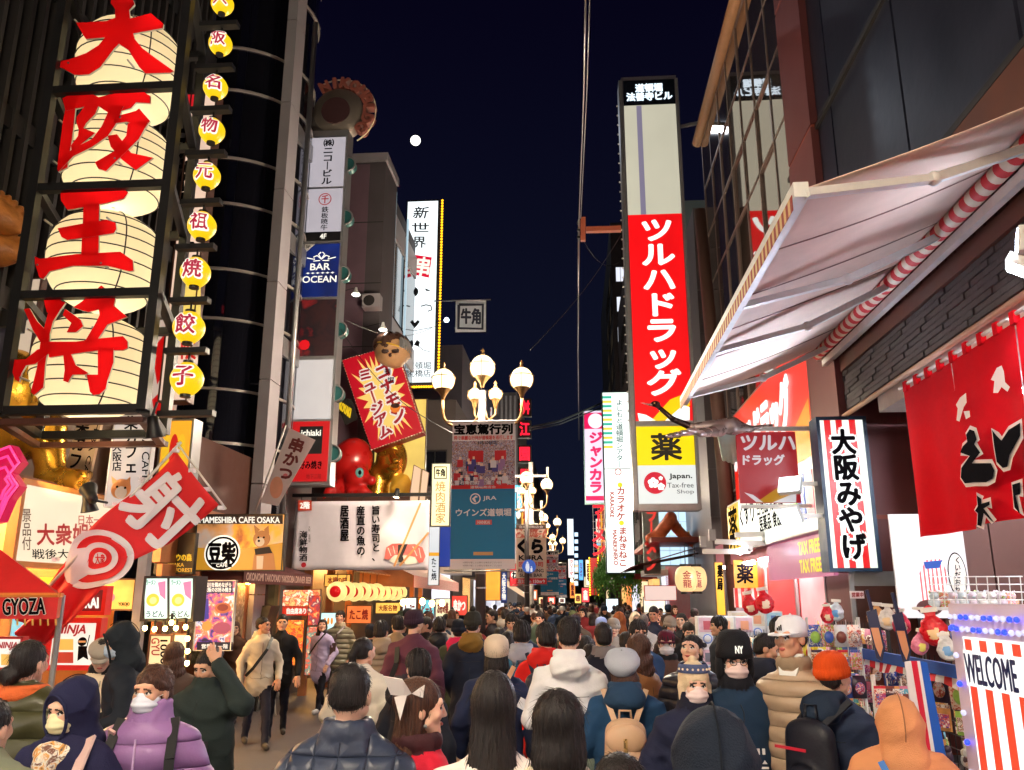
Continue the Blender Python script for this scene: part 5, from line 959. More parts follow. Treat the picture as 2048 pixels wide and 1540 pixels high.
# far signs down both sides
rnd=random.Random(21); cols=[(255,240,220),(255,60,40),(255,180,60),(120,220,255),(250,250,250),(255,90,140),(60,120,240),(250,220,80)]
pos=[]
for k in range(30):
    Y=58+k*2.2; s=1 if k%2 else -1; X=(3.5 if s>0 else -4.2)+rnd.uniform(-.3,.4); z=rnd.choice([3,3.6,4.5,6,8])+rnd.random(); pos.append((X,Y,z))
for k,(X,Y,z) in enumerate(pos):
    h=rnd.uniform(1.0,3.2); w=rnd.uniform(.5,1.1); c=cols[rnd.randrange(len(cols))]; t=thing('shop_sign','small lit shop sign far down the street above the crowd','sign',(X,Y,z),0,'far shop signs')
    obj('cabinet',MB().box((-w/2,0,0),(w/2,.2,h)),M_DARK,t); obj('face',MB().quad((-w/2+.04,-.01,.04),(w/2-.04,-.01,.04),(w/2-.04,-.01,h-.04),(-w/2+.04,-.01,h-.04)),em(c,1.1,'far_sign_face'),t)
    letter(t,rnd.choice(['酒場','寿司','焼鳥','串カツ','らーめん','カラオケ','薬局','うどん']),[(-w*.3,h*.9),(w*.3,h*.9),(w*.3,h*.1),(-w*.3,h*.1)],em((180,20,30),.6) if c[0]>200 and c[1]>150 else M_WHL,-.03,.05,True)
for k in range(22):
    Y=34+k*3.4; s=1 if k%2 else -1; X=3.9 if s>0 else -5.2; t=thing('far_shop',f'glowing far shop on the {"karaoke" if s>0 else "octopus"} side, {["nearest","second","third","fourth","fifth","sixth","seventh","eighth","ninth","tenth","last"][k//2]} going away','shop',(X,Y,0),0,'far shops')
    obj('lit_interior',MB().box((-.3 if s<0 else 0,-1.4,0),(0 if s<0 else .3,1.4,2.9)),em(rnd.choice([(255,190,110),(255,220,170),(255,150,80),(240,240,255)]),1.1,'shop_glow',.5,1.5),t); obj('canopy',MB().box((-.2 if s<0 else -.9,-1.5,2.9),(.9 if s<0 else .2,1.5,3.15)),mat('canopy',rnd.choice([(150,40,36),(60,60,70),(190,120,60),(180,170,160)]),.7),t)
S=Sign('vertical_sign','thin tall white lit sign far down the street','sign','Y',75,(1135,1038,1147,1110)); S.cab(.3,M_DARK,em((225,240,255),1.4,'cool_white'),.03)
S=Sign('round_ended_sign','white far sign with red katakana near the end of the street','sign','Y',70,(1137,1118,1148,1155)); S.cab(.3,M_DARK,em((250,235,235),1.3,'pale_white'),.03); S.txt('クリーマ',(1139,1120,1146,1150),em((210,20,40),.7),3,.05,True)
for i,py in enumerate(range(1065,1170,14)):
    S=Sign('stair_window','cold white lit stair window in a far tower','window','Y',78,(1149,py,1156,py+8),'lit stair windows far down the street'); S.cab(.2,M_DARK,em((200,230,255),1.6,'stair_light'),.02)

# the street goes on unseen behind the viewpoint: shops added to light the crowd
for k in range(10):
    s=1 if k%2 else -1; Y=1.6-(k//2)*4.2 if s<0 else -1.5-(k//2)*4.2; X=-6.0 if s<0 else 4.3
    t=thing('added_street_shop',f'lit shop behind the viewpoint on the {"souvenir" if s>0 else "lantern"} side, number {k//2+1} going back','shop',(X,Y,0),0,'shops behind the viewpoint'); d=1.6*s
    obj('back_wall',MB().box((d,-2,0),(d+.1*s,2,3.2)),mat('shop_cream',(210,190,165),.7),t); obj('ceiling',MB().box((0,-2,3.2),(d,2,3.3)),M_WHITE,t); obj('counter',MB().box((.2*s,-1.6,0),(.7*s,1.0,.95)),M_OAK,t)
    for j in range(3): obj('ceiling_light',MB().box((.3*s,-1.6+j*1.3,3.12),(1.3*s,-1.4+j*1.3,3.19)),em((246,244,240),18,'added_shop_tube'),t)
    obj('upper_wall',MB().box((0,-2.1,3.3),(d,2.1,11)),mat('render_wall',(96,90,92),.75),t)
    obj('sign_face',MB().box((-.12*s,-1.9,3.5),(-.02*s,1.9,5.3)),em([(250,244,230),(255,214,150),(250,120,90),(235,245,255),(255,225,120)][k//2],1.6,'added_sign_face'),t)

S=Sign('round_sign','red and white board with a brush emblem past the first lamp post','sign','Y',34,(1020,1128,1036,1172)); S.cab(.1,M_DARK,em((225,40,50),1.0,'red_white_board'),.02); S.disc(1029,1150,7,M_WHL,3); S.txt('わ',(1025,1143,1033,1157),M_INK,4,.06)
S=Sign('amber_canopy','glowing amber canopy of a shop behind the first lamp post','sign','Y',37,(972,1135,1000,1200)); S.cab(.6,M_OAK,em((255,160,50),1.2,'amber_canopy',.4,1),.03)
S=Sign('nobori_flag','narrow blue flag hanging past the first lamp post','flag','Y',27,(1002,1140,1014,1206)); S.sheet(mat('blue_nobori',(60,90,190),.7,noise=.3,scale=5),amp=.02,per=.5,nx=8,nz=12); S.txtf('大阪名物',.2,.1,.8,.9,M_WHL,3,.03,True)
S=Sign('slant_roof','pale slanted roof edge of a far stall on the lamp side','roof','Y',36,(1015,1160,1060,1200)); S.poly([(1015,1162),(1058,1192),(1056,1200),(1013,1172)],em((250,210,170),.8,'roof_edge'),1,'edge',thick=.3)
for k,(x0,y0,x1,y1,Y,c,t) in enumerate(((1062,1180,1074,1200,48,(255,110,60),'酒'),(1078,1195,1092,1210,50,(255,225,160),'麺'),(1096,1194,1110,1208,55,(250,80,60),'寿司'),(1118,1196,1130,1206,62,(250,240,220),'居酒屋'),(1150,1188,1162,1206,66,(255,190,90),'串'),(1164,1176,1178,1204,58,(240,60,70),'金龍'),(1172,1120,1182,1170,62,(255,240,200),'酒場'),(1158,1120,1166,1160,80,(90,170,255),'カラオケ'),(1122,1150,1130,1190,72,(255,235,210),'旅館'),(1140,1165,1150,1196,85,(255,140,60),'焼鳥'))):
    S=Sign('far_sign','distant '+['orange','cream','red','white','amber','crimson','pale yellow','blue','pale','deep orange'][k]+' lit sign in the glow at the end of the street','sign','Y',Y,(x0,y0,x1,y1),'lit signs at the end of the street'); S.cab(.2,M_DARK,em(c,1.5,'far_lit'),.03); S.txtf(t,.2,.15,.8,.85,em((120,16,20),.5) if c[1]>130 else M_WHL,3,.05,y1-y0>x1-x0)

for k,(a,ya,b,yb,l) in enumerate((((640,590),17.5,(905,866),15.2,'thin wire from the directory sign down to the lamp banner'),((690,640),20,(893,640),26,'thin wire between the mauve block and the small cold lamp'),((1060,700),15,(1242,470),21.8,'thin service wire running up to the insulator bracket'),((1160,470),21.8,(1245,520),22.5,'slack thin wire under the insulator bracket'))):
    p,q=atY(*a,ya),atY(*b,yb); t=thing('span_wire',l,'wire',p); obj('wire',MB().tube([(q-p)*i/10-Vector((0,0,.5*math.sin(math.pi*i/10)*(1 if k!=2 else .4))) for i in range(11)],.008,4),M_BLACK,t)
# ================================================================ right side: tall drugstore sign
TY=22.0; TXL=(atY(1243,160,TY).x+atY(1278,1015,TY).x)/2
S=Sign('drugstore_sign','very tall blade sign, red with white katakana, above the yellow medicine panel','sign','Y',TY,(1262,160,1372,1015)); o=S.root.location
zz=lambda py:atY(1310,py,TY).z-o.z; xl=atY(1256,430,TY).x-o.x; xr=atY(1363,430,TY).x-o.x; D=.55
def tp(y0,y1,m,nm): return obj(nm,MB().box((xl,-.02,zz(y1)),(xr,-.001,zz(y0))),m,S.root)
obj('cabinet',MB().box((xl-.06,0,zz(1020)),(xr+.06,D,zz(152))),mat('sign_grey',(120,116,124),.4,.5),S.root)
obj('trim',MB().box((xl-.14,-.06,zz(1020)),(xl-.03,D,zz(160))),M_STEEL,S.root); obj('trim',MB().box((xr+.03,-.06,zz(1020)),(xr+.1,D,zz(160))),M_STEEL,S.root); obj('trim',MB().box((xl-.029,-.06,zz(1022)),(xr+.029,-.021,zz(1008))),M_STEEL,S.root)
def tl(t,u0,u1,y0,y1,m,bold=.0,vert=False,k=0): w=xr-xl; letter(S.root,t,[(xl+w*u0,zz(y0)),(xl+w*u1,zz(y0)),(xl+w*u1,zz(y1)),(xl+w*u0,zz(y1))],m,-.03-.012*k,bold,vert)
tp(160,210,mat('black_gloss',(20,24,34),.15,noise=0),'name_panel'); WN=em((220,240,255),1.5,'white_neon'); tl('道頓堀\n法善寺ビル',.06,.94,168,201,WN,.05)
tp(210,429,em((216,212,190),.72,'blank_lit_panel',.06,.6),'blank_panel'); obj('seam',MB().box((xl+.24*(xr-xl),-.026,zz(429)),(xl+.34*(xr-xl),-.0205,zz(211))),em((150,142,170),.6,'seam_grey'),S.root)
TRED=em((236,14,20),1.0,'drug_red',.16,.9); tp(429,842,TRED,'red_panel'); WS2=em((245,255,250),1.25,'white_acrylic'); tl('ツルハドラッグ',.24,.82,442,790,WS2,.045,True)
def tpoly(pts,m,k,nm='print'): 
    return obj(nm,MB().poly([(atY(px,py,TY).x-o.x,-.024-.008*k,zz(py)) for px,py in pts]),m,S.root)
TYE=em((250,205,10),.95,'drug_yellow'); tpoly([(1302,842),(1340,800),(1366,790),(1378,796),(1380,812),(1350,842)],TYE,1); tpoly([(1330,842),(1366,812),(1379,816),(1379,842)],WS2,2); tpoly([(1275,826),(1292,830),(1312,842),(1278,842)],WS2,1)
tp(842,853,M_STEEL,'divider'); tp(853,931,em((252,216,0),1.0,'medicine_yellow'),'medicine_panel'); tl('薬',.25,.77,868,920,mat('ink_black',(22,24,26),.5,noise=0),.03)
tp(931,1008,em((222,228,226),.95,'taxfree_panel'),'taxfree_panel'); c=(1310,966); 
cc=Vector((atY(*c,TY).x-o.x,0,zz(966))); r=22/1714*TY*1.03
obj('cherry_disc',MB().lathe([(0,-.028),(r,-.027)],c=tuple(cc),n=32,axis='y'),em((214,16,50),.8,'cherry_red'),S.root)
for dx,dz,s in ((-.05,.0,.13),(.15,-.1,.09),(.15,.12,.05)):
    for k in range(5): a=k*1.2566+.3; obj('blossom_petal',MB().lathe([(0,-.034),(s*.5,-.034)],c=(cc.x+dx+s*.62*math.cos(a),0,cc.z+dz+s*.62*math.sin(a)),n=10,axis='y'),WS2,S.root)
tl('Japan.',.54,.93,948,960,mat('ink_black',(22,24,26),.5,noise=0),.04); tl('Tax-free',.5,.95,966,976,mat('ink_grey',(90,92,96),.5,noise=0),.01); tl('Shop',.66,.95,980,990,mat('ink_grey',(90,92,96),.5,noise=0),.01)
bb=MB()
for i in range(34): bb.ball((xl-.19,.1,zz(205+i*19.2)),.028,8,0,5)
obj('edge_bulbs',bb,mat('white_bulb_off',(220,214,206),.3),S.root,True); obj('strut',MB().bar((xr+.1,.3,zz(245)),(2.6,.3,zz(225)),.08),M_STEEL,S.root)
# crane sculpture on its pole
CY=12.6; cr=thing('crane_sculpture','metallic flying crane with outstretched neck on a horizontal white pole','sculpture',atY(1400,860,CY)); o=cr.location; C=lambda px,py,dy=0:np.array(atY(px,py,CY+dy)-o)
S_=SDF().cone(C(1385,855),C(1465,852),.07,.13,0,.05).cone(C(1465,852),C(1500,858),.13,.05,0,.05).cone(C(1385,855),C(1345,838),.06,.042,1,.03).cone(C(1345,838),C(1315,812),.042,.035,1,.02).ell(C(1311,808),(.075,.045,.05),1,.02).cone(C(1303,810),C(1275,804),.022,.004,0,.01)
S_.cone(C(1500,858),C(1545,850),.05,.02,0,.03)
for i in range(4): S_.cone(C(1430-i*4,858+i*3,-.12),C(1335+i*14,872-i*4,-.55),.055,.03,0,.02)
S_.cone(C(1440,862,-.1),C(1400,866,-.4),.09,.06,0,.05)
for i in range(5): S_.cone(C(1440+i*8,864,.12),C(1448+i*9,925-abs(i-2)*3,.5),.05,.03,2,.03)
V,Fc,lb_=S_.mesh(.017); link(bpy.data.objects.new('bird',np_mesh('bird',[(V,Fc,lb_)],[mat('pewter',(176,160,156),.28,.6,noise=.1),mat('dark_bronze',(62,46,46),.25,.5),mat('pale_wing',(190,214,206),.4,.3)])),cr)
for s in (-1,): obj('eye',MB().ball(tuple(C(1309,806,-.04)),.012,8,0,5),mat('gold_eye',(230,180,60),.3),cr,True)
b=MB(); b.bar(Vector(C(1475,858)),Vector(C(1632,857)),.06); obj('pole',b,M_WHITE,cr); obj('wall_plate',MB().box(tuple(C(1622,840)-np.array((.0,.05,0))),tuple(C(1634,872)+np.array((0,.1,0)))),M_WHITE,cr)
# hanging drugstore banner
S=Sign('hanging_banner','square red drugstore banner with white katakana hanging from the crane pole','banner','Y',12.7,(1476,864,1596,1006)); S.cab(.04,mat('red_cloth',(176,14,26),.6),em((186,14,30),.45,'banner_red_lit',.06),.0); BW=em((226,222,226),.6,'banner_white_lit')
S.txt('ツルハ',(1482,872,1590,900),BW,3,.05); S.txt('ドラッグ',(1486,910,1568,930),BW,3,.05); S.poly([(1512,1005),(1560,972),(1592,950),(1592,985),(1545,1005)],em((206,150,20),.5),3); S.poly([(1488,985),(1506,990),(1526,1005),(1512,1004)],BW,4); S.poly([(1545,1005),(1592,985),(1592,1005)],BW,3); obj('lower_bar',MB().bar((-S.W/2,0,-.05),(S.W/2+.4,0,-.05),.05),M_WHITE,S.root)
# red wall sign along the glass block base (lit, seen behind the awning arms)
S=Sign('wall_sign','long red orange lit drugstore fascia along the wall behind the crane','sign','R',3.92,(1440,745,1592,1003)); o=S.root.location
ya,yb=13.6,20.4; z0,z1=4.0,6.3
for ch in list(S.root.children): pass
S.root.location=((3.92),(ya+yb)/2,z0); W=(yb-ya)
obj('cabinet',MB().box((-W/2,0,0),(W/2,.06,z1-z0)),M_STEEL,S.root); obj('face',MB().quad((-W/2+.05,-.005,.05),(W/2-.05,-.005,.05),(W/2-.05,-.005,z1-z0-.05),(-W/2+.05,-.005,z1-z0-.05)),em((240,40,26),.9,'fascia_red',.25,1.0),S.root)
letter(S.root,'ツルハドラッグ',[(-W/2+.2,1.9),(W/2-1.2,1.9),(W/2-1.2,.9),(-W/2+.2,.9)],WS2,-.05,.035,False,'raised_lettering',None,.03); obj('yellow_swash',MB().poly([(0,-.01,.1),(W/2-.1,-.01,.1),(W/2-.1,-.01,1.2),(W/4,-.01,.7)]),em((255,150,20),.9,'swash_orange'),S.root)
# ground floor pharmacy: white fascia, panels, red walls
ph=thing('pharmacy_front','red fronted pharmacy with white medicine fascia under the glass block','shop',(4.0,18.1,0))
obj('red_wall',MB().box((0,-4.4,0),(.3,4.4,2.75)),mat('red_enamel',(200,26,36),.35,noise=.1),ph); obj('lintel',MB().box((-.3,-4.4,2.76),(.3,4.4,3.3)),mat('pink_panel',(206,120,150),.4),ph)
obj('window',MB().box((-.02,-4.2,.9),(-.001,-2.6,2.6)),em((255,170,170),.9,'pink_window',.2,2),ph); obj('door_glass',MB().box((-.02,-2.3,0),(-.001,-.2,2.6)),em((235,60,66),.7,'red_lit_door',.15,1),ph)
for y in (-4.35,-2.5,-.1,2.0,4.3): obj('mullion',MB().box((-.07,y,0),(-.021,y+.08,2.75)),M_STEEL,ph)
S=Sign('fascia_sign','white lit medicine fascia with black characters above the pharmacy','sign','R',3.6,(1440,960,1640,1110)); ya,yb=11.9,19.6; S.root.location=(3.55,(ya+yb)/2,2.95); W=yb-ya
obj('cabinet',MB().box((-W/2,0,0),(W/2,.4,1.1)),M_WHITE,S.root); obj('face',MB().quad((-W/2+.03,-.005,.03),(W/2-.03,-.005,.03),(W/2-.03,-.005,1.07),(-W/2+.03,-.005,1.07)),em((240,246,230),1.15,'fascia_white',.05),S.root)
obj('yellow_panel',MB().box((-W/2+.03,-.02,.05),(-W/2+1.3,-.006,1.05)),em((250,190,20),.9),S.root); letter(S.root,'薬',[(-W/2+.2,.98),(-W/2+1.2,.98),(-W/2+1.2,.1),(-W/2+.2,.1)],M_INK,-.03,.025)
letter(S.root,'くすり',[(-W/2+1.5,.9),(-W/2+2.9,.9),(-W/2+2.9,.5),(-W/2+1.5,.5)],M_INK,-.02,.05); letter(S.root,'日用品 化粧品\n医薬品 食品',[(-W/2+3.2,.85),(-W/2+5.2,.85),(-W/2+5.2,.25),(-W/2+3.2,.25)],M_INK,-.02,.03)
for k,c in enumerate(((60,180,40),(40,90,190),(220,90,110),(90,160,140))): obj('colour_panel',MB().box((W/2-2.0+k*.48,-.02,.2),(W/2-2.0+k*.48+.4,-.006,.9)),em(c,.9,'colour_panel'),S.root)
S=Sign('tax_free_panel','pink glass canopy panel with yellow tax free lettering','sign','R',3.7,(1530,1040,1640,1110)); ya,yb=12.2,16.2; S.root.location=(3.62,(ya+yb)/2,2.3); W=yb-ya; obj('face',MB().box((-W/2,0,0),(W/2,.06,.62)),em((214,120,160),.55,'pink_glass',.3,.8),S.root); letter(S.root,'TAX FREE\nTAX FREE',[(.3,.55),(1.5,.55),(1.5,.08),(.3,.08)],em((240,230,30),.9),-.02,.04); letter(S.root,'면세',[(1.6,.5),(1.95,.5),(1.95,.15),(1.6,.15)],M_WHL,-.02,.02)
S=Sign('medicine_flag','yellow curtain panel with a black medicine character','banner','Y',19.0,(1468,1120,1524,1176)); S.cab(.04,mat('yellow_cloth',(224,160,30),.6),em((236,176,40),.6,'yellow_curtain'),.0); S.txt('薬',(1474,1128,1506,1166),M_INK,3,.03)
S=Sign('pleat_curtain','red and white pleated curtain below the medicine panel','curtain','Y',19.05,(1468,1176,1524,1215)); S.sheet(stripes('pleat',(200,60,60),(232,214,210),'X',.14),amp=.015,per=.14)
S=Sign('side_board','yellow lit side board by the brown utility pole','sign','Y',20.5,(1432,1125,1448,1230)); S.cab(.1,M_BROWNM,em((250,200,60),.9,'yellow_side'),.01); S.txt('薬局',(1435,1130,1445,1180),M_INK,3,.04,True)
# white steel bracket arms with lamps
sbk=thing('bracket_arms','white square steel bracket arms carrying small floodlights','bracket',atY(1480,1085,16)); o=sbk.location; b=MB()
for pts in (((1405,1103),(1500,1103),(1500,1090)),((1430,1083),(1530,1087),(1530,1068),(1470,1070))):
    for a,c in zip(pts,pts[1:]): b.bar(atY(*a,16)-o,atY(*c,16)-o,.09)
obj('arm',b,M_WHITE,sbk)
for px,py in ((1406,1083),(1424,1070)): q=atY(px,py,16)-o; obj('lamp_head',MB().box((q.x-.06,q.y-.05,q.z-.1),(q.x+.06,q.y+.05,q.z+.1)),M_STEEL,sbk)
q=atY(1480,1103,15.9)-o; obj('bulb',MB().ball(tuple(q),.06,10),em((230,240,255),14,'cold_lamp'),sbk,True)
# floodlights
def flood(label,px,py,Y,dirv,power,col=(225,236,255),s=.16,spot=2.0):
    p=atY(px,py,Y); t=thing('floodlight',label,'floodlight',p); d=Vector(dirv).normalized(); q=d.to_track_quat('Z','Y')
    def tr(mb): mb.v=[tuple(q@Vector(v)) for v in mb.v]; return mb
    obj('housing',tr(MB().box((-s,-s*.8,-.08),(s,s*.8,0))),M_WHITE,t); obj('lens',tr(MB().box((-s*.85,-s*.65,.001),(s*.85,s*.65,.01))),em(col,12,'flood_lens'),t); obj('yoke',MB().box((.0,-.02,-.03),(.5,.02,.03)),M_WHITE,t)
    l=bpy.data.lights.new('flood_light','SPOT'); l.energy=power; l.spot_size=spot; l.spot_blend=.6; l.color=lin(col); l.shadow_soft_size=.12; lo=bpy.data.objects.new('flood_light',l); link(lo,t); lo.location=d*.04; lo.rotation_euler=(-d).to_track_quat('Z','Y').to_euler()
flood('upper small floodlight below the red banner',1578,968,12.1,(-.5,-.75,.42),FLOOD*.85)
flood('lower small floodlight below the red banner',1578,1032,12.0,(-.5,-.6,-.6),FLOOD*.8)
flood('white floodlight bracket under the awning fascia at the edge of view',2035,487,6.4,(-.8,.35,.12),FLOOD*.05,s=.13,spot=2.8)
flood('white floodlight below it pointing down over the racks',2037,540,6.5,(-.5,.25,-.8),FLOOD*.3,s=.13,spot=2.3)
# brown utility pole
up=thing('utility_pole','brown utility pole with a grey guard in front of the red ramen building','pole',(atZ(1424,1340,0).x,20.6,0)); obj('pole',MB().tube([(0,0,0),(-.35,0,12)],[.2,.15],16),mat('pole_brown',(84,60,52),.6,.2),up,True); obj('guard',MB().lathe([(.215,.9),(.215,2.2)],n=16),mat('guard_grey',(150,150,160),.5),up,True); obj('switch_box',MB().box((.15,-.2,3.2),(.5,.1,3.8)),M_STEEL,up)
# big retractable awning
AX0,AX1=1.72,3.9; AY0,AY1=5.75,12.5; zf,zk=4.92,5.75
aw=thing('retractable_awning','huge pink grey retractable awning with folding arms over the souvenir shop','awning',(XR,(AY0+AY1)/2,0)); o=aw.location
M_AWN=mat('awning_cloth',(232,204,190),.8,noise=.2,scale=1.6,bump=.12,bscale=14)
nx,ny=12,30; V=[];Fc=[]
for j in range(ny+1):
    for i in range(nx+1):
        u=i/nx; v=j/ny; V.append((AX0+(AX1-AX0)*u-o.x,AY0+(AY1-AY0)*v-o.y,zf+(zk-zf)*u-.035*math.sin(3.14*u)*(1+.5*math.sin(v*9))+.005*math.sin(v*40+u*5)))
for j in range(ny):
    for i in range(nx): a=j*(nx+1)+i; Fc.append((a,a+nx+1,a+nx+2,a+1))
c_=obj('canopy',MB().add(V,Fc),M_AWN,aw,True); md=c_.modifiers.new('thickness','SOLIDIFY'); md.thickness=.01
for k in range(1,6): v=k/6; obj('seam',MB().tube([(AX0+(AX1-AX0)*u-o.x,AY0+(AY1-AY0)*v-o.y,zf+(zk-zf)*u-.035*math.sin(3.14*u)*(1+.5*math.sin(v*9))-.008) for u in [i/12 for i in range(13)]],.006,4),mat('seam_brown',(140,112,104),.7),aw)
obj('front_bar',MB().box((AX0-.06-o.x,AY0-.05-o.y,zf-.07),(AX0+.05-o.x,AY1+.05-o.y,zf+.05)),M_WHITE,aw)
obj('valance',MB().box((AX0-.065-o.x,AY0-o.y,zf-.15),(AX0-.061-o.x,AY1-o.y,zf-.03)),stripes('awn_stripe',(150,52,40),(214,176,120),'Y',.13),aw)
obj('roller',MB().tube([(AX1-.13-o.x,AY0-5-o.y,zk-.15),(AX1-.13-o.x,AY1-o.y,zk-.15)],.085,14),stripes('roller_stripe',(205,22,36),(226,206,186),'Y',.22),aw,True)
obj('roller_bar',MB().box((AX1-.08-o.x,AY0-5-o.y,zk-.34),(AX1+.0-o.x,AY1-o.y,zk-.24)),M_WHITE,aw); obj('wall_bracket',MB().box((AX1-.12-o.x,AY1-o.y+.01,zk-.22),(AX1+.1-o.x,AY1-o.y+.1,zk+.16)),M_WHITE,aw)
for (fx,fy),(kx,ky) in (((1620,395),(2060,255)),((1490,630),(1890,478)),((1437,722),(1790,582)),((1385,805),(1664,706))):
    yf=min(AY1-.1,atX(fx,fy,AX0+.05).y); yk=min(AY1-.05,atX(kx,ky,AX1-.08).y); a=Vector((AX1-.08-o.x,yk-o.y,zk-.16)); f=Vector((AX0+.03-o.x,yf-o.y,zf-.05)); e=(a+f)/2+Vector((0,-.1,-.14)); b=MB(); b.bar(a,e,.1,.07); obj('arm_inner',b,M_WHITE,aw); b=MB(); b.bar(e,f,.08,.06); obj('arm_outer',b,M_WHITE,aw); obj('elbow',MB().ball(tuple(e),.06,10,0,6),M_WHITE,aw,True)
# upright red white sign
S=Sign('souvenir_sign','upright lit red and white striped souvenir sign with black brush characters','sign','Y',11.9,(1652,840,1740,1136)); S.cab(.35,mat('navy_frame',(24,52,80),.4),em((240,250,235),1.15,'sign_white_lit'),.05); o=S.root
w,h=S.W,S.Hh; RS=em((216,26,30),1.0,'sign_red_lit')
for k in (.1,.37,.68): S.fr(k,0,k+.15,1,RS,2)
for m_,bo,ly in ((em((250,255,250),1.1,'outline_white'),.13,4),(M_INK,.045,5)): S.txtf('大阪みやげ',.24,.07,.78,.94,m_,ly,bo,True)
# red noren
S=Sign('noren_curtain','red shop curtain with white and black brush characters over the souvenir racks','curtain','R',3.75,(1835,640,2048,1080)); ya,yb=2.0,9.35; S.root.location=(3.72,(ya+yb)/2,2.62); W=yb-ya
M_NO=mat('noren_red',(196,12,26),.9,noise=.08,bump=.06,spec=.05)
for k in range(6):
    w0=-W/2+k*W/6+.012; w1=-W/2+(k+1)*W/6-.012; V=[];Fc=[]
    for j in range(13):
        for i in range(13):
            x=w0+(w1-w0)*i/12; z=1.62*j/12; f=1-z/1.62; V.append((x+f*.04*math.sin(k*2),-.05*math.sin(i/12*6.28+k)*f-.03*math.sin(i*.9+k*3)*f,z+(0.03*math.sin(k) if j==0 else 0)))
    for j in range(12):
        for i in range(12): a=j*13+i; Fc.append((a,a+1,a+14,a+13))
    obj('cloth_panel',MB().add(V,Fc),M_NO,S.root,True)
obj('rod',MB().tube([(-W/2-.1,.0,1.68),(W/2+.1,.0,1.68)],.02,8),M_POLE,S.root,True)
for k in range(25): obj('loop',MB().box((-W/2+.06+k*W/25,-.025,1.6),(-W/2+.14+k*W/25,.025,1.71)),M_NO,S.root)
nq=lambda px,py:(lambda p:(-(p.y-S.root.location.y),p.z-S.root.location.z))(atX(px,py,3.64))
NW=mat('noren_white',(222,206,204),.9,noise=0,spec=.05); Z4=lambda zx,zy:nq(1560+zx/4.197,800+zy/4.197)
def nglyph(pl,grow,m,y,nm):
    P=[Vector(Z4(*p)) for p in pl]; c=sum(P,Vector((0,0)))/len(P)
    if grow:
        A_=sum(P[i-1].x*P[i].y-P[i].x*P[i-1].y for i in range(len(P))); sg=1 if A_>0 else -1; Q=[]
        for i,p in enumerate(P): t=(P[(i+1)%len(P)]-P[i-1]).normalized(); Q.append(p+Vector((t.y,-t.x))*grow*sg)
        P=Q
    obj(nm,MB().poly([(p.x,y,p.y) for p in P]),m,S.root)
g1=[(1590,290),(1620,245),(1660,260),(1680,330),(1660,370),(1710,440),(1640,530),(1800,530),(1830,590),(1815,660),(1760,690),(1660,690),(1580,700),(1545,650),(1550,570),(1620,470),(1540,440),(1560,390),(1600,350)]; g2=[(1810,250),(1850,300),(1890,340),(1950,250),(2048,190),(2048,300),(1960,460),(1940,560),(1900,570),(1850,520),(1830,400)]; g3=[(1680,800),(1720,830),(1720,870),(1790,850),(1790,880),(1740,910),(1830,1030),(1800,1010),(1740,950),(1720,1060),(1685,1050),(1690,950),(1665,930),(1690,890)]; g4=[(1980,710),(2048,690),(2048,790),(2010,800),(2048,960),(2000,900)]
for g in (g1,g2,g3,g4): nglyph(g,.035,NW,-.1,'brush_outline'); nglyph(g,0,M_INK,-.11,'brush_stroke')
for pl in ([(1530,-20),(1580,-60),(1585,20),(1560,60),(1525,180),(1500,170),(1510,70),(1495,40)],[(1560,95),(1610,90),(1615,140),(1580,160)],[(1840,-270),(1880,-290),(1900,-240),(1910,-150),(1950,-110),(1930,-70),(1880,-110),(1850,-60),(1810,-60),(1820,-160),(1790,-170)]): nglyph(pl,0,NW,-.1,'brush_stroke')
# red ramen building details
S=Sign('neon_pillar','grey green pillar sign with red outlined katakana on the ramen building','sign','Y',27.9,(1288,1012,1318,1146)); S.cab(.3,M_GRN,mat('pillar_face',(122,140,136),.5),.02); S.txt('ラーメン',(1294,1016,1312,1140),em((225,60,50),1.0,'red_outline'),3,.05,True)
S=Sign('picture_screen','bright white display board with a painted dragon on the ramen building','sign','Y',28.0,(1318,1015,1400,1130)); S.cab(.15,M_DARK,em((200,232,255),1.15,'white_tiles'),.03)
for k in range(1,4): S.fr(k/4-.004,0,k/4+.004,1,mat('grid_grey',(130,140,150),.5),2); S.fr(0,k/4-.003,1,k/4+.003,mat('grid_grey',(130,140,150),.5),2)
dr=thing('dragon_sculpture','coiling orange and gold dragon sculpture over the ramen counter','sculpture',atY(1362,1070,26.6)); DS=SDF(); pth=[]
for i in range(26):
    t=i/25; pth.append(np.array((-.75+1.7*t+.12*math.sin(t*12),-.25*math.sin(t*9),-.05+.5*math.sin(t*6.5)+.3*t)))
for i in range(25): DS.cone(pth[i],pth[i+1],.2-.1*(i/25),.2-.1*((i+1)/25),0 if i<16 else 1,.04)
DS.cone(pth[0],pth[0]+np.array((-.25,-.2,-.05)),.2,.13,0,.05).cone(pth[0]+np.array((-.2,-.15,-.12)),pth[0]+np.array((-.36,-.25,-.22)),.09,.06,2,.03)
for s in (-.1,.1): DS.cone(pth[0]+np.array((0,s,.15)),pth[0]+np.array((.25,s*2,.42)),.04,.015,1,.02)
for i in range(2,24,2): DS.cone(pth[i]+np.array((0,0,.12)),pth[i]+np.array((.05,0,.32)),.05,.012,1,.02)
V,Fc,lb_=DS.mesh(.035); link(bpy.data.objects.new('body',np_mesh('body',[(V,Fc,lb_)],[mat('dragon_orange',(216,112,70),.5,noise=.3,scale=6),mat('dragon_gold',(206,170,90),.4,.3,noise=.3),mat('dragon_red',(200,40,30),.4)])),dr)
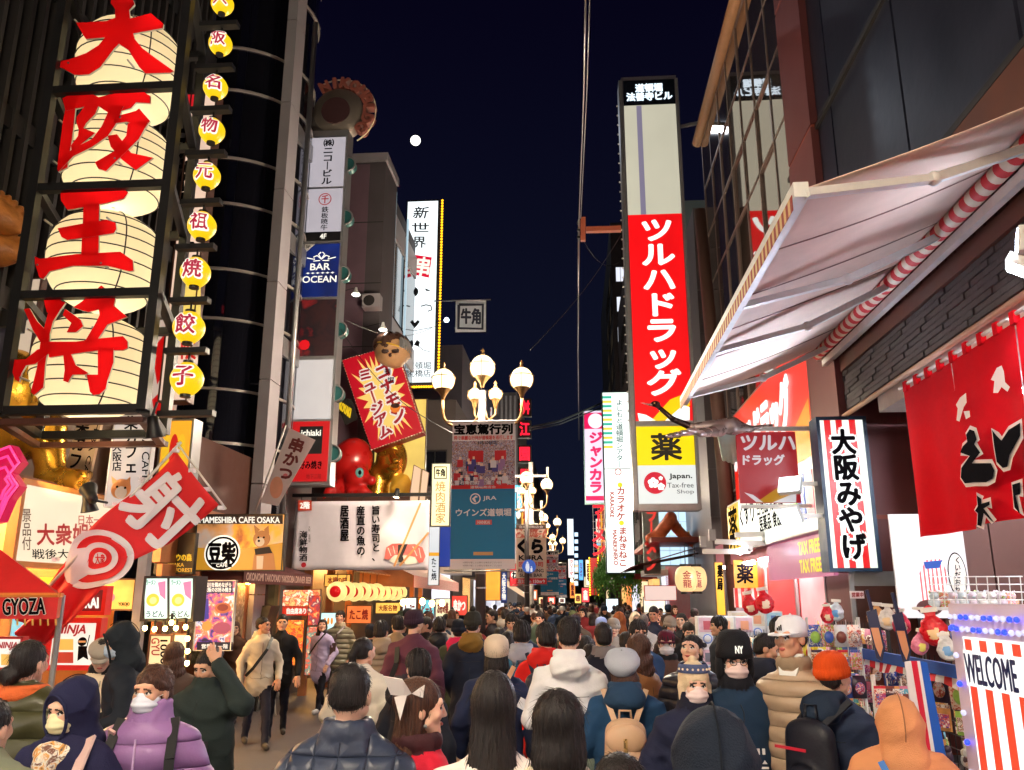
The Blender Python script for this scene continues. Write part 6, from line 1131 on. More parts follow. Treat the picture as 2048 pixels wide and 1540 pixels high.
ew=thing('eave_roof','sloping brown eave with red struts above the ramen counter','roof',(3.2,29,0)); obj('eave',MB().box((-.9,-3.6,3.6),(.7,4,3.75)),mat('red_brown_roof',(126,50,40),.5),ew); obj('awning_slope',MB().quad((-1.5,-3.4,2.9),(-1.5,4,2.9),(.6,4,3.5),(.6,-3.4,3.5)),mat('red_canvas2',(196,30,36),.6),ew); [obj('strut',MB().tube([(-1.3,-3.3+k*1.4,2.95),(.6,-3.3+k*1.4,3.3)],.03,6),M_BROWNM,ew) for k in range(6)]
M_TAN=em((255,214,150),.95,'tan_lantern_paper',.08,3)
for i,(px,l) in enumerate(((1372,'large tan paper lantern over the ramen counter, the one further from the pole'),(1392,'large tan paper lantern over the ramen counter, next to the brown pole'))):
    t=thing('paper_lantern',l,'lantern',atY(px,1158,23.5+i*.5-1),0,'tan lanterns at the ramen counter'); obj('shell',MB().lathe([(.12,-.34)]+[(.12+.17*math.sin(math.pi*k/9)**.45,-.33+.66*k/9) for k in range(10)]+[(.12,.34)],n=20),M_TAN,t,True); [obj('cap',MB().lathe([(0,z-.03),(.15,z-.03),(.15,z+.03),(0,z+.03)],n=16),M_BLACK,t) for z in (-.35,.35)]; letter(t,'金龍',[(-.12,.2),(.1,.2),(.1,-.22),(-.12,-.22)],em((170,60,60),.5),-.31,.02,True); obj('hook',MB().tube([(0,0,.38),(0,0,.9)],.012,5),M_BLACK,t)
S=Sign('menu_light','bright menu panels along the ramen counter','sign','Y',27.0,(1288,1195,1330,1225)); S.cab(.1,M_DARK,em((255,245,215),1.3,'menu_white',.2,4),.02)
S=Sign('menu_light','slanted white board with red frame above the ramen counter','sign','Y',26.5,(1290,1172,1352,1200)); S.cab(.1,mat('red_lacquer',(196,26,28),.4),em((240,210,200),.9,'pale_board3'),.02)
# karaoke signs
S=Sign('karaoke_sign','tall glowing white karaoke sign with red brush lettering','sign','Y',41,(1210,785,1263,1145)); S.cab(.8,mat('deep_teal',(16,60,62),.5),em((242,255,250),1.5,'karaoke_white'),.05); KR=em((196,66,40),.7,'karaoke_red')
for k in range(12): S.fr(0,.02+k*.026,.34,.035+k*.026,em((240,214,80),1.1) if k%2 else em((60,190,160),1.0),2)
S.txt('よしもと道頓堀シアター',(1232,800,1246,935),mat('dark_teal_ink',(30,90,84),.6,noise=0),3,.02,True); S.disc(1236,944,7,KR,3,r_in=5.2); S.fr(0,.435,1,.44,M_STEEL,2)
S.txt('カラオケ',(1234,975,1249,1040),KR,3,.04,True); S.txt('まねきねこ',(1238,1055,1254,1132),KR,3,.04,True); S.txt('KARAOKE',[(1228,985),(1228,1035),(1220,1035),(1220,985)],KR,3,.06); S.txt('MANEKINEKO',[(1233,1060),(1236,1130),(1228,1130),(1225,1060)],KR,3,.06); S.disc(1240,970,5,em((220,220,20),1.0),3); S.disc(1243,1046,5,em((220,220,20),1.0),3)
S=Sign('karaoke_sign','pale pink katakana karaoke sign half hidden behind the white one','sign','Y',47,(1170,822,1212,1005)); S.cab(.6,mat('pale_teal_frame',(150,190,190),.4),em((226,214,240),1.1,'pink_white'),.06); S.fr(0,.02,1,.2,em((228,20,90),1.0),2); S.disc(1191,842,15,em((225,225,245),1.2),3,'printed_face'); S.txt('ジャンカラ',(1180,865,1204,985),em((230,30,100),1.0),3,.06,True); S.fr(0,.93,1,.98,em((228,20,90),1.0),2)
S=Sign('ramen_neon','vertical red neon ramen sign on a mesh frame','sign','Y',50,(1184,1002,1210,1112)); fr=MB()
for x in (-.3,.0,.3): fr.tube([(x,.1,0),(x,.1,S.Hh)],.02,5)
for k in range(9): fr.tube([(-.35,.1,k*S.Hh/8),(.35,.1,k*S.Hh/8)],.015,5)
obj('frame',fr,M_STEEL,S.root); S.txt('ラーメン',(1186,1005,1209,1110),em((255,20,40),1.6,'red_neon2'),4,.05,True)
S=Sign('bulb_sign','red panel bordered with yellow bulbs under the ramen neon','sign','Y',52,(1180,1116,1196,1190)); S.cab(.3,M_DARK,em((190,16,24),.9,'red_panel2'),.03); w,h=S.W/2,S.Hh; b=MB()
for k in range(16): b.ball((-w-.02,-.05,h*k/15),.05,6,0,4); b.ball((w+.02,-.05,h*k/15),.05,6,0,4)
obj('bulb_border',b,em((255,200,30),3,'yellow_bulb'),S.root)
# willow
wt=thing('willow_tree','green willow with drooping branches below the karaoke sign','tree',(atY(1236,1200,44).x,44,0)); obj('trunk',MB().tube([(0,0,0),(.1,0,1.5),(-.1,.1,3.2),(.1,0,4)],[.2,.16,.12,.06],10),mat('bark',(70,52,40),.9,bump=.4),wt,True); rnd=random.Random(5); b=MB()
for k in range(420):
    a=rnd.random()*6.28; r=rnd.random()**.5*1.25; x,y=r*math.cos(a),r*math.sin(a); zt=4.4-r*r*.7+rnd.uniform(-.4,.3); L=rnd.uniform(.5,1.7)
    for j in range(9):
        z=zt-L*j/9; dx,dy=rnd.uniform(-.08,.08),rnd.uniform(-.08,.08); q=rnd.uniform(-.05,.05); b.add([(x+dx,y+dy,z),(x+dx+.03,y+dy+q,z-.06),(x+dx+q,y+dy,z-.16),(x+dx-.03,y+dy-q,z-.06)],[(0,1,2,3)])
obj('crown',b,mat('willow_leaf',(70,120,40),.6,noise=.5,scale=3),wt)
S=Sign('light_box','white glowing box among the crowd under the willow','sign','Y',40,(1213,1198,1236,1224)); S.cab(.3,M_DARK,em((215,240,255),1.8,'white_box'),.02)

for k in range(4): obj('soffit_light',MB().box((-.26,-3.6+k*2.1,2.70),(-.1,-2.6+k*2.1,2.755)),em((255,244,236),40,'soffit_tube'),ph)
# ================================================================ souvenir shop goods
for k in range(6):
    t=thing('ceiling_light','long white tube light on the souvenir shop ceiling','ceiling light',(5.2,1.0+k*1.7,4.28),0,'tube lights on the shop ceiling'); obj('tube',MB().box((-.8,-.05,-.03),(.8,.05,.0)),em((240,244,255),TUBE,'white_tube'),t); obj('fitting',MB().box((-.85,-.09,.001),(.85,.09,.06)),M_WHITE,t)
S=Sign('wall_poster','white poster with an oval drum sign on the end wall of the souvenir shop','poster','Y',10.82,(1788,1028,1934,1236)); S.cab(.03,M_WHITE,em((246,238,240),.75,'poster_white',.05),.0)
S.disc(1914,1150,19,M_INK,3,'drum_rim',ry=46); S.disc(1914,1150,17,mat('drum_skin',(226,220,206),.6),4,'drum_face',ry=43); S.txt('くいだおれ',(1908,1114,1920,1186),M_INK,5,.02,True)
S.poly([(1836,1150),(1852,1120),(1880,1118),(1896,1150),(1886,1200),(1842,1205)],stripes('poster_stripe',(220,90,90),(246,240,240),'X',.05,.5,.5),3,'striped_cloth'); S.poly([(1846,1124),(1884,1120),(1878,1136),(1850,1138)],em((40,90,190),.6),4,'blue_collar'); S.disc(1858,1215,26,mat('bowl_lacquer',(70,30,26),.4),4,'printed_bowl',ry=16)
S=Sign('door_sticker','small white notice on the brown door','notice','Y',12.0,(1700,1182,1728,1197)); S.cab(.01,M_WHITE,mat('notice_white',(220,216,212),.6),.0); S.txt('営業中',(1703,1185,1726,1194),em((190,40,40),.4),3,.03)
# capsule toy machines
def gacha(x,y,z,label):
    t=thing('capsule_machine',label,'toy machine',(x,y,z),.0,'capsule toy machines'); W_=mat('gacha_white',(226,226,226),.4); obj('body',MB().box((-.125,0,0),(.125,.28,.42)),W_,t); 
    rnd=random.Random(int(x*100+z*37)); c=rnd.choice([(220,180,190),(160,200,220),(230,210,190),(200,220,200)])
    w=obj('window',MB().box((-.11,-.012,.21),(.11,-.001,.4)),mat('card_print',c,.3,noise=.3,scale=14),t); obj('card_figure',MB().box((-.05,-.016,.24),(.06,-.0125,.36)),mat('card_figure',rnd.choice([(90,120,180),(190,90,100),(120,120,130),(230,160,120)]),.4),w)
    obj('dial_plate',MB().lathe([(0,-.014),(.062,-.012),(.066,0)],c=(0,0,.12),n=20,axis='y'),mat('dial_blue',(120,150,210),.4),t); obj('dial',MB().lathe([(0,-.03),(.045,-.028),(.048,-.013)],c=(0,0,.12),n=16,axis='y'),W_,t); obj('knob',MB().box((-.04,-.045,.108),(.04,-.031,.132)),W_,t)
    obj('chute',MB().lathe([(0,-.006),(.035,-.005)],c=(-.05,0,.035),n=14,axis='y'),M_DARK,t); obj('coin_slot',MB().box((.075,-.008,.07),(.1,-.001,.16)),M_STEEL,t)
gx=atY(1397,1290,12.2).x
for c in range(3):
    for r in range(4): gacha(gx+.13+c*.255,12.2,.05+r*.425,f'white capsule toy machine, {["left","middle","right"][c]} column, {["bottom","second lowest","second","top"][r]} row beside the man in black')
for c in range(3): gacha(gx+.75+c*.255,13.1,1.38,f'white capsule toy machine on the raised row behind, {["first","second","third"][c]} from the front stack'); 
obj('stand',MB().box((gx+.6,13.1,0),(gx+1.4,13.4,1.37)),M_WHITE,None); tag(bpy.data.objects['stand'],'white plinth under the raised capsule toy machines','stand')
# racks
def rack(name,label,X,y0,y1,z1,facing=-1,rows=6):
    t=thing(name,label,'rack',(X,(y0+y1)/2,0)); L=(y1-y0)/2; b=MB()
    for y in (-L,L):
        obj('upright',MB().tube([(0,y,0),(0,y,z1)],.018,6),M_BLACK,t)
        obj('foot',MB().box((-.2,y-.02,0),(.2,y+.02,.04)),M_BLACK,t)
    for k in range(int((z1-.2)/.09)): b.tube([(0,-L,.2+k*.09),(0,L,.2+k*.09)],.0035,4)
    for k in range(int(2*L/.09)): b.tube([(0.004,-L+k*.09,.2),(.004,-L+k*.09,z1)],.0035,4)
    obj('wire_grid',b,M_BLACK,t); return t
ORD=['top','second','third','fourth','fifth','sixth','seventh']; rnd=random.Random(12); PAL=[(206,40,60),(240,210,190),(60,90,180),(240,200,60),(230,120,160),(120,60,50),(230,230,230),(90,170,200),(150,200,90),(60,40,60),(220,150,90)]
PRN=[photo_print('packet_print',[random.Random(i*5+j).choice(PAL) for j in range(3)]+[(236,230,226),random.Random(i+90).choice(PAL)],34,0,i,1.5) for i in range(12)]
def pm(c,r=.35):
    if rnd.random()<.5: return rnd.choice(PRN)
    return mat('goods_colour',c,r,noise=.35,scale=22,coat=.3)
_pk={}
def packet_mesh(kind):
    if kind in _pk: return _pk[kind]
    b=MB()
    if kind=='card': b.box((-.04,-.004,-.14),(.04,.0,-.0),0).box((-.03,-.022,-.12),(.03,-.004,-.05),1).box((-.04,-.006,-.018),(.04,-.0041,.0),2)
    elif kind=='strap': b.tube([(0,-.01,0),(.005,-.012,-.07)],.006,5,2).ball((0,-.012,-.1),(.028,.022,.034),8,1,6).ball((0,-.014,-.06),(.022,.02,.022),8,0,6)
    elif kind=='plush': b.ball((0,-.05,-.07),(.055,.05,.055),10,0,7).ball((0,-.05,-.0),(.05,.045,.045),10,0,7).ball((-.035,-.05,.04),(.016,.014,.02),6,1,5).ball((.035,-.05,.04),(.016,.014,.02),6,1,5).ball((0,-.09,-.01),(.02,.012,.015),6,2,5).ball((-.05,-.06,-.06),(.018,.018,.03),6,0,5).ball((.05,-.06,-.06),(.018,.018,.03),6,0,5)
    elif kind=='bag': b.prism([(-.05,-.012,-.16),(.05,-.012,-.16),(.055,-.012,-.05),(.04,-.012,0),(-.04,-.012,0),(-.055,-.012,-.05)],(0,.02,0),0).ball((0,-.02,-.09),(.038,.02,.045),8,1,6)
    me=b.mesh('goods',[M_WHITE]*3,kind!='card'); _pk[kind]=me; return me
def good(kind,label,group,cat,loc,rz,cols,s=1,ry=0):
    o=bpy.data.objects.new({'card':'keychain_card','strap':'phone_strap','plush':'plush_toy','bag':'gift_packet'}[kind],packet_mesh(kind)); link(o); o.location=loc; o.rotation_euler=(0,ry,rz); o.scale=(s,)*3
    for i,c in enumerate(cols):
        o.material_slots[i].link='OBJECT'; o.material_slots[i].material=pm(c)
    tag(o,label,cat,group); return o
R1=rack('display_rack','black wire rack of keychains and charms behind the striped bunting',2.55,5.35,7.9,1.6)
kinds=['bag','card','strap','card','strap','bag','card']
for r in range(7):
    z=1.5-r*.2
    for k in range(17):
        if z<.1: continue
        good(kinds[r],f'small hanging souvenir {["packet","card","charm","card","charm","packet","card"][r]} in the {ORD[r]} row of the bunting rack','goods on the wire rack '+str(r),'souvenir',(2.53-.05*(k%2),5.45+k*.15,z+rnd.uniform(-.012,.012)),-math.pi/2+.75+rnd.uniform(-.2,.2),[rnd.choice(PAL) for _ in range(3)],1.2)
R2=rack('display_rack','black wire rack of small plush toys next to the welcome light box',2.3,4.45,5.3,1.62)
lab2=['yellow price tag keyring','green and yellow frog plush charm','pink and white plush charm','white animal plush charm','boxed figure card','dark doll charm','yellow packet']
for r in range(7):
    z=1.52-r*.2
    for k in range(9):
        c=[[(230,200,60)]*3,[(110,190,60),(240,220,80),(240,240,240)],[(230,150,190),(245,245,245),(120,160,220)],[(240,238,235),(230,150,180),(90,70,60)],[(200,220,235),(90,110,150),(240,240,240)],[(40,36,60),(190,60,60),(220,180,160)],[(240,200,60),(200,60,60),(240,240,240)]][r]
        good(['card','plush','plush','plush','card','strap','bag'][r],f'{lab2[r]} hanging on the plush toy rack','goods on the plush rack '+str(r),'souvenir',(2.27,4.5+k*.092,z),-math.pi/2+.6,[c[(k+i)%3] for i in range(3)],.78)
    for k in range(3): 
        if r%2==0: o=obj('price_tag',MB().box((2.2,4.5+k*.28,z-.02),(2.205,4.6+k*.28,z+.03)),M_WHITE,None); tag(o,'small white price tag clipped on the plush toy rack','price tag','price tags on the plush rack')
R3=rack('display_rack','white fronted wire rack of souvenir packets beside the man in the white cap',2.9,8.3,9.9,1.75)
for r in range(6):
    for k in range(10): good(['bag','card','bag','card','bag','card'][r],f'souvenir packet, {ORD[r]} row of the rack behind the man in the white cap','goods on the far rack '+str(r),'souvenir',(2.87,8.4+k*.15,1.7-r*.23),-math.pi/2+.4+rnd.uniform(-.2,.2),[rnd.choice(PAL) for _ in range(3)],1.15)
R4=rack('display_rack','wire rack of blue packets beside the capsule machines',2.2,10.4,11.8,1.6)
for r in range(5):
    for k in range(9): good(['bag','card','bag','strap','bag'][r],f'small packet, {ORD[r]} row of the rack beside the capsule machines','goods on the rack by the capsule machines '+str(r),'souvenir',(2.17,10.5+k*.145,1.52-r*.25),-math.pi/2+.5,[rnd.choice([(60,110,200),(230,120,60),(50,60,120),(220,60,60),(230,230,230)]) for _ in range(3)],1.25)
# crossing perpendicular ends facing the camera with goods
def endrack(label,Y,px0,px1,zs,kinds,cols,step,s,g):
    x0=atY(px0,1300,Y).x; x1=atY(px1,1300,Y).x; t=thing('display_rack',label,'rack',((x0+x1)/2,Y,0)); b=MB(); w=(x1-x0)/2
    for k in range(int((zs[0]-.2)/.08)): b.tube([(-w,0,.25+k*.08),(w,0,.25+k*.08)],.0035,4)
    for k in range(int(2*w/.08)+1): b.tube([(-w+k*.08,.004,.25),(-w+k*.08,.004,zs[0]+.04)],.0035,4)
    obj('wire_grid',b,M_WHITE,t); [obj('upright',MB().tube([(x,0,0),(x,0,zs[0]+.06)],.014,6),M_WHITE,t) for x in (-w,w)]
    for j,z in enumerate(zs):
        n=max(1,int(2*w/step))
        for k in range(n): good(kinds[j%len(kinds)],f'hanging souvenir packet, {ORD[j]} row of the {g}',f'goods on the {g} {j}','souvenir',(x0+(k+.5)*(x1-x0)/n,Y-.02,z),rnd.uniform(-.2,.2),[rnd.choice(cols) for _ in range(3)],s)
endrack('white wire rack of bright packets behind the orange beanie',7.4,1618,1722,[1.78-.2*k for k in range(7)],['bag','card','bag','strap'],PAL,.1,1.1,'white rack behind the orange beanie')
endrack('white wire rack of drinks and packets behind the man in the white cap',9.6,1560,1650,[1.75-.22*k for k in range(6)],['strap','bag','card'],[(200,60,60),(240,200,60),(90,60,140),(230,230,230),(190,120,60)],.1,1.2,'far white rack beside the pharmacy')
endrack('black rack end with dark gift packets in front of the bunting',5.3,1740,1842,[1.5-.15*k for k in range(7)],['card','bag','strap'],PAL,.045,.85,'rack end by the bunting')
# bunting: red white blue strips
M_RWB=stripes('bunting_stripe',(210,30,50),(236,232,236),'X',.16)
bn=thing('bunting','red white and blue striped bunting draped over the front rack','bunting',(2.42,6.2,1.45)); V=[];Fc=[]
for i in range(31):
    y=-1.6+i*.11; d=.06*abs(math.sin(i*.5)); V+=[(-.02,y,.1),(-.05-.02*math.sin(i),y,.02-d*.6)]
for i in range(30): Fc.append((2*i,2*i+2,2*i+3,2*i+1))
obj('skirt',MB().add(V,Fc),stripes('bunting_y',(210,30,50),(236,232,236),'Y',.2),bn,True); obj('top_band',MB().box((-.06,-1.62,.06),(-.03,1.72,.14)),mat('band_blue',(30,80,170),.6),bn)
q=[(1812,1322),(1845,1322),(1895,1540),(1840,1540)]
bs=thing('bunting','long hanging strip of red white and blue cloth beside the peach hood','bunting',atY(1850,1540,4.9)); o=bs.location
for k,(a,b,c,d,col) in enumerate((((1810,1324),(1822,1322),(1858,1540),(1838,1540),(236,232,236)),((1822,1322),(1834,1322),(1868,1540),(1858,1540),(210,30,60)),((1834,1322),(1840,1322),(1876,1540),(1868,1540),(236,232,236)),((1840,1322),(1854,1324),(1898,1540),(1876,1540),(30,90,190)))):
    obj('strip',MB().prism([tuple(atY(*p,4.9)-o) for p in (a,b,c,d)],(0,.01,0)),mat('strip_cloth',col,.7),bs)
# red bagged wigs and plush on top
def bagged(label,px,py,Y,r,c,c2):
    r*=.82
    t=thing('bagged_toy',label,'toy',atY(px,py,Y)); P=SDF().ell((0,0,0),(r*.85,r*.5,r*.95),0,.02,disp=lambda x,y,z:.003*np.sin(x*70+z*90)+.003*np.sin(z*120-y*80)).ell((0,-r*.36,-r*.1),(r*.42,r*.22,r*.45),1,.01).cone((0,0,r*.7),(0,0,r*1.25),r*.34,r*.42,0,.02,.12); V,Fc,l=P.mesh(r/9); link(bpy.data.objects.new('toy',np_mesh('toy',[(V,Fc,l)],[mat('bag_gloss',c,.3,noise=.35,scale=26,coat=.3,bump=.7,bscale=30),mat('toy_face',c2,.5)])),t); obj('header_card',MB().box((-r*.5,-r*.14,r*1.2),(r*.5,r*.14,r*1.5)),mat('header_white',(226,220,214),.5,noise=.2,scale=20),t); t.rotation_euler=(random.uniform(-.2,.2),random.uniform(-.25,.25),random.uniform(-.5,.3))
for i,(px,py,Y,r,c,c2,l) in enumerate(((1502,1212,10.2,.14,(205,20,40),(240,215,190),'red bagged wig on top of the racks, the one nearer the capsule machines'),(1530,1207,10.0,.15,(214,24,40),(240,215,190),'red bagged wig on top of the racks, the one nearer the white cap'),(1868,1262,5.5,.115,(205,20,36),(236,200,150),'red bagged doll toy above the plush toy rack'),(1803,1250,5.9,.085,(214,60,90),(240,220,200),'pink bagged toy above the bunting'),(1752,1236,6.4,.09,(200,150,100),(190,110,60),'brown bagged snack bun on the rack top'),(1775,1240,6.2,.09,(210,205,205),(220,190,150),'clear bagged white toy on the rack top'),(1840,1290,5.6,.08,(240,120,150),(245,235,120),'pink and yellow bagged toy below the red doll toy'),(1655,1232,7.3,.08,(210,30,50),(240,210,180),'small red bagged toy on the white rack'),(1672,1226,7.3,.09,(190,200,220),(90,150,210),'clear blue bagged toy on the white rack'),(1895,1300,5.2,.08,(230,230,235),(120,170,220),'white and blue bagged toy beside the light box'),(1920,1270,5.0,.07,(60,100,190),(230,90,100),'blue bagged toy beside the light box'))): bagged(l,px,py,Y,r,c,c2)
# fan paddles
for i,(px,py,l) in enumerate(((1748,1262,'dark blue paddle shaped charm hanging over the bunting, the farther one'),(1800,1268,'dark blue paddle shaped charm hanging over the bunting, the nearer one'))):
    t=thing('paddle_charm',l,'souvenir',atY(px,py,5.8)); obj('board',MB().prism([(-.035,0,.12),(.03,0,.14),(.06,0,-.1),(.03,0,-.19),(-.0,0,-.17)],(0,.012,0)),mat('charm_navy',(34,38,74),.4),t); obj('print',MB().prism([(-.02,-.003,.02),(.03,-.003,.02),(.045,-.003,-.1),(.022,-.003,-.16),(0,-.003,-.1)],(0,.002,0)),mat('charm_peach',(214,150,110),.5),t); obj('handle',MB().tube([(0,0,.13),(-.02,0,.26)],.012,6),mat('charm_navy',(34,38,74),.4),t)
# white wire basket with soft toys
wb=thing('wire_basket','white wire basket of pastel toys below the wall poster','basket',atY(1945,1215,7.2)); b=MB()
for k in range(9): b.tube([(-.34+k*.085,-.1,0),(-.34+k*.085,-.13,.24)],.004,4)
for k in range(5): b.tube([(-.36,-.1-.007*k,k*.06),(.36,-.1-.007*k,k*.06)],.004,4)
obj('wire',b,M_WHITE,wb); obj('tray',MB().box((-.36,-.1,-.02),(.36,.3,0)),M_WHITE,wb); obj('stand_leg',MB().tube([(0,.1,-.02),(0,.1,-wb.location.z)],.03,8),M_WHITE,wb)
for k in range(9): o=good('plush','pastel soft toy lying in the white wire basket','toys in the wire basket','toy',tuple(wb.location+Vector((-.3+k*.075,.02,.09))),0,[rnd.choice([(240,200,220),(250,240,220),(200,220,240)]) for _ in range(3)],.8)
# WELCOME light box with LED frame, facing the street
LX,LY0,LY1,LZ0,LZ1=1.85,3.66,4.42,.12,1.95
wbx=thing('welcome_light_box','tall red and white striped light box reading WELCOME framed with blue LED bulbs','sign',(LX,(LY0+LY1)/2,0),-math.pi/2); W=(LY1-LY0)/2
obj('case',MB().box((-W,0,LZ0-.1),(W,.22,LZ1+.02)),mat('pale_case',(206,190,206),.35),wbx); obj('face',MB().quad((-W+.13,-.006,LZ0),(W-.04,-.006,LZ0),(W-.04,-.006,LZ1-.13),(-W+.13,-.006,LZ1-.13)),em((250,250,246),1.35,'box_white'),wbx)
fw=(2*W-.17)
for k in range(4): x=-W+.13+fw*(.04+k*.25); obj('stripe',MB().quad((x,-.01,LZ0),(x+fw*.12,-.01,LZ0),(x+fw*.12,-.01,LZ1-.14),(x,-.01,LZ1-.14)),em((222,66,40),1.0,'box_stripe'),wbx)
obj('title_panel',MB().quad((-W+.13,-.013,LZ1-.35),(W-.04,-.013,LZ1-.35),(W-.04,-.013,LZ1-.19),(-W+.13,-.013,LZ1-.19)),em((250,250,246),1.2,'box_white2'),wbx); letter(wbx,'WELCOME',[(-W+.15,LZ1-.205),(W-.14,LZ1-.205),(W-.14,LZ1-.335),(-W+.15,LZ1-.335)],em((20,40,90),.4,'navy_letter'),-.018,.02)
obj('bib',MB().poly([(-.1,-.02,.9),(.3,-.02,.9),(.26,-.02,.72),(-.02,-.02,.7)]),em((30,80,190),1.0,'box_blue'),wbx); b=MB(); b2=MB()
for k in range(14):
    z=LZ0+.05+k*.13; (b if k%2 else b2).ball((-W+.07,-.02,z),(.014,.014,.014),8,0,5); (b2 if k%2 else b).ball((W-.02,-.02,z),(.014,.014,.014),8,0,5)
for k in range(12):
    for j in range(2): (b if (k//2+j)%2 else b2).ball((-W+.05+k*.058,-.02,LZ1-.04-j*.055),(.013,.013,.013),8,0,5)
lb1=obj('led_bulbs',b,em((30,50,255),3.9,'blue_led'),wbx,True); lb2=obj('led_bulbs',b2,em((200,200,235),1.2,'white_led'),wbx,True); lb1['kind']=lb2['kind']='stuff'
# ================================================================ people: one continuous body mesh each, hair / hats / masks as children
SKIN=[mat('skin',(224,178,154),.5,noise=.1,scale=12,spec=.3),mat('skin_tan',(206,156,128),.5,noise=.1,scale=12,spec=.3),mat('skin_fair',(236,190,164),.5,noise=.1,scale=12,spec=.3)]
for _m in SKIN: _m.node_tree.nodes['Principled BSDF'].inputs['Subsurface Weight'].default_value=.25; _m.node_tree.nodes['Principled BSDF'].inputs['Subsurface Radius'].default_value=(.012,.005,.003)
M_EYW=mat('eye_white',(206,196,190),.3,noise=0); M_EYE=mat('eye_dark',(30,20,18),.25,noise=0); M_LIP=mat('lips',(186,92,86),.5,noise=0); 
def hairmat(name,c):
    m=bpy.data.materials.new(name); m.use_nodes=True; nt=m.node_tree; b=nt.nodes['Principled BSDF']; b.inputs['Roughness'].default_value=.5; b.inputs['Specular IOR Level'].default_value=.35
    t=nt.nodes.new('ShaderNodeTexCoord'); mp_=nt.nodes.new('ShaderNodeMapping'); mp_.inputs['Scale'].default_value=(170,170,7); n=nt.nodes.new('ShaderNodeTexNoise'); n.inputs['Scale'].default_value=1; n.inputs['Detail'].default_value=3; n.inputs['Distortion'].default_value=.6
    r=nt.nodes.new('ShaderNodeValToRGB'); L=lin(c); r.color_ramp.elements[0].position=.3; r.color_ramp.elements[0].color=tuple(x*.35 for x in L)+(1,); r.color_ramp.elements[1].position=.75; r.color_ramp.elements[1].color=tuple(x*1.9 for x in L)+(1,)
    bp=nt.nodes.new('ShaderNodeBump'); bp.inputs['Strength'].default_value=.9; bp.inputs['Distance'].default_value=.006
    nt.links.new(t.outputs['Object'],mp_.inputs[0]); nt.links.new(mp_.outputs[0],n.inputs['Vector']); nt.links.new(n.outputs['Fac'],r.inputs[0]); nt.links.new(r.outputs[0],b.inputs['Base Color']); nt.links.new(n.outputs['Fac'],bp.inputs['Height']); nt.links.new(bp.outputs[0],b.inputs['Normal']); return m
M_HAIRB=hairmat('black_hair',(26,20,20)); M_HAIRN=hairmat('brown_hair',(70,42,30)); M_HAIRG=hairmat('grey_hair',(96,92,90))

def cloth(c,puff=False,fuzzy=False,quilt=None):
    if quilt: return quilted(c,*quilt)
    return mat('puffer_nylon' if puff else ('fleece' if fuzzy else 'coat_cloth'),c,.42 if puff else .8,noise=.1,scale=9,bump=.12 if puff else (.3 if fuzzy else .12),bscale=60 if puff else (180 if fuzzy else 110),spec=.4 if puff else .25)
def _wr(a,seed):
    r=np.random.RandomState(seed); K=r.uniform(-1,1,(6,3))*np.array([13,13,14]); K[:,2]+=np.sign(K[:,2])*5; F0=r.uniform(0,6,6)
    def f(x,y,z):
        t=0
        for i in range(6): t=t+(1-np.abs(np.sin(K[i,0]*x+K[i,1]*y+K[i,2]*z+F0[i]+1.3*np.sin(9*x+7*z+F0[i]*2)+.8*np.sin(11*y-5*z+i))))**2-.33
        return a*1.15*t
    return f
def _puff(a,per,ph=0): return lambda x,y,z:1.7*a*(np.sqrt(np.abs(np.sin(math.pi*(z+.012*np.sin(x*9+y*7)+ph)/per)))-.65)+.003*np.sin(x*31+z*17)*np.sin(y*29+z*41)
def quilted(c,per,px=0):
    key=('q',c,per,px)
    if key in _mats: return _mats[key]
    m=mat('quilted_nylon',c,.4,noise=.1,scale=9.001+per,bump=.1,bscale=50).copy(); nt=m.node_tree; b=nt.nodes['Principled BSDF']; t=nt.nodes.new('ShaderNodeTexCoord'); s=nt.nodes.new('ShaderNodeSeparateXYZ'); nt.links.new(t.outputs['Object'],s.inputs[0]); h=None
    for ax,p in (('Z',per),('X',px)):
        if not p: continue
        q=nt.nodes.new('ShaderNodeMath'); q.operation='MULTIPLY'; q.inputs[1].default_value=math.pi/p; nt.links.new(s.outputs[ax],q.inputs[0]); w=nt.nodes.new('ShaderNodeMath'); w.operation='SINE'; nt.links.new(q.outputs[0],w.inputs[0]); a=nt.nodes.new('ShaderNodeMath'); a.operation='ABSOLUTE'; nt.links.new(w.outputs[0],a.inputs[0]); e=nt.nodes.new('ShaderNodeMath'); e.operation='POWER'; e.inputs[1].default_value=.28; nt.links.new(a.outputs[0],e.inputs[0])
        if h is None: h=e
        else: k=nt.nodes.new('ShaderNodeMath'); k.operation='MINIMUM'; nt.links.new(h.outputs[0],k.inputs[0]); nt.links.new(e.outputs[0],k.inputs[1]); h=k
    old=b.inputs['Normal'].links[0].from_node; bp=nt.nodes.new('ShaderNodeBump'); bp.inputs['Strength'].default_value=.9; bp.inputs['Distance'].default_value=.025; nt.links.new(h.outputs[0],bp.inputs['Height']); nt.links.new(old.outputs[0],bp.inputs['Normal']); nt.links.new(bp.outputs[0],b.inputs['Normal']); _mats[key]=m; return m
_hand=None
def hand_mesh():
    global _hand
    if _hand is None:
        S=SDF().cone((0,0,.02),(0,0,-.03),.026,.03,0,.02).ell((0,0,-.055),(.04,.016,.045),0,.015)
        for i,(x,L) in enumerate(((-.029,.066),(-.01,.076),(.01,.072),(.028,.056))):
            a=np.array((x,-.002,-.088)); b=a+np.array((x*.12,-.012,-L*.55)); c=b+np.array((0,-.022,-L*.42)); S.cone(a,b,.0095,.009,0,.004).cone(b,c,.009,.0075,0,.003)
        S.cone((-.034,-.004,-.03),(-.058,-.018,-.066),.0125,.011,0,.008).cone((-.058,-.018,-.066),(-.058,-.03,-.092),.0105,.009,0,.003); _hand=S.mesh(.006)
    return _hand
_heads={}
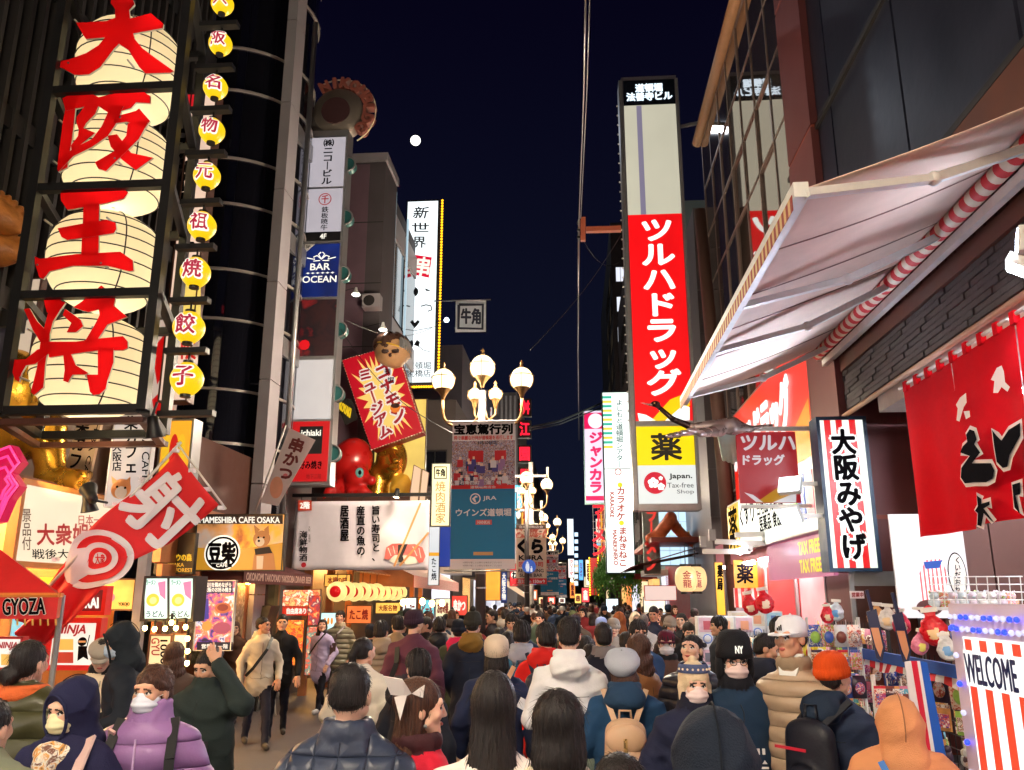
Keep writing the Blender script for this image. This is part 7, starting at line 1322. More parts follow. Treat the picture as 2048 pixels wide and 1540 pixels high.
def head_mesh(vox,fem):
    k=(vox,fem)
    if k not in _heads:
        j=.9 if fem else 1.0
        S=SDF().ell((0,.016,.035),(.077,.096,.09),0,.02).cone((0,-.03,.0),(0,-.048,-.07),.066,.044*j,0,.03).ell((0,-.07,-.1),(.028*j,.022,.02),0,.02).cone((-.045,-.02,-.055),(-.02,-.05,-.09),.03*j,.026*j,0,.02).cone((.045,-.02,-.055),(.02,-.05,-.09),.03*j,.026*j,0,.02)
        S.cone((0,-.094,.014),(0,-.109,-.026),.008,.011,0,.012).ell((-.011,-.1,-.03),(.0085,.008,.007),0,.006).ell((.011,-.1,-.03),(.0085,.008,.007),0,.006).ell((-.042,-.068,-.022),(.026,.022,.024),0,.03).ell((.042,-.068,-.022),(.026,.022,.024),0,.03)
        S.cone((-.044,-.08,.034),(.044,-.08,.034),.013,.013,0,.02)
        for s in (-1,1):
            S.ell((s*.033,-.108,.006),(.022,.016,.011),0,.012,None,None,True); S.ell((s*.033,-.087,.002),(.0155,.007,.0062),4,.003); S.ell((s*.033,-.0905,.0025),(.0068,.0045,.0055),2,.002); S.cone((s*.048,-.083,.006),(s*.02,-.0915,.0085),.0022,.0024,2,.002); S.ell((s*.079,.012,-.008),(.012,.024,.032),0,.008); S.cone((s*.049,-.086,.025),(s*.02,-.0955,.027),.0032,.0042,1,.003)
        S.cone((-.019,-.094,-.062),(.019,-.094,-.062),.0055,.0055,3,.006).ell((0,-.094,-.067),(.016,.008,.005),3,.005).cone((0,.022,-.06),(0,.028,-.19),.05,.054,0,.02)
        _heads[k]=S.mesh(vox)
    return _heads[k]
HS=.93
_hairs={}
def hair_mesh(st):
    if st in _hairs: return _hairs[st]
    sd=lambda a,f:(lambda x,y,z:a*np.sin(np.arctan2(y-.01,x)*f+z*14)+a*.6*np.sin(np.arctan2(y-.01,x)*f*.53+2+z*33))
    S=SDF(); v=.0075
    cap=lambda r=(.087,.106,.098),c=(0,.02,.042),a=.0025,f=34:S.ell(c,r,0,.01,None,sd(a,f))
    face=lambda dz=0,w=.066:S.ell((0,-.118,-.036+dz),(w,.07,.088),0,.012,None,None,True)
    nape=lambda z=-.11,k=.01:S.ell((0,0,z-.1),(.25,.25,.11),0,k,None,None,True)
    if st=='short': cap(); S.ell((0,.06,-.02),(.072,.06,.07),0,.02,None,sd(.002,40)); face(.0); nape(-.085,.05)
    elif st=='crop': cap((.083,.102,.093),(0,.019,.04),.0012,60); S.ell((0,.05,-.01),(.076,.064,.065),0,.02,None,sd(.001,60)); face(.012,.068); nape(-.075,.06)
    elif st=='mop': cap((.095,.112,.104),(0,.014,.045),.006,22); S.ell((0,.05,-.02),(.088,.07,.075),0,.02,None,sd(.004,26)); face(-.012,.06); nape(-.09,.04)
    elif st=='curly': cap((.094,.108,.105),(0,.018,.048),.0,1); S.p[-1]=S.p[-1][:8]+((lambda x,y,z:.007*np.sin(x*95)*np.sin(y*95)*np.sin(z*95+1)+.004*np.sin(x*60+z*70)),False); S.ell((0,.06,-.02),(.082,.06,.07),0,.02); face(.005,.064); nape(-.08)
    elif st=='bob': cap((.094,.112,.102)); S.cone((0,.025,.02),(0,.03,-.1),.093,.105,0,.02,.95,sd(.003,40)); face(0,.058); nape(-.19); S.ell((0,-.12,-.12),(.05,.08,.1),0,.01,None,None,True)
    elif st=='long': cap((.093,.112,.1)); S.cone((0,.035,.02),(0,.055,-.2),.09,.1,0,.02,.8,sd(.003,44)).cone((0,.07,-.18),(.0,.105,-.5),.098,.07,0,.03,.55,sd(.004,36)); face(0,.056); S.ell((0,-.14,-.16),(.07,.12,.2),0,.01,None,None,True)
    elif st=='wavy': cap((.094,.112,.1)); S.cone((0,.03,.02),(0,.05,-.16),.094,.115,0,.02,.85,lambda x,y,z:.007*np.sin(z*55+x*20)+.003*np.sin(np.arctan2(y,x)*30)).cone((0,.06,-.14),(0,.08,-.27),.112,.07,0,.03,.6,lambda x,y,z:.008*np.sin(z*50+x*25)); face(0,.056); S.ell((0,-.13,-.16),(.06,.11,.16),0,.01,None,None,True)
    elif st=='pony': cap((.084,.103,.095),(0,.02,.04),.0015,60); S.cone((0,.11,.06),(0,.15,-.02),.03,.036,0,.015,1,sd(.002,30)).cone((0,.15,-.02),(.01,.135,-.24),.036,.016,0,.02,1,sd(.002,30)); S.ell((0,.05,-.01),(.076,.062,.06),0,.02); face(.012,.066); nape(-.06)
    elif st=='bun': cap((.088,.106,.098)); S.ell((.05,.1,-.06),(.065,.06,.06),0,.02,None,lambda x,y,z:.006*np.sin(x*70+z*60)); S.ell((0,.05,-.01),(.08,.066,.07),0,.02); face(.008,.062); nape(-.12)
    V,Fc,l=S.mesh(v); me=np_mesh('hair',[(V,Fc,l)],[M_HAIRB]); _hairs[st]=me; return me
_strands={}
def strand_mesh(st):
    if st in _strands: return _strands[st]
    me=hair_mesh(st); n=len(me.vertices); co=np.empty(n*3); me.vertices.foreach_get('co',co); co=co.reshape(-1,3); no=np.empty(n*3); me.vertices.foreach_get('normal',no); no=no.reshape(-1,3); r=random.Random(len(st)*3+n); b=MB(); short=st in('short','crop','mop','curly')
    for k in range(620 if short else 420):
        i=r.randrange(n); p=Vector(co[i]); nn=Vector(no[i])
        if p.y<-.06 and p.z<.06: continue
        dn=Vector((r.uniform(-.35,.35),r.uniform(-.2,.2),-1)); dn=(dn-nn*dn.dot(nn)).normalized(); L=r.uniform(.012,.028) if short else r.uniform(.03,.09); q=p+dn*L*.5+nn*r.uniform(.001,.004); e=p+dn*L+nn*r.uniform(.002,.011 if short else .014)
        b.tube([p-nn*.002,q,e],[.0011,.0009,.0003],3,0,False)
    me=b.mesh('loose_strands',[M_HAIRB],True); _strands[st]=me; return me
def seams(o,V,s,hem,mt,hood):
    def path(sel,key,rng,side):
        P=[]
        for a,c in zip(rng,rng[1:]):
            m=sel&(key>=a)&(key<c)
            if m.sum()<2: continue
            q=V[m]; P.append(tuple(q[np.argmax(q[:,1]*side)]+np.array((0,.001*side,0))))
        return P
    for nm,sel,key,rng,side in (('back_seam',np.abs(V[:,0])<.012,V[:,2],np.arange(hem*s+.02,(1.24 if hood else 1.36)*s,.04),1),('front_zip',np.abs(V[:,0])<.012,V[:,2],np.arange(hem*s+.02,1.42*s,.035),-1),('yoke_seam',np.abs(V[:,2]-1.25*s)<.01,V[:,0],np.arange(-.15,.16,.03),1),('hem_stitch',np.abs(V[:,2]-(hem+.05)*s)<.01,V[:,0],np.arange(-.17,.18,.03),1),('hem_stitch',np.abs(V[:,2]-(hem+.05)*s)<.01,V[:,0],np.arange(-.17,.18,.03),-1)):
        P=path(sel,key,rng,side)
        if len(P)>3: obj(nm,MB().tube(P,.0035 if nm=='front_zip' else .0026,4),mt,o,True)
def lathe2(prof,sx=1,sy=1.2,ribs=0,amp=.0,n=48,c=(0,0.012,0)):
    V=[];F_=[];k=len(prof)
    for i in range(n):
        a=6.28319*i/n
        for r,z in prof: rr=r*(1+amp*math.sin(a*ribs)) if ribs else r; V.append((c[0]+rr*sx*math.cos(a),c[1]+rr*sy*math.sin(a),c[2]+z))
    for i in range(n):
        for t in range(k-1): F_.append((i*k+t,((i+1)%n)*k+t,((i+1)%n)*k+t+1,i*k+t+1))
    return V,F_
_hats={}
def hat_mesh(kind):
    if kind in _hats: return _hats[kind]
    b=MB()
    if kind in ('beanie','bobble'):
        b.add(*lathe2([(.09,.0),(.1,.002),(.104,.03),(.102,.055),(.096,.06),(.097,.075),(.09,.11),(.07,.14),(.04,.158),(.0,.163)],1,1.18,34,.03,136)); 
        if kind=='bobble': b.ball((0,.012,.185),.035,12,0,8)
    elif kind=='slouch': b.add(*lathe2([(.088,-.01),(.1,.0),(.106,.04),(.108,.08),(.1,.12),(.075,.15),(.04,.165),(0,.168)],1,1.2,0,0,48))
    elif kind=='cap':
        b.add(*lathe2([(.088,.01),(.093,.012),(.094,.06),(.088,.1),(.066,.13),(.035,.144),(0,.147)],1,1.18,0,0,48)); P=[]
        for i in range(13): a=math.pi+math.pi*i/12; P.append((.088*math.cos(a),-.02-.165*abs(math.sin(a))**.9,.03-.012*abs(math.sin(a))+.0*math.cos(a)))
        b.prism(P,(0,0,.008)); b.ball((0,.012,.148),.008,8,0,5)
    elif kind=='beret':
        V,F_=lathe2([(.085,.0),(.1,.015),(.132,.06),(.134,.09),(.112,.13),(.06,.152),(.0,.158)],1,1.02,0,0,48); V=[(x+.012,y+.03,z+(-.35*(y))) for x,y,z in V]; b.add(V,F_); b.ball((.012,.05,.152),.008,6,0,5)
    elif kind=='bucket': b.add(*lathe2([(.1,-.03),(.122,-.028),(.125,.02),(.115,.05),(.112,.1),(.09,.14),(.05,.158),(0,.16)],1,1.1,0,0,48)); [b.ball((sx*.1,.025,-.09),(.03,.07,.1),12,0,8) for sx in (-1,1)]
    elif kind=='flat': b.add(*lathe2([(.09,.02),(.1,.03),(.112,.055),(.108,.09),(.08,.12),(.04,.13),(0,.132)],1,1.15,0,0,40)); b.prism([(-.08,-.09,.03),(-.04,-.15,.02),(.04,-.15,.02),(.08,-.09,.03)],(0,0,.01))
    elif kind=='band': b.add(*lathe2([(.086,.02),(.092,.022),(.093,.06),(.086,.062)],1,1.2,0,0,48))
    if kind in ('hood','hoodsmall','earflap'):
        k=1 if kind!='hoodsmall' else .95; S=SDF()
        if kind=='earflap':
            S.ell((0,.015,.045),(.1,.118,.115),0,.01,None,lambda x,y,z:.0035*np.sin(np.arctan2(y,x)*26)); S.cone((-.085,0,0),(-.085,-.005,-.1),.03,.022,0,.02).cone((.085,0,0),(.085,-.005,-.1),.03,.022,0,.02); S.ell((0,.05,-.03),(.085,.07,.09),0,.02); S.ell((0,-.12,-.05),(.064,.08,.095),0,.01,None,None,True); S.cone((.085,-.01,-.1),(.1,-.03,-.27),.01,.011,0,.005).ell((.1,-.03,-.29),(.018,.018,.025),0,.01).cone((-.085,-.01,-.1),(-.1,-.03,-.22),.01,.011,0,.005).ell((0,.02,.165),(.03,.03,.028),0,.01)
        else: S.ell((0,.025,.025),(.12*k,.138*k,.148*k),0,.02,None,_wr(.005,3)).cone((0,.03,-.05),(0,.05,-.17),.11*k,.138*k,0,.04,.9,_wr(.004,5)); S.ell((0,-.15,-.02),(.088,.1,.118),0,.02,None,None,True)
        me=np_mesh('hat',[S.mesh(.009)],[M_HAIRB]); _hats[kind]=me; return me
    me=b.mesh('hat',[M_HAIRB],True); _hats[kind]=me; return me
def child(name,me,parent,mt,loc,R=None,s=1.0):
    o=bpy.data.objects.new(name,me); link(o,parent); o.location=loc; o.scale=(s,)*3
    if R is not None: o.rotation_euler=R
    if len(o.material_slots): o.material_slots[0].link='OBJECT'; o.material_slots[0].material=mt
    return o
_mask=None
def mask_mesh():
    global _mask
    if _mask is None:
        S=SDF().ell((0,-.04,-.055),(.077,.082,.062),0,.01,None,lambda x,y,z:.0024*np.sin(z*190)).cone((0,-.098,-.01),(0,-.096,-.05),.018,.028,0,.02); S.ell((0,.06,-.05),(.12,.075,.14),0,.008,None,None,True); _mask=np_mesh('mask',[S.mesh(.0045)],[M_WHITE])
    return _mask
POSE={'down':((.275,.03,1.12),(.27,-.09,.88)),'relax':((.28,.04,1.1),(.24,-.12,.9)),'phone':((.27,-.02,1.1),(.1,-.3,1.16)),'pocket':((.3,.07,1.1),(.21,-.07,.93)),'head':((.36,-.16,1.36),(.14,-.13,1.62)),'hold':((.27,.02,1.1),(.16,-.27,1.02)),'strap':((.27,-.06,1.12),(.12,-.16,1.32)),'swing':((.29,.12,1.14),(.29,.2,.92)),'fwd':((.27,-.08,1.12),(.25,-.24,.94)),'work':((.26,-.1,1.1),(.12,-.34,1.0))}
def body_parts(s,W=1.0,bulk=.03,hem=.8,flare=.01,puff=None,arms=('down','down'),stride=.0,hood=False,collar=.0,shortlow=None,lean=0.0,seed=1,skirt=False,hands=True,split=None,fat=1.0,sleeve2=False,jl=1):
    S=SDF(); d=_puff(puff[0]*.8,puff[1]) if puff else _wr(.006,seed); b=bulk; lz=lambda z:-lean*max(0,z-.9)
    P=lambda x,y,z:(x,y+lz(z),z*s)
    j2=5 if split else jl
    S.cone(P(0,0,1.04),P(0,-.01,1.29),.145*W*fat+b,.155*W+b*.9,jl,.05,.7,d).cone(P(-.115*W,.005,1.33),P(.115*W,.005,1.33),.068+b*.55,.068+b*.55,jl,.06,.95,d)
    S.cone(P(0,.01,1.35),P(0,.008,1.455),.085+b*.4,.062+b*.15,jl,.05)
    S.cone(P(0,0,1.06),P(0,.0,hem),.15*W*fat+b,.165*W*fat+b+flare,j2,.05,.74,d)
    if collar:
        for i in range(10): a=i*.6283; a2=(i+1)*.6283; r=.075+b*.2; S.cone(P(r*math.cos(a),.0+r*math.sin(a),1.47),P(r*math.cos(a2)*.95,.0+r*math.sin(a2)*.95,1.47+collar),.026,.022,4,.02)
    if hood: S.ell(P(0,.115+b*.4,1.43),(.14,.085,.1*1.0),4,.03,None,_wr(.007,seed+3)).ell(P(0,.07,1.5),(.115,.07,.05),4,.03); S.ell(P(0,.06,1.56),(.085,.06,.08),4,.02,None,None,True)
    for q,sg in ((0,-1),(1,1)):
        st=stride*sg; hip=(sg*.085,0,.88); kn=(sg*.095,-st*.55-.03*abs(st),.49+.04*max(0,-st)); an=(sg*.1,-st*1.0+(.12 if st<0 else 0),.09+.1*max(0,-st)); w=1.3 if skirt else 1
        S.cone(tuple(np.array(hip)*(1,1,s)),tuple(np.array(kn)*(1,1,s)),.088*fat,.066*w,2,.03,1,_wr(.004,seed+7)).cone(tuple(np.array(kn)*(1,1,s)),tuple(np.array(an)*(1,1,s)),.066*w,.05*w,2,.02,1,_wr(.005,seed+9)).cone((an[0],an[1]+.03,an[2]*s-.035),(an[0]+sg*.01,an[1]-.15,an[2]*s-.045 if st>=0 else an[2]*s-.05),.045,.037,3,.015)
    parts=[]
    for sg,ps in ((-1,arms[0]),(1,arms[1])):
        e,w=POSE[ps] if isinstance(ps,str) else ps; sh=np.array(P(sg*(.155*W+b*.35),.0,1.335)); e=np.array(P(sg*e[0]*(.82+.1*W)+sg*b*.4,e[1],e[2])); w=np.array(P(sg*w[0],w[1],w[2]))
        S.cone(sh,e,.058+b*.55,.048+b*.55,jl,.04,1,d).cone(e,w,.048+b*.55,.038+b*.4,jl,.02,1,d)
        if hands and ps!='pocket':
            V,Fc,l=hand_mesh(); V=V.copy(); V[:,0]*=-sg; Fc2=Fc if sg<0 else Fc[:,::-1]
            t=(w-e)/np.linalg.norm(w-e); z=-t; x=np.array((0,1,0.)) if abs(t[1])<.8 else np.array((1.,0,0)); x=x-z*(x@z); x/=np.linalg.norm(x); y=np.cross(z,x); parts.append((V@np.stack([y*1,-x,z])*s*1.02+w+t*.012,Fc2,np.zeros(len(V),int)))
    return S,parts
def person(label,X,Y,head_deg,Ht,jacket=(40,42,50),pants=(36,36,44),shoes=(40,38,38),hair='short',hairm=None,skin=0,hat=None,puffm=False,fuzzy=False,inner=None,j2=None,mask=None,hyaw=0,hpitch=0,fem=False,vox=.016,hvox=.0075,group=None,glasses=False,head_fwd=.0,hoodcol=None,quiltx=0,**kw):
    kw['bulk']=kw.get('bulk',.03)*.85; s=(Ht-.005)/1.72; S,parts=body_parts(s,**kw); parts=[S.mesh(vox)]+parts; lean=kw.get('lean',0)
    hc=np.array((0,-.015-lean*.75-head_fwd,Ht-(.125*HS+.012)*1.0)); hs=HS*(.96 if fem else 1.0)
    V,Fc,l=head_mesh(hvox,fem); R=_rot(math.radians(hyaw),'z')@_rot(math.radians(hpitch),'x'); lm=np.array([0,6,7,8,9]); parts.append((V*hs@R.T+hc,Fc,lm[l]))
    jm=cloth(jacket,puffm,fuzzy,(kw['puff'][1],quiltx) if kw.get('puff') else None); ms=[SKIN[skin],jm,cloth(pants),mat('shoe',shoes,.5,noise=.1),cloth(hoodcol or inner or jacket,puffm and not inner),cloth(j2 or jacket,puffm),hairm or M_HAIRB,M_EYE,M_LIP,M_EYW]
    me=np_mesh('person',parts,ms); o=bpy.data.objects.new('person',me); link(o); o.location=(X,Y,0); o.rotation_euler=(0,0,math.radians(head_deg)); tag(o,label,'person',group)
    E_=(math.radians(hpitch),0,math.radians(hyaw)); o['hc']=0; del o['hc']
    if hair:
        child('hair',hair_mesh(hair),o,hairm or M_HAIRB,tuple(hc),E_,hs)
        if vox<.0145 and not(hat and hat[0] in('hood','bucket','earflap')): k=child('loose_strands',strand_mesh(hair),o,hairm or M_HAIRB,tuple(hc),E_,hs); k['kind']='stuff'
    if vox<.0165 and not kw.get('puff'): seams(o,parts[0][0],s,kw.get('hem',.8),mat('seam_thread',tuple(int(v*.55) for v in jacket),.7,noise=0),kw.get('hood'))
    if hat:
        kind,c=hat[:2]; zoff=hat[2] if len(hat)>2 else .0; tl=hat[3] if len(hat)>3 else (-.12 if kind in ('beanie','bobble','slouch') else 0)
        child({'hood':'hood','hoodsmall':'hood','cap':'cap','beret':'beret','band':'hair_band'}.get(kind,'knit_hat'),hat_mesh(kind),o,c if not isinstance(c,tuple) else cloth(c,False,True),tuple(hc+R@np.array((0,0,zoff))),(E_[0]+tl,0,E_[2]),hs)
    if hat and hat[0] in ('hood','hoodsmall'):
        k=child('hood_seam',MB().tube([(0,.025+(.143 if hat[0]=='hood' else .134)*math.cos(a),.025+(.15 if hat[0]=='hood' else .141)*math.sin(a)) for a in [math.radians(118-i*9) for i in range(20)]],.0032,5).mesh('hood_seam',[M_HAIRB],True),o,cloth(tuple(int(v*.7) for v in hat[1])),tuple(hc),E_,hs)
        k2=child('hood_rim',MB().tube([(.088*math.cos(a),-.098+.012*abs(math.cos(a)),-.018+.117*math.sin(a)) for a in [i*.2094 for i in range(31)]],.009,6).mesh('hood_rim',[M_HAIRB],True),o,cloth(hat[1]),tuple(hc),E_,hs)
    if mask:
        m_=child('face_mask',mask_mesh(),o,mat('mask_cloth',mask,.8,noise=.04),tuple(hc),E_,hs); lp=MB()
        for sg in (-1,1): lp.tube([(sg*.055,-.07,-.03),(sg*.085,.01,.0)],.0022,4); lp.tube([(sg*.055,-.06,-.08),(sg*.085,.012,-.02)],.0022,4)
        obj('ear_loop',lp,M_WHITE,m_)
    if glasses:
        g=MB()
        for sg in (-1,1): g.tube([(sg*.033+.022*math.cos(i*.5236),-.113,.004+.019*math.sin(i*.5236)) for i in range(13)],.0022,4); g.tube([(sg*.055,-.11,.01),(sg*.083,.0,.012)],.002,4)
        g.tube([(-.011,-.116,.008),(.011,-.116,.008)],.002,4); go=obj('glasses',g,M_BLACK,o); go.location=tuple(hc); go.rotation_euler=E_; go.scale=(hs,)*3
    o_hc[o.name]=(hc,E_,hs,s); return o
o_hc={}
def at(px,py,Y): 
    p=atY(px,py,Y); return p.x,Y,p.z
def accessory(parent,name,mb,mt,smooth=True): return obj(name,mb,mt,parent,smooth)
def strap(o,pts,w,mt,name='strap',thick=.012):
    b=MB()
    for a,c in zip(pts,pts[1:]): b.bar(a,c,w,thick,0,(0,1,.01))
    return obj(name,b,mt,o)
def backpack(label,o,c,size=(.15,.09,.2),z=1.16,y=.2,straps=True,flap=True,c2=None):
    hc,E_,hs,s=o_hc[o.name]; m=mat('backpack_leather' if flap else 'backpack_nylon',c,.5,noise=.12,scale=10,bump=.15); R=Matrix.Rotation(o.rotation_euler.z,3,'Z'); base=Vector(o.location)+R@Vector((0,y*1.0,z*s-size[2]))
    t=thing('backpack',label,'backpack',base,o.rotation_euler.z); w,d,h=size; S=SDF()
    for sx in (-1,1): S.cone((sx*w*.55,d*.3,h*.35),(sx*w*.5,d*.3,h*1.65),w*.48,w*.42,0,.05,.75)
    S.cone((0,d*.35,h*.3),(0,d*.35,h*1.7),w*.6,w*.5,0,.06,.7).ell((0,d*1.1,h*.65),(w*.72,d*.5,h*.45),0,.03); V,Fc,l=S.mesh(.014); link(bpy.data.objects.new('bag_body',np_mesh('bag_body',[(V,Fc,l)],[m])),t)
    if flap:
        f=SDF().ell((0,d*.75,h*1.45),(w*.92,d*.55,h*.5),0,.02); V,Fc,l=f.mesh(.013); link(bpy.data.objects.new('flap',np_mesh('flap',[(V,Fc,l)],[mat('flap_leather',tuple(min(255,int(x*1.08)) for x in c),.45,noise=.1)])),t); obj('buckle',MB().box((-.012,d*1.28,h*.95),(.012,d*1.33,h*1.5)),mat('buckle_gold',(200,160,100),.3,.7),t)
    obj('handle',MB().tube([(-.04,d*.1,h*1.95),(-.035,d*.1,h*2.3),(.035,d*.1,h*2.3),(.04,d*.1,h*1.95)],.009,6),m,t,True)
    if straps:
        for sx in (-1,1): obj('shoulder_strap',MB().bar((sx*w*.45,d*.1,h*1.9),(sx*w*1.0,-y*.55,h*1.0+(1.48*s-base.z-h)*1.0),.035,.012,0,(0,1,.2)),m,t)
    return t
# ================================================================ the crowd, nearest first
NAVY=(34,40,62); BLK=(30,30,36); DK=(40,42,52)
def P(label,px,py,Y,hd,Ht=None,**k):
    x,y,z=at(px,py,Y); return person(label,x,y,hd,Ht or z,**k)
V1=dict(vox=.0135,hvox=.0045)
# A: quilted navy jacket, back
o=P('man in a quilted dark navy jacket seen from behind',702,1322,3.35,180,jacket=(44,52,72),hair='crop',bulk=.05,hem=.78,puffm=True,puff=(.010,.11),quiltx=.1,collar=.035,W=1.08,arms=('pocket','pocket'),**V1)
# B: red coat woman, profile right, bow
o=P('woman in a crimson coat with long brown hair and a white bow, in profile',838,1352,3.55,135,jacket=(196,30,54),hair='long',hairm=M_HAIRN,fem=True,skin=2,bulk=.035,hem=.6,W=.95,hyaw=-28,collar=.02,inner=(60,30,36),**V1)
hc,E_,hs,s=o_hc[o.name]; bw=MB(); bw.add([(0,0,0),(-.03,.05,.06),(-.02,.13,.075),(.0,.09,-.0),(-.005,.03,-.01)],[(0,1,2,3,4)]); bw.add([(0.0,.02,0),(-.01,.05,-.1),(.0,.075,-.01)],[(0,1,2)]); bw.add([(0,0,0),(.02,-.06,.03),(.01,-.05,-.02)],[(0,1,2)]); w=obj('hair_bow',bw,mat('satin_white',(228,220,214),.5),o); w.location=tuple(hc+np.array((-.06,.09,.07))); w.scale=(.95,)*3; w.rotation_euler=(0,0,-.3); md=w.modifiers.new('thickness','SOLIDIFY'); md.thickness=.006
obj('earring',MB().ball(tuple(hc+np.array((-.074,.03,-.055))),.008,8,0,6),M_STEEL,o,True)
# C: very long dark hair, white shawl
o=P('woman with very long straight dark hair over a white shawl seen from behind',988,1356,3.3,178,jacket=(226,214,208),hair='long',fem=True,bulk=.045,hem=.75,flare=.06,W=1.0,arms=('hold','hold'),**V1)
[setattr(c,'scale',(hs*1.0,hs*1.0,hs*1.25)) for c in o.children if c.name.startswith('hair')]
# D: bob, cream puffer
o=P('woman with a glossy dark bob in a cream padded jacket seen from behind',1116,1376,3.0,180,jacket=(232,214,186),hair='bob',fem=True,bulk=.055,hem=.8,puffm=True,puff=(.009,.075),**V1)
# V: head bottom
P('dark haired person mostly out of frame beside the cream padded jacket',1238,1506,2.7,180,jacket=BLK,hair='short',bulk=.05,**V1)
# U: big dark hood shape
o=P('person in a big dark hood in front of the knitted earflap hat',1425,1436,2.6,178,jacket=(26,34,48),hair=None,hat=('hood',(24,32,46)),bulk=.08,hem=.7,W=1.25,fuzzy=True,**V1); [setattr(c,'scale',(1.0,.98,.98)) for c in o.children]
# E: beret
o=P('woman in a pale grey beret and teal blue coat seen from behind',1247,1302,5.9,176,jacket=(30,64,98),hair='wavy',hairm=M_HAIRN,hat=('beret',(172,176,186),.0),fem=True,bulk=.06,hem=.6,hood=True,hoodcol=(34,60,88),W=1.05,**V1); backpack('soft tan leather backpack worn by the woman in the grey beret',o,(196,160,128),(.14,.09,.19),1.1,.2)
# F: white / grey-green jacket
o=P('tall man in a white and grey green hooded jacket seen from behind',1137,1232,6.0,180,jacket=(224,222,224),j2=(128,140,124),split=True,hair='short',bulk=.045,hem=.78,hood=True,hoodcol=(226,224,224),arms=('phone','phone'),W=1.1,**V1)
ph=thing('phone','white phone held by the man in the white and grey green jacket','phone',(o.location.x-.3,o.location.y+.18,1.26)); obj('body',MB().box((-.07,-.004,-.035),(.07,.004,.035)),mat('phone_white',(220,220,226),.3),ph); obj('screen',MB().box((-.064,.0041,-.031),(.064,.005,.031)),em((190,200,220),.6,'phone_screen'),ph)
ph.rotation_euler=(0,.5,.3)
# G: beige beanie navy coat tan strap
o=P('woman in a cream slouch beanie and navy coat with tan shoulder strap',993,1274,6.6,180,jacket=(36,44,74),hair='bob',hat=('slouch',(214,192,168)),fem=True,bulk=.05,hem=.68,**V1); strap(o,[(-.14,.10,1.50),(-.08,.225,1.38),(.02,.235,1.2),(.12,.22,1.0)],.035,mat('tan_leather',(200,150,110),.5),'bag_strap')
# H: bobble hat
o=P('man in a dark bobble hat with a mustard collar and long dark coat, pale trousers',946,1210,9.4,178,1.84,jacket=(34,40,58),pants=(150,146,146),shoes=(200,196,190),hair='short',hat=('bobble',(52,50,44)),bulk=.06,hem=.72,collar=.04,inner=(150,112,50),hood=True,hoodcol=(140,104,46),arms=('pocket','pocket'),W=1.15,vox=.016)
# I: red jacket
o=P('man with glasses in a bright red jacket and dark backpack',1090,1232,7.7,172,1.78,jacket=(206,26,24),hair='mop',hood=True,hoodcol=(210,34,28),glasses=True,bulk=.055,hem=.76,hyaw=30,vox=.016); backpack('dark navy backpack on the red jacket',o,(30,36,58),(.15,.1,.22),1.12,.19,flap=False)
# J: grey hood blue backpack
o=P('man with a light grey hood and a teal patterned backpack seen from behind',1044,1230,8.4,180,1.78,jacket=(46,56,80),hair='mop',hood=True,hoodcol=(160,164,176),bulk=.05,vox=.016); backpack('teal speckled backpack under the light grey hood',o,(24,92,124),(.16,.1,.22),1.1,.19,flap=False)
P('person in a red coat between the light grey hood and the bobble hat',1016,1262,9.6,180,1.64,jacket=(196,24,34),hair='short',bulk=.05,vox=.018)
# K: black coat grey collar
P('man in a black fleece coat with a wide grey collar seen from behind',1206,1236,7.6,184,1.79,jacket=(28,28,40),fuzzy=True,hair='short',collar=.05,inner=(120,112,112),bulk=.06,hem=.65,W=1.1,vox=.015)
# L: brown coat
P('woman with long wavy hair in a camel brown coat looking sideways',1276,1266,7.0,230,jacket=(132,84,44),hair='wavy',hairm=M_HAIRN,fem=True,bulk=.045,hem=.55,flare=.03,**V1)
P('man with glasses facing forward behind the camel brown coat',1276,1240,8.6,10,1.78,jacket=(50,74,110),hair='mop',glasses=True,bulk=.05,skin=1,vox=.016,hvox=.005)
# N maroon cap mask
P('young person in a maroon cap and white mask facing forward',1332,1258,8.7,-8,1.68,jacket=(84,58,48),hair='mop',hat=('cap',(96,24,44)),mask=(222,214,216),inner=(28,28,32),collar=.02,vox=.016,hvox=.005,pants=BLK)
# O
P('woman with tied back dark hair and a tilted face in a dark padded jacket',1383,1265,6.7,-28,jacket=(36,38,50),hair='pony',fem=True,bulk=.055,puffm=True,puff=(.008,.09),hpitch=-14,collar=.03,**V1)
# P: earflap
o=P('person in a cream and blue knitted earflap hat and pale mask facing forward',1386,1326,5.3,-2,jacket=(32,36,60),hair='short',hat=('earflap',(218,194,160)),mask=(228,206,204),collar=.07,inner=(24,26,44),fem=True,bulk=.055,hem=.6,hyaw=10,**V1)
hc,E_,hs,s=o_hc[o.name]; b=MB(); b.add(*lathe2([(.1,.085),(.1035,.095),(.097,.13),(.088,.142)],1,1.19,0,0,40)); k=obj('hat_band',b,cloth((74,84,120),False,True),o,True); k.location=tuple(hc); k.rotation_euler=E_; k.scale=(hs,)*3
b=MB()
for i in range(9): a=-2.9+i*.33; b.lathe([(0,0),(.008,.0)],c=(.106*math.cos(a),.012+.126*math.sin(a),.11),n=6,axis='y')
k=obj('hat_pattern',b,cloth((226,206,180),False,True),o); k.location=tuple(hc); k.rotation_euler=E_; k.scale=(hs,)*3
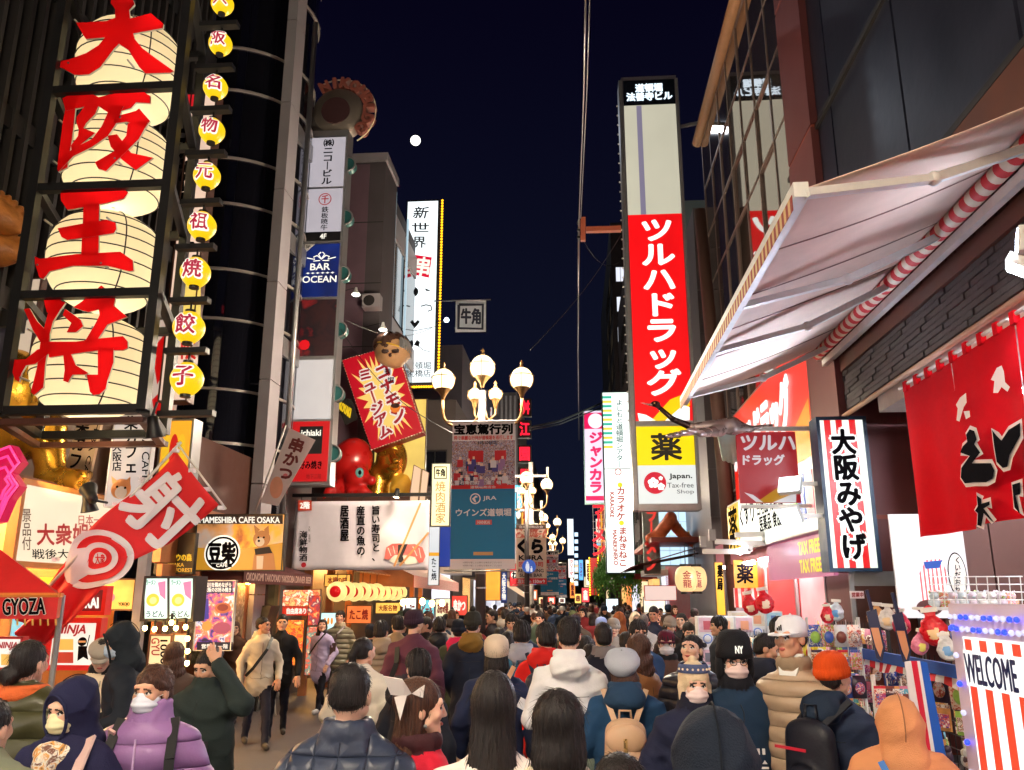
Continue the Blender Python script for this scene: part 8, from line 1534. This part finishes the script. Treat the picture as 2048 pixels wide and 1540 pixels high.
# Q: NY bucket
o=P('woman in a black trapper hat with white emblem, glasses and pale mask',1466,1280,5.4,2,jacket=(28,50,74),hair='long',hat=('bucket',(22,22,28),.05),mask=(226,200,196),glasses=True,fem=True,bulk=.06,hem=.62,j2=(24,24,34),collar=.05,inner=(22,22,30),**V1)
hc,E_,hs,s=o_hc[o.name]; letter(o,'NY',[(-.022,hc[2]+.1),(.022,hc[2]+.1),(.022,hc[2]+.06),(-.022,hc[2]+.06)],M_WHL,hc[1]-.135,.04); b=MB(); kn=mat('knit_white',(210,206,206),.8)
for i in range(7): b.box((-.1+i*.03,-.222,1.12*s),(-.086+i*.03,-.21,1.15*s)); b.poly([(-.105+i*.03,-.215,1.07*s),(-.075+i*.03,-.215,1.07*s),(-.09+i*.03,-.215,1.09*s)])
b.box((-.11,-.22,1.045*s),(.11,-.212,1.055*s)); obj('knit_pattern',b,kn,o)
# R: white cap tan vest
o=P('man in a white baseball cap and tan padded jacket looking down the street',1580,1232,5.3,-38,jacket=(176,150,124),hair='crop',hat=('cap',(228,230,238),.0),collar=.03,inner=(150,128,104),bulk=.042,hem=.78,puffm=True,puff=(.009,.085),hyaw=-14,W=.98,skin=1,**V1)
hc,E_,hs,s=o_hc[o.name]; b=MB()
for i in range(3): b.box((-.02+i*.014,-.1045,.05),(-.01+i*.014,-.1025,.068+i*.009))
k=obj('cap_logo',b,M_INK,o); k.location=tuple(hc); k.rotation_euler=E_; k.scale=(hs,)*3; obj('shirt_collar',MB().prism([(-.05,-.1,1.42*s),(.05,-.1,1.42*s),(.08,-.04,1.53*s),(-.08,-.04,1.53*s)],(0,.02,0)),M_WHITE,o)
# S: orange beanie backpack
o=P('person in a ribbed orange beanie and dark jacket facing the racks',1660,1308,5.2,128,jacket=(38,50,74),hair='short',hat=('beanie',(214,78,20)),bulk=.06,hem=.7,hood=True,hoodcol=(32,46,66),arms=('fwd','pocket'),skin=2,**V1); bp=backpack('black backpack with red trims and a bottle worn by the orange beanie person',o,(24,26,38),(.17,.11,.25),1.12,.21,flap=False)
for z in (.16,.36): obj('red_trim',MB().box((-.1,.205,z),(.1,.212,z+.015)),em((230,40,60),.4,'red_trim'),bp)
obj('bottle',MB().lathe([(0,0),(.028,0),(.03,.08),(.012,.1),(.014,.115),(0,.116)],c=(-.2,.08,.1),n=14),mat('clear_bottle',(190,210,220),.1,alpha=.7),bp,True)
# T: peach hood
o=P('person in a peach hooded coat with a blue strap seen from behind',1794,1398,4.45,170,jacket=(206,140,96),hair=None,hat=('hood',(214,146,100)),bulk=.06,hem=.5,flare=.03,fem=True,**V1); strap(o,[(.12,.12,1.42*o_hc[o.name][3]),(.05,.25,1.22*o_hc[o.name][3]),(-.04,.26,1.0*o_hc[o.name][3])],.03,mat('blue_strap',(40,110,190),.5),'bag_strap')
# left group
o=P('woman in a lilac padded jacket and white mask with a backpack walking forward',312,1330,4.25,12,jacket=(150,110,164),hair='curly',hairm=M_HAIRN,mask=(216,220,234),fem=True,bulk=.055,hem=.72,puffm=True,puff=(.009,.12),collar=.075,inner=(150,112,166),hyaw=-22,skin=1,**V1)
for sx in (-1,1): strap(o,[(sx*.125,-.03,1.47*o_hc[o.name][3]),(sx*.15,-.185,1.3*o_hc[o.name][3]),(sx*.16,-.205,1.02*o_hc[o.name][3])],.045,M_BLACK,'shoulder_strap')
obj('zip',MB().box((-.004,-.232,.8),(.004,-.222,1.4*o_hc[o.name][3])),mat('zip_lilac',(190,160,200),.4),o)
o=P('woman in a dark navy hood with a pale yellow mask and patterned scarf',152,1362,4.05,-8,jacket=(34,34,66),hair=None,hat=('hood',(30,32,64)),mask=(226,220,176),fem=True,bulk=.06,hem=.6,hyaw=-14,hpitch=8,fuzzy=True,**V1)
hc,E_,hs,s=o_hc[o.name]; sc=SDF()
for i in range(12): a=i*.5236; sc.cone((.1*math.cos(a),.01+.095*math.sin(a),hc[2]-.19+.01*math.sin(a*3)),(.1*math.cos(a+.5236),.01+.095*math.sin(a+.5236),hc[2]-.19+.01*math.sin(a*3+1.5)),.05,.05,0,.03)
sc.cone((.0,-.13,hc[2]-.2),(.02,-.19,hc[2]-.34),.06,.045,0,.03,1,_wr(.006,4)); link(bpy.data.objects.new('scarf',np_mesh('scarf',[sc.mesh(.012)],[photo_print('scarf_print',[(60,50,50),(214,150,60),(226,220,206),(110,60,40),(200,190,170)],26,0,2,1)])),o)
strap(o,[(.13,-.02,1.46*s),(.19,-.17,1.32*s),(.2,-.2,1.1*s)],.06,mat('pale_pink_strap',(214,180,172),.6),'shoulder_strap'); backpack('pale pink backpack carried by the navy hood woman',o,(214,176,170),(.16,.1,.2),1.12,.2,flap=False)
o=P('woman with a low bun, rust orange fringed scarf and olive padded coat',62,1278,4.5,172,jacket=(64,62,36),hair='bun',fem=True,bulk=.075,hem=.55,puffm=True,puff=(.012,.13),W=1.15,**V1)
hc,E_,hs,s=o_hc[o.name]; sc=SDF()
for i in range(12): a=i*.5236; sc.cone((.09*math.cos(a),.0+.09*math.sin(a),hc[2]-.15),(.09*math.cos(a+.5236),.0+.09*math.sin(a+.5236),hc[2]-.15),.04,.04,0,.03)
sc.cone((.1,.14,hc[2]-.16),(.15,.24,hc[2]-.36),.05,.055,0,.03,.6)
for i in range(6): sc.cone((.1+.02*i,.25,hc[2]-.36),(.09+.024*i,.26,hc[2]-.52-.02*(i%2)),.011,.008,0,.006)
link(bpy.data.objects.new('scarf',np_mesh('scarf',[sc.mesh(.011)],[mat('rust_wool',(200,92,40),.85,noise=.2,scale=20,bump=.3)])),o)
P('person in a grey green coat cut off by the edge beside the olive coat',-18,1395,3.6,180,jacket=(120,124,104),hair='short',bulk=.06,**V1)
o=P('man in a dark green jacket raising one hand to his hood and holding a phone',422,1296,6.0,-6,jacket=(38,48,46),hair='short',bulk=.055,hem=.62,hood=True,hoodcol=(36,46,42),arms=('hold','head'),collar=.04,inner=(34,42,40),hpitch=16,hyaw=-12,skin=1,W=1.12,**V1)
hc,E_,hs,s=o_hc[o.name]; obj('waist_bag',MB().box((-.16,-.285,1.0*s),(.15,-.2,1.12*s)).tube([(-.165,-.29,1.09*s),(.155,-.29,1.09*s)],.006,5),mat('bag_black',(28,26,30),.4),o)
ph=thing('phone','phone in the lowered hand of the man in the dark green jacket','phone',(o.location.x-.15,o.location.y-.36,1.02*s)); obj('body',MB().box((-.075,-.036,-.004),(.075,.036,.004)),M_BLACK,ph); obj('screen',MB().box((-.068,-.032,.0041),(.068,.032,.005)),em((200,210,230),.6,'phone_screen'),ph)
P('tall person in a dark hood and mask bending towards the vendor',272,1256,6.4,-62,1.8,jacket=(28,32,40),hair='short',hat=('hoodsmall',(26,32,38)),mask=(170,186,206),bulk=.055,hem=.65,arms=('hold','hold'),hpitch=18,lean=.12,vox=.016,hvox=.005)
P('vendor in a cream jacket and grey striped cap looking down at his work',212,1282,7.1,22,1.66,jacket=(226,206,172),hair='short',hat=('flat',(168,156,140)),bulk=.03,hem=.85,arms=('work','work'),hpitch=32,head_fwd=.06,lean=.1,inner=(30,28,30),collar=.03,vox=.015,hvox=.005)
# hoodie man pair, couple
o=P('man in a light grey zip hoodie with a black cross strap turning his head',528,1228,12.0,28,1.74,jacket=(196,186,170),pants=(34,34,50),shoes=(60,54,48),hair='crop',hyaw=55,stride=.22,arms=('down','relax'),hood=True,bulk=.03,hem=.86,skin=1,vox=.014,hvox=.005); strap(o,[(.13,-.05,1.45),(.05,-.215,1.3),(-.12,-.215,1.06),(-.2,-.1,.95)],.04,M_BLACK,'cross_strap')
P('man in a black jacket walking behind the light grey hoodie',566,1229,12.7,18,1.76,jacket=(24,24,28),pants=(30,32,46),hair='short',stride=-.2,bulk=.035,hem=.84,vox=.016)
P('woman with sunglasses on her head and brown hair beside the purple poster',470,1254,14.2,20,1.62,jacket=(90,62,46),hair='wavy',hairm=M_HAIRN,fem=True,bulk=.03,vox=.018)
P('man in a striped dark padded jacket in profile before the purple poster',432,1238,13.4,-80,1.72,jacket=(46,54,76),hair='crop',puffm=True,puff=(.014,.09),bulk=.045,skin=1,vox=.016)
o=P('woman in a lilac jacket and dark trousers looking up beside the food posters',646,1246,15.6,-18,1.62,jacket=(186,172,208),pants=(28,28,40),shoes=(190,190,200),hair='wavy',fem=True,skin=2,hyaw=30,hpitch=-14,stride=.16,bulk=.03,hem=.72,arms=('swing','relax'),vox=.015,hvox=.005); strap(o,[(.11,-.05,1.38),(.02,-.19,1.2),(-.14,-.18,1.0)],.025,M_BLACK,'cross_strap')
o=P('young man in an olive padded jacket with a brown pouch',681,1229,15.8,4,1.76,jacket=(132,124,100),pants=(74,58,46),shoes=(120,110,104),hair='mop',puffm=True,puff=(.01,.09),hpitch=-8,bulk=.05,hem=.82,arms=('relax','relax'),stride=-.1,vox=.015,hvox=.005,inner=(196,180,150),collar=.03); obj('pouch',MB().box((-.1,-.3,.95),(.0,-.22,1.2)),mat('brown_leather',(70,40,34),.4),o); strap(o,[(.1,-.06,1.48),(.0,-.23,1.35),(-.06,-.25,1.15)],.03,mat('brown_leather',(70,40,34),.4),'cross_strap')
# mid left
P('woman with a high ponytail in a cream long coat seen from behind',728,1272,6.9,168,jacket=(226,214,196),hair='pony',fem=True,bulk=.05,hem=.5,flare=.04,hyaw=-16,vox=.015,hvox=.005)
P('woman with dark tied hair in a black hooded coat in profile',834,1290,5.9,148,1.66,jacket=(26,28,38),hair='mop',fem=True,bulk=.06,hem=.6,hood=True,hyaw=60,vox=.015,hvox=.005)
o=P('man in a maroon beanie and two tone maroon grey fleece',829,1208,9.0,172,1.86,jacket=(92,48,64),j2=(66,60,70),split=True,hair='crop',hat=('beanie',(58,38,52)),fuzzy=True,bulk=.06,hem=.75,W=1.2,hyaw=-20,vox=.016)
strap(o,[(.14,.1,1.5),(.1,.22,1.35),(.2,.2,1.1)],.05,M_BLACK,'bag_strap')
P('man in a taupe hooded padded jacket looking towards the takoyaki counter',764,1238,10.6,200,1.72,jacket=(146,128,108),hair='mop',puffm=True,puff=(.01,.07),hood=True,bulk=.05,hyaw=-30,vox=.017)
P('man in a tan jacket beside the taupe padded jacket',795,1228,12.4,190,1.74,jacket=(160,136,108),hair='mop',bulk=.045,hyaw=20,vox=.02,hvox=.01)
P('woman with short hair facing forward near the takoyaki counter',824,1240,13.6,20,1.62,jacket=(40,40,50),hair='bob',fem=True,skin=2,vox=.02)
P('man with glasses near the takoyaki counter turned sideways',852,1232,13.0,-60,1.72,jacket=(50,42,40),hair='short',skin=1,glasses=True,vox=.02)
P('person in a pink hooded jacket beside the bobble hat man',918,1234,10.8,178,1.72,jacket=(54,62,50),hair='short',hat=('beanie',(24,28,40)),hood=True,hoodcol=(210,40,90),bulk=.055,vox=.018)
P('man in a dark coat standing at the lamp post turned to the side',985,1222,15.0,-70,1.8,jacket=(34,32,40),hair='short',skin=1,bulk=.045,vox=.02)
P('young man in a beige jacket looking down past the lamp post',1022,1222,14.0,4,1.74,jacket=(186,172,150),hair='mop',arms=('phone','phone'),hpitch=22,bulk=.04,vox=.018,hvox=.008)
# mid right
P('man in a black jacket in profile in front of the capsule toy machines',1437,1220,10.9,-86,1.78,jacket=(30,36,46),hair='mop',skin=1,bulk=.04,hem=.82,vox=.015,hvox=.005)
P('tall man in dark clothes with black hair behind the white cap',1556,1218,8.2,150,1.82,jacket=(32,32,48),hair='mop',skin=1,bulk=.05,vox=.017)
P('man bending towards the racks beside the capsule machines',1528,1246,7.6,140,1.7,jacket=(34,36,48),hair='short',hpitch=14,hyaw=-60,skin=1,hood=True,bulk=.05,vox=.017)
P('person in a light grey knit beanie looking down near the ramen counter',1338,1222,13.0,20,1.72,jacket=(60,46,42),hair='wavy',hat=('beanie',(150,138,126)),hpitch=20,fem=True,skin=2,bulk=.04,vox=.018)
P('person in a white jacket seen from behind near the ramen counter',1286,1224,14.0,190,1.74,jacket=(220,218,214),hair='short',hairm=M_HAIRG,bulk=.05,vox=.018)
P('person in a cream hood and glasses facing forward beside the white jacket',1270,1220,15.5,10,1.74,jacket=(60,60,70),hair=None,hat=('hoodsmall',(214,200,176)),glasses=True,vox=.02)
P('tall man in a navy jacket looking down near the ramen counter',1307,1208,14.5,-20,1.86,jacket=(40,46,66),hair='short',hpitch=14,skin=1,vox=.018)
P('woman with long dark hair in black turned sideways before the capsule machines',1362,1214,13.2,-40,1.78,jacket=(28,28,34),hair='long',fem=True,skin=2,hyaw=20,hpitch=-6,vox=.018)
P('woman looking down at her phone before the capsule machines',1375,1226,12.6,6,1.66,jacket=(30,28,34),hair='long',fem=True,skin=2,arms=('phone','phone'),hpitch=24,vox=.018)
P('person in a light blue baseball cap in the middle of the crowd',1202,1224,12.6,185,1.72,jacket=(60,64,80),hair='short',hat=('cap',(150,170,226)),vox=.018)
P('person in a fluffy brown hood in the middle of the crowd',1238,1219,14.2,182,1.76,jacket=(36,36,44),hair=None,hat=('hoodsmall',(150,86,48)),vox=.018)
P('person in an olive cap walking away in the middle of the crowd',1146,1214,16.5,180,1.76,jacket=(90,84,60),hair='short',hat=('cap',(78,84,54)),vox=.02)
P('woman with wavy dark hair in the crowd beside the black fleece coat',1170,1262,9.2,184,1.62,jacket=(50,40,50),hair='wavy',fem=True,vox=.018)
P('woman with loose dark hair in the crowd behind the camel brown coat',1252,1250,10.2,200,1.62,jacket=(60,40,40),hair='wavy',fem=True,vox=.018)
P('person in a dark green jacket between the lamp post and the light grey hood',1000,1256,11.5,180,1.62,jacket=(40,58,52),hair='short',vox=.02)
P('person in black by the white jacket of the tall man',1180,1285,8.8,178,1.55,jacket=(34,34,44),hair='bob',fem=True,vox=.018)
P('person in a dark puffer with a hood behind the maroon beanie',880,1225,11.8,184,1.74,jacket=(34,36,44),hair='mop',puffm=True,puff=(.01,.09),hood=True,vox=.02)
P('person in a black cap near the taupe padded jacket',742,1252,12.5,175,1.62,jacket=(36,36,44),hair='short',hat=('cap',(28,34,50)),vox=.02)
P('woman in a dark jacket walking behind the green jacket man',350,1300,7.6,195,1.62,jacket=(90,70,60),hair='wavy',hairm=M_HAIRN,fem=True,vox=.018)
# far crowd built from a few shared bodies
rnd=random.Random(33); protos=[]
for i in range(8):
    fem=i%2==0; s=1.0; S,pt=body_parts(s,bulk=.03+.01*(i%4),hem=.75-.1*(i%3),W=.95+.05*(i%4),arms=[('down','down'),('pocket','pocket'),('relax','hold'),('phone','phone')][i%4],stride=[.15,-.12,.2,0][i%4],hood=i%3==0,hands=False,seed=i)
    V,Fc,l=head_mesh(.012,fem); hc=np.array((0,-.015,1.72-.13*HS)); protos.append((np_mesh('person',[S.mesh(.028),(V*HS+hc,Fc,np.array([0,6,7,8,9])[l])],[SKIN[0]]*10),hc))
JC=[(34,36,46),(30,30,36),(60,50,46),(90,80,70),(40,54,80),(150,140,130),(120,40,44),(70,84,70),(200,196,190),(30,44,60),(110,86,60),(46,40,56)]
spots=[]
for k in range(185):
    Y=12+ (k/185)**1.25*52+rnd.uniform(-.5,.5); X=rnd.uniform(-3.9,3.1); 
    if Y<15 and (X<-2.6 or X>1.2): continue
    if abs(X+1.66)<.35 and (abs(Y-15)<.5 or abs(Y-30)<.5 or abs(Y-45.5)<.5): continue
    if any((X-a)**2+(Y-b)**2<.28 for a,b in spots): continue
    spots.append((X,Y))
import colorsys
def cname(c): 
    h,l,s=colorsys.rgb_to_hls(*[v/255 for v in c]); 
    if s<.14: return 'dark' if l<.22 else ('grey' if l<.5 else 'pale')
    return {0:'red',1:'brown',2:'olive',3:'green',4:'blue',5:'violet'}[int(h*6)%6] if l>.22 else 'dark'
for k,(X,Y) in enumerate(spots):
    me,hc=protos[k%8]; away=rnd.random()<.62; jc=rnd.choice(JC); h=rnd.uniform(1.58,1.8)
    if Y<15.5: h=min(h,1.7)
    o=bpy.data.objects.new('person',me); link(o); o.location=(X,Y,0); o.rotation_euler=(0,0,math.radians((180 if away else 0)+rnd.uniform(-25,25))); o.scale=(h/1.72,)*3
    for i,m in enumerate([SKIN[k%3],cloth(jc),cloth(rnd.choice([(36,36,46),(50,52,70),(80,72,64)])),mat('shoe',(50,46,46),.5,noise=.1),cloth(rnd.choice(JC)),cloth(jc),M_HAIRB,M_EYE,M_LIP,M_EYW]): o.material_slots[i].link='OBJECT'; o.material_slots[i].material=m
    tag(o,f'pedestrian in a {cname(jc)} coat {"walking away" if away else "coming this way"} far down the crowded street','person','pedestrians far down the street')
    st=rnd.choice(['short','mop','bob','wavy','crop','short','mop']); child('hair',hair_mesh(st),o,rnd.choice([M_HAIRB,M_HAIRB,M_HAIRN]),tuple(hc),None,HS)
    if rnd.random()<.25: child('knit_hat',hat_mesh(rnd.choice(['beanie','cap','slouch'])),o,cloth(rnd.choice(JC),False,True),tuple(hc),None,HS)
flush_texts()
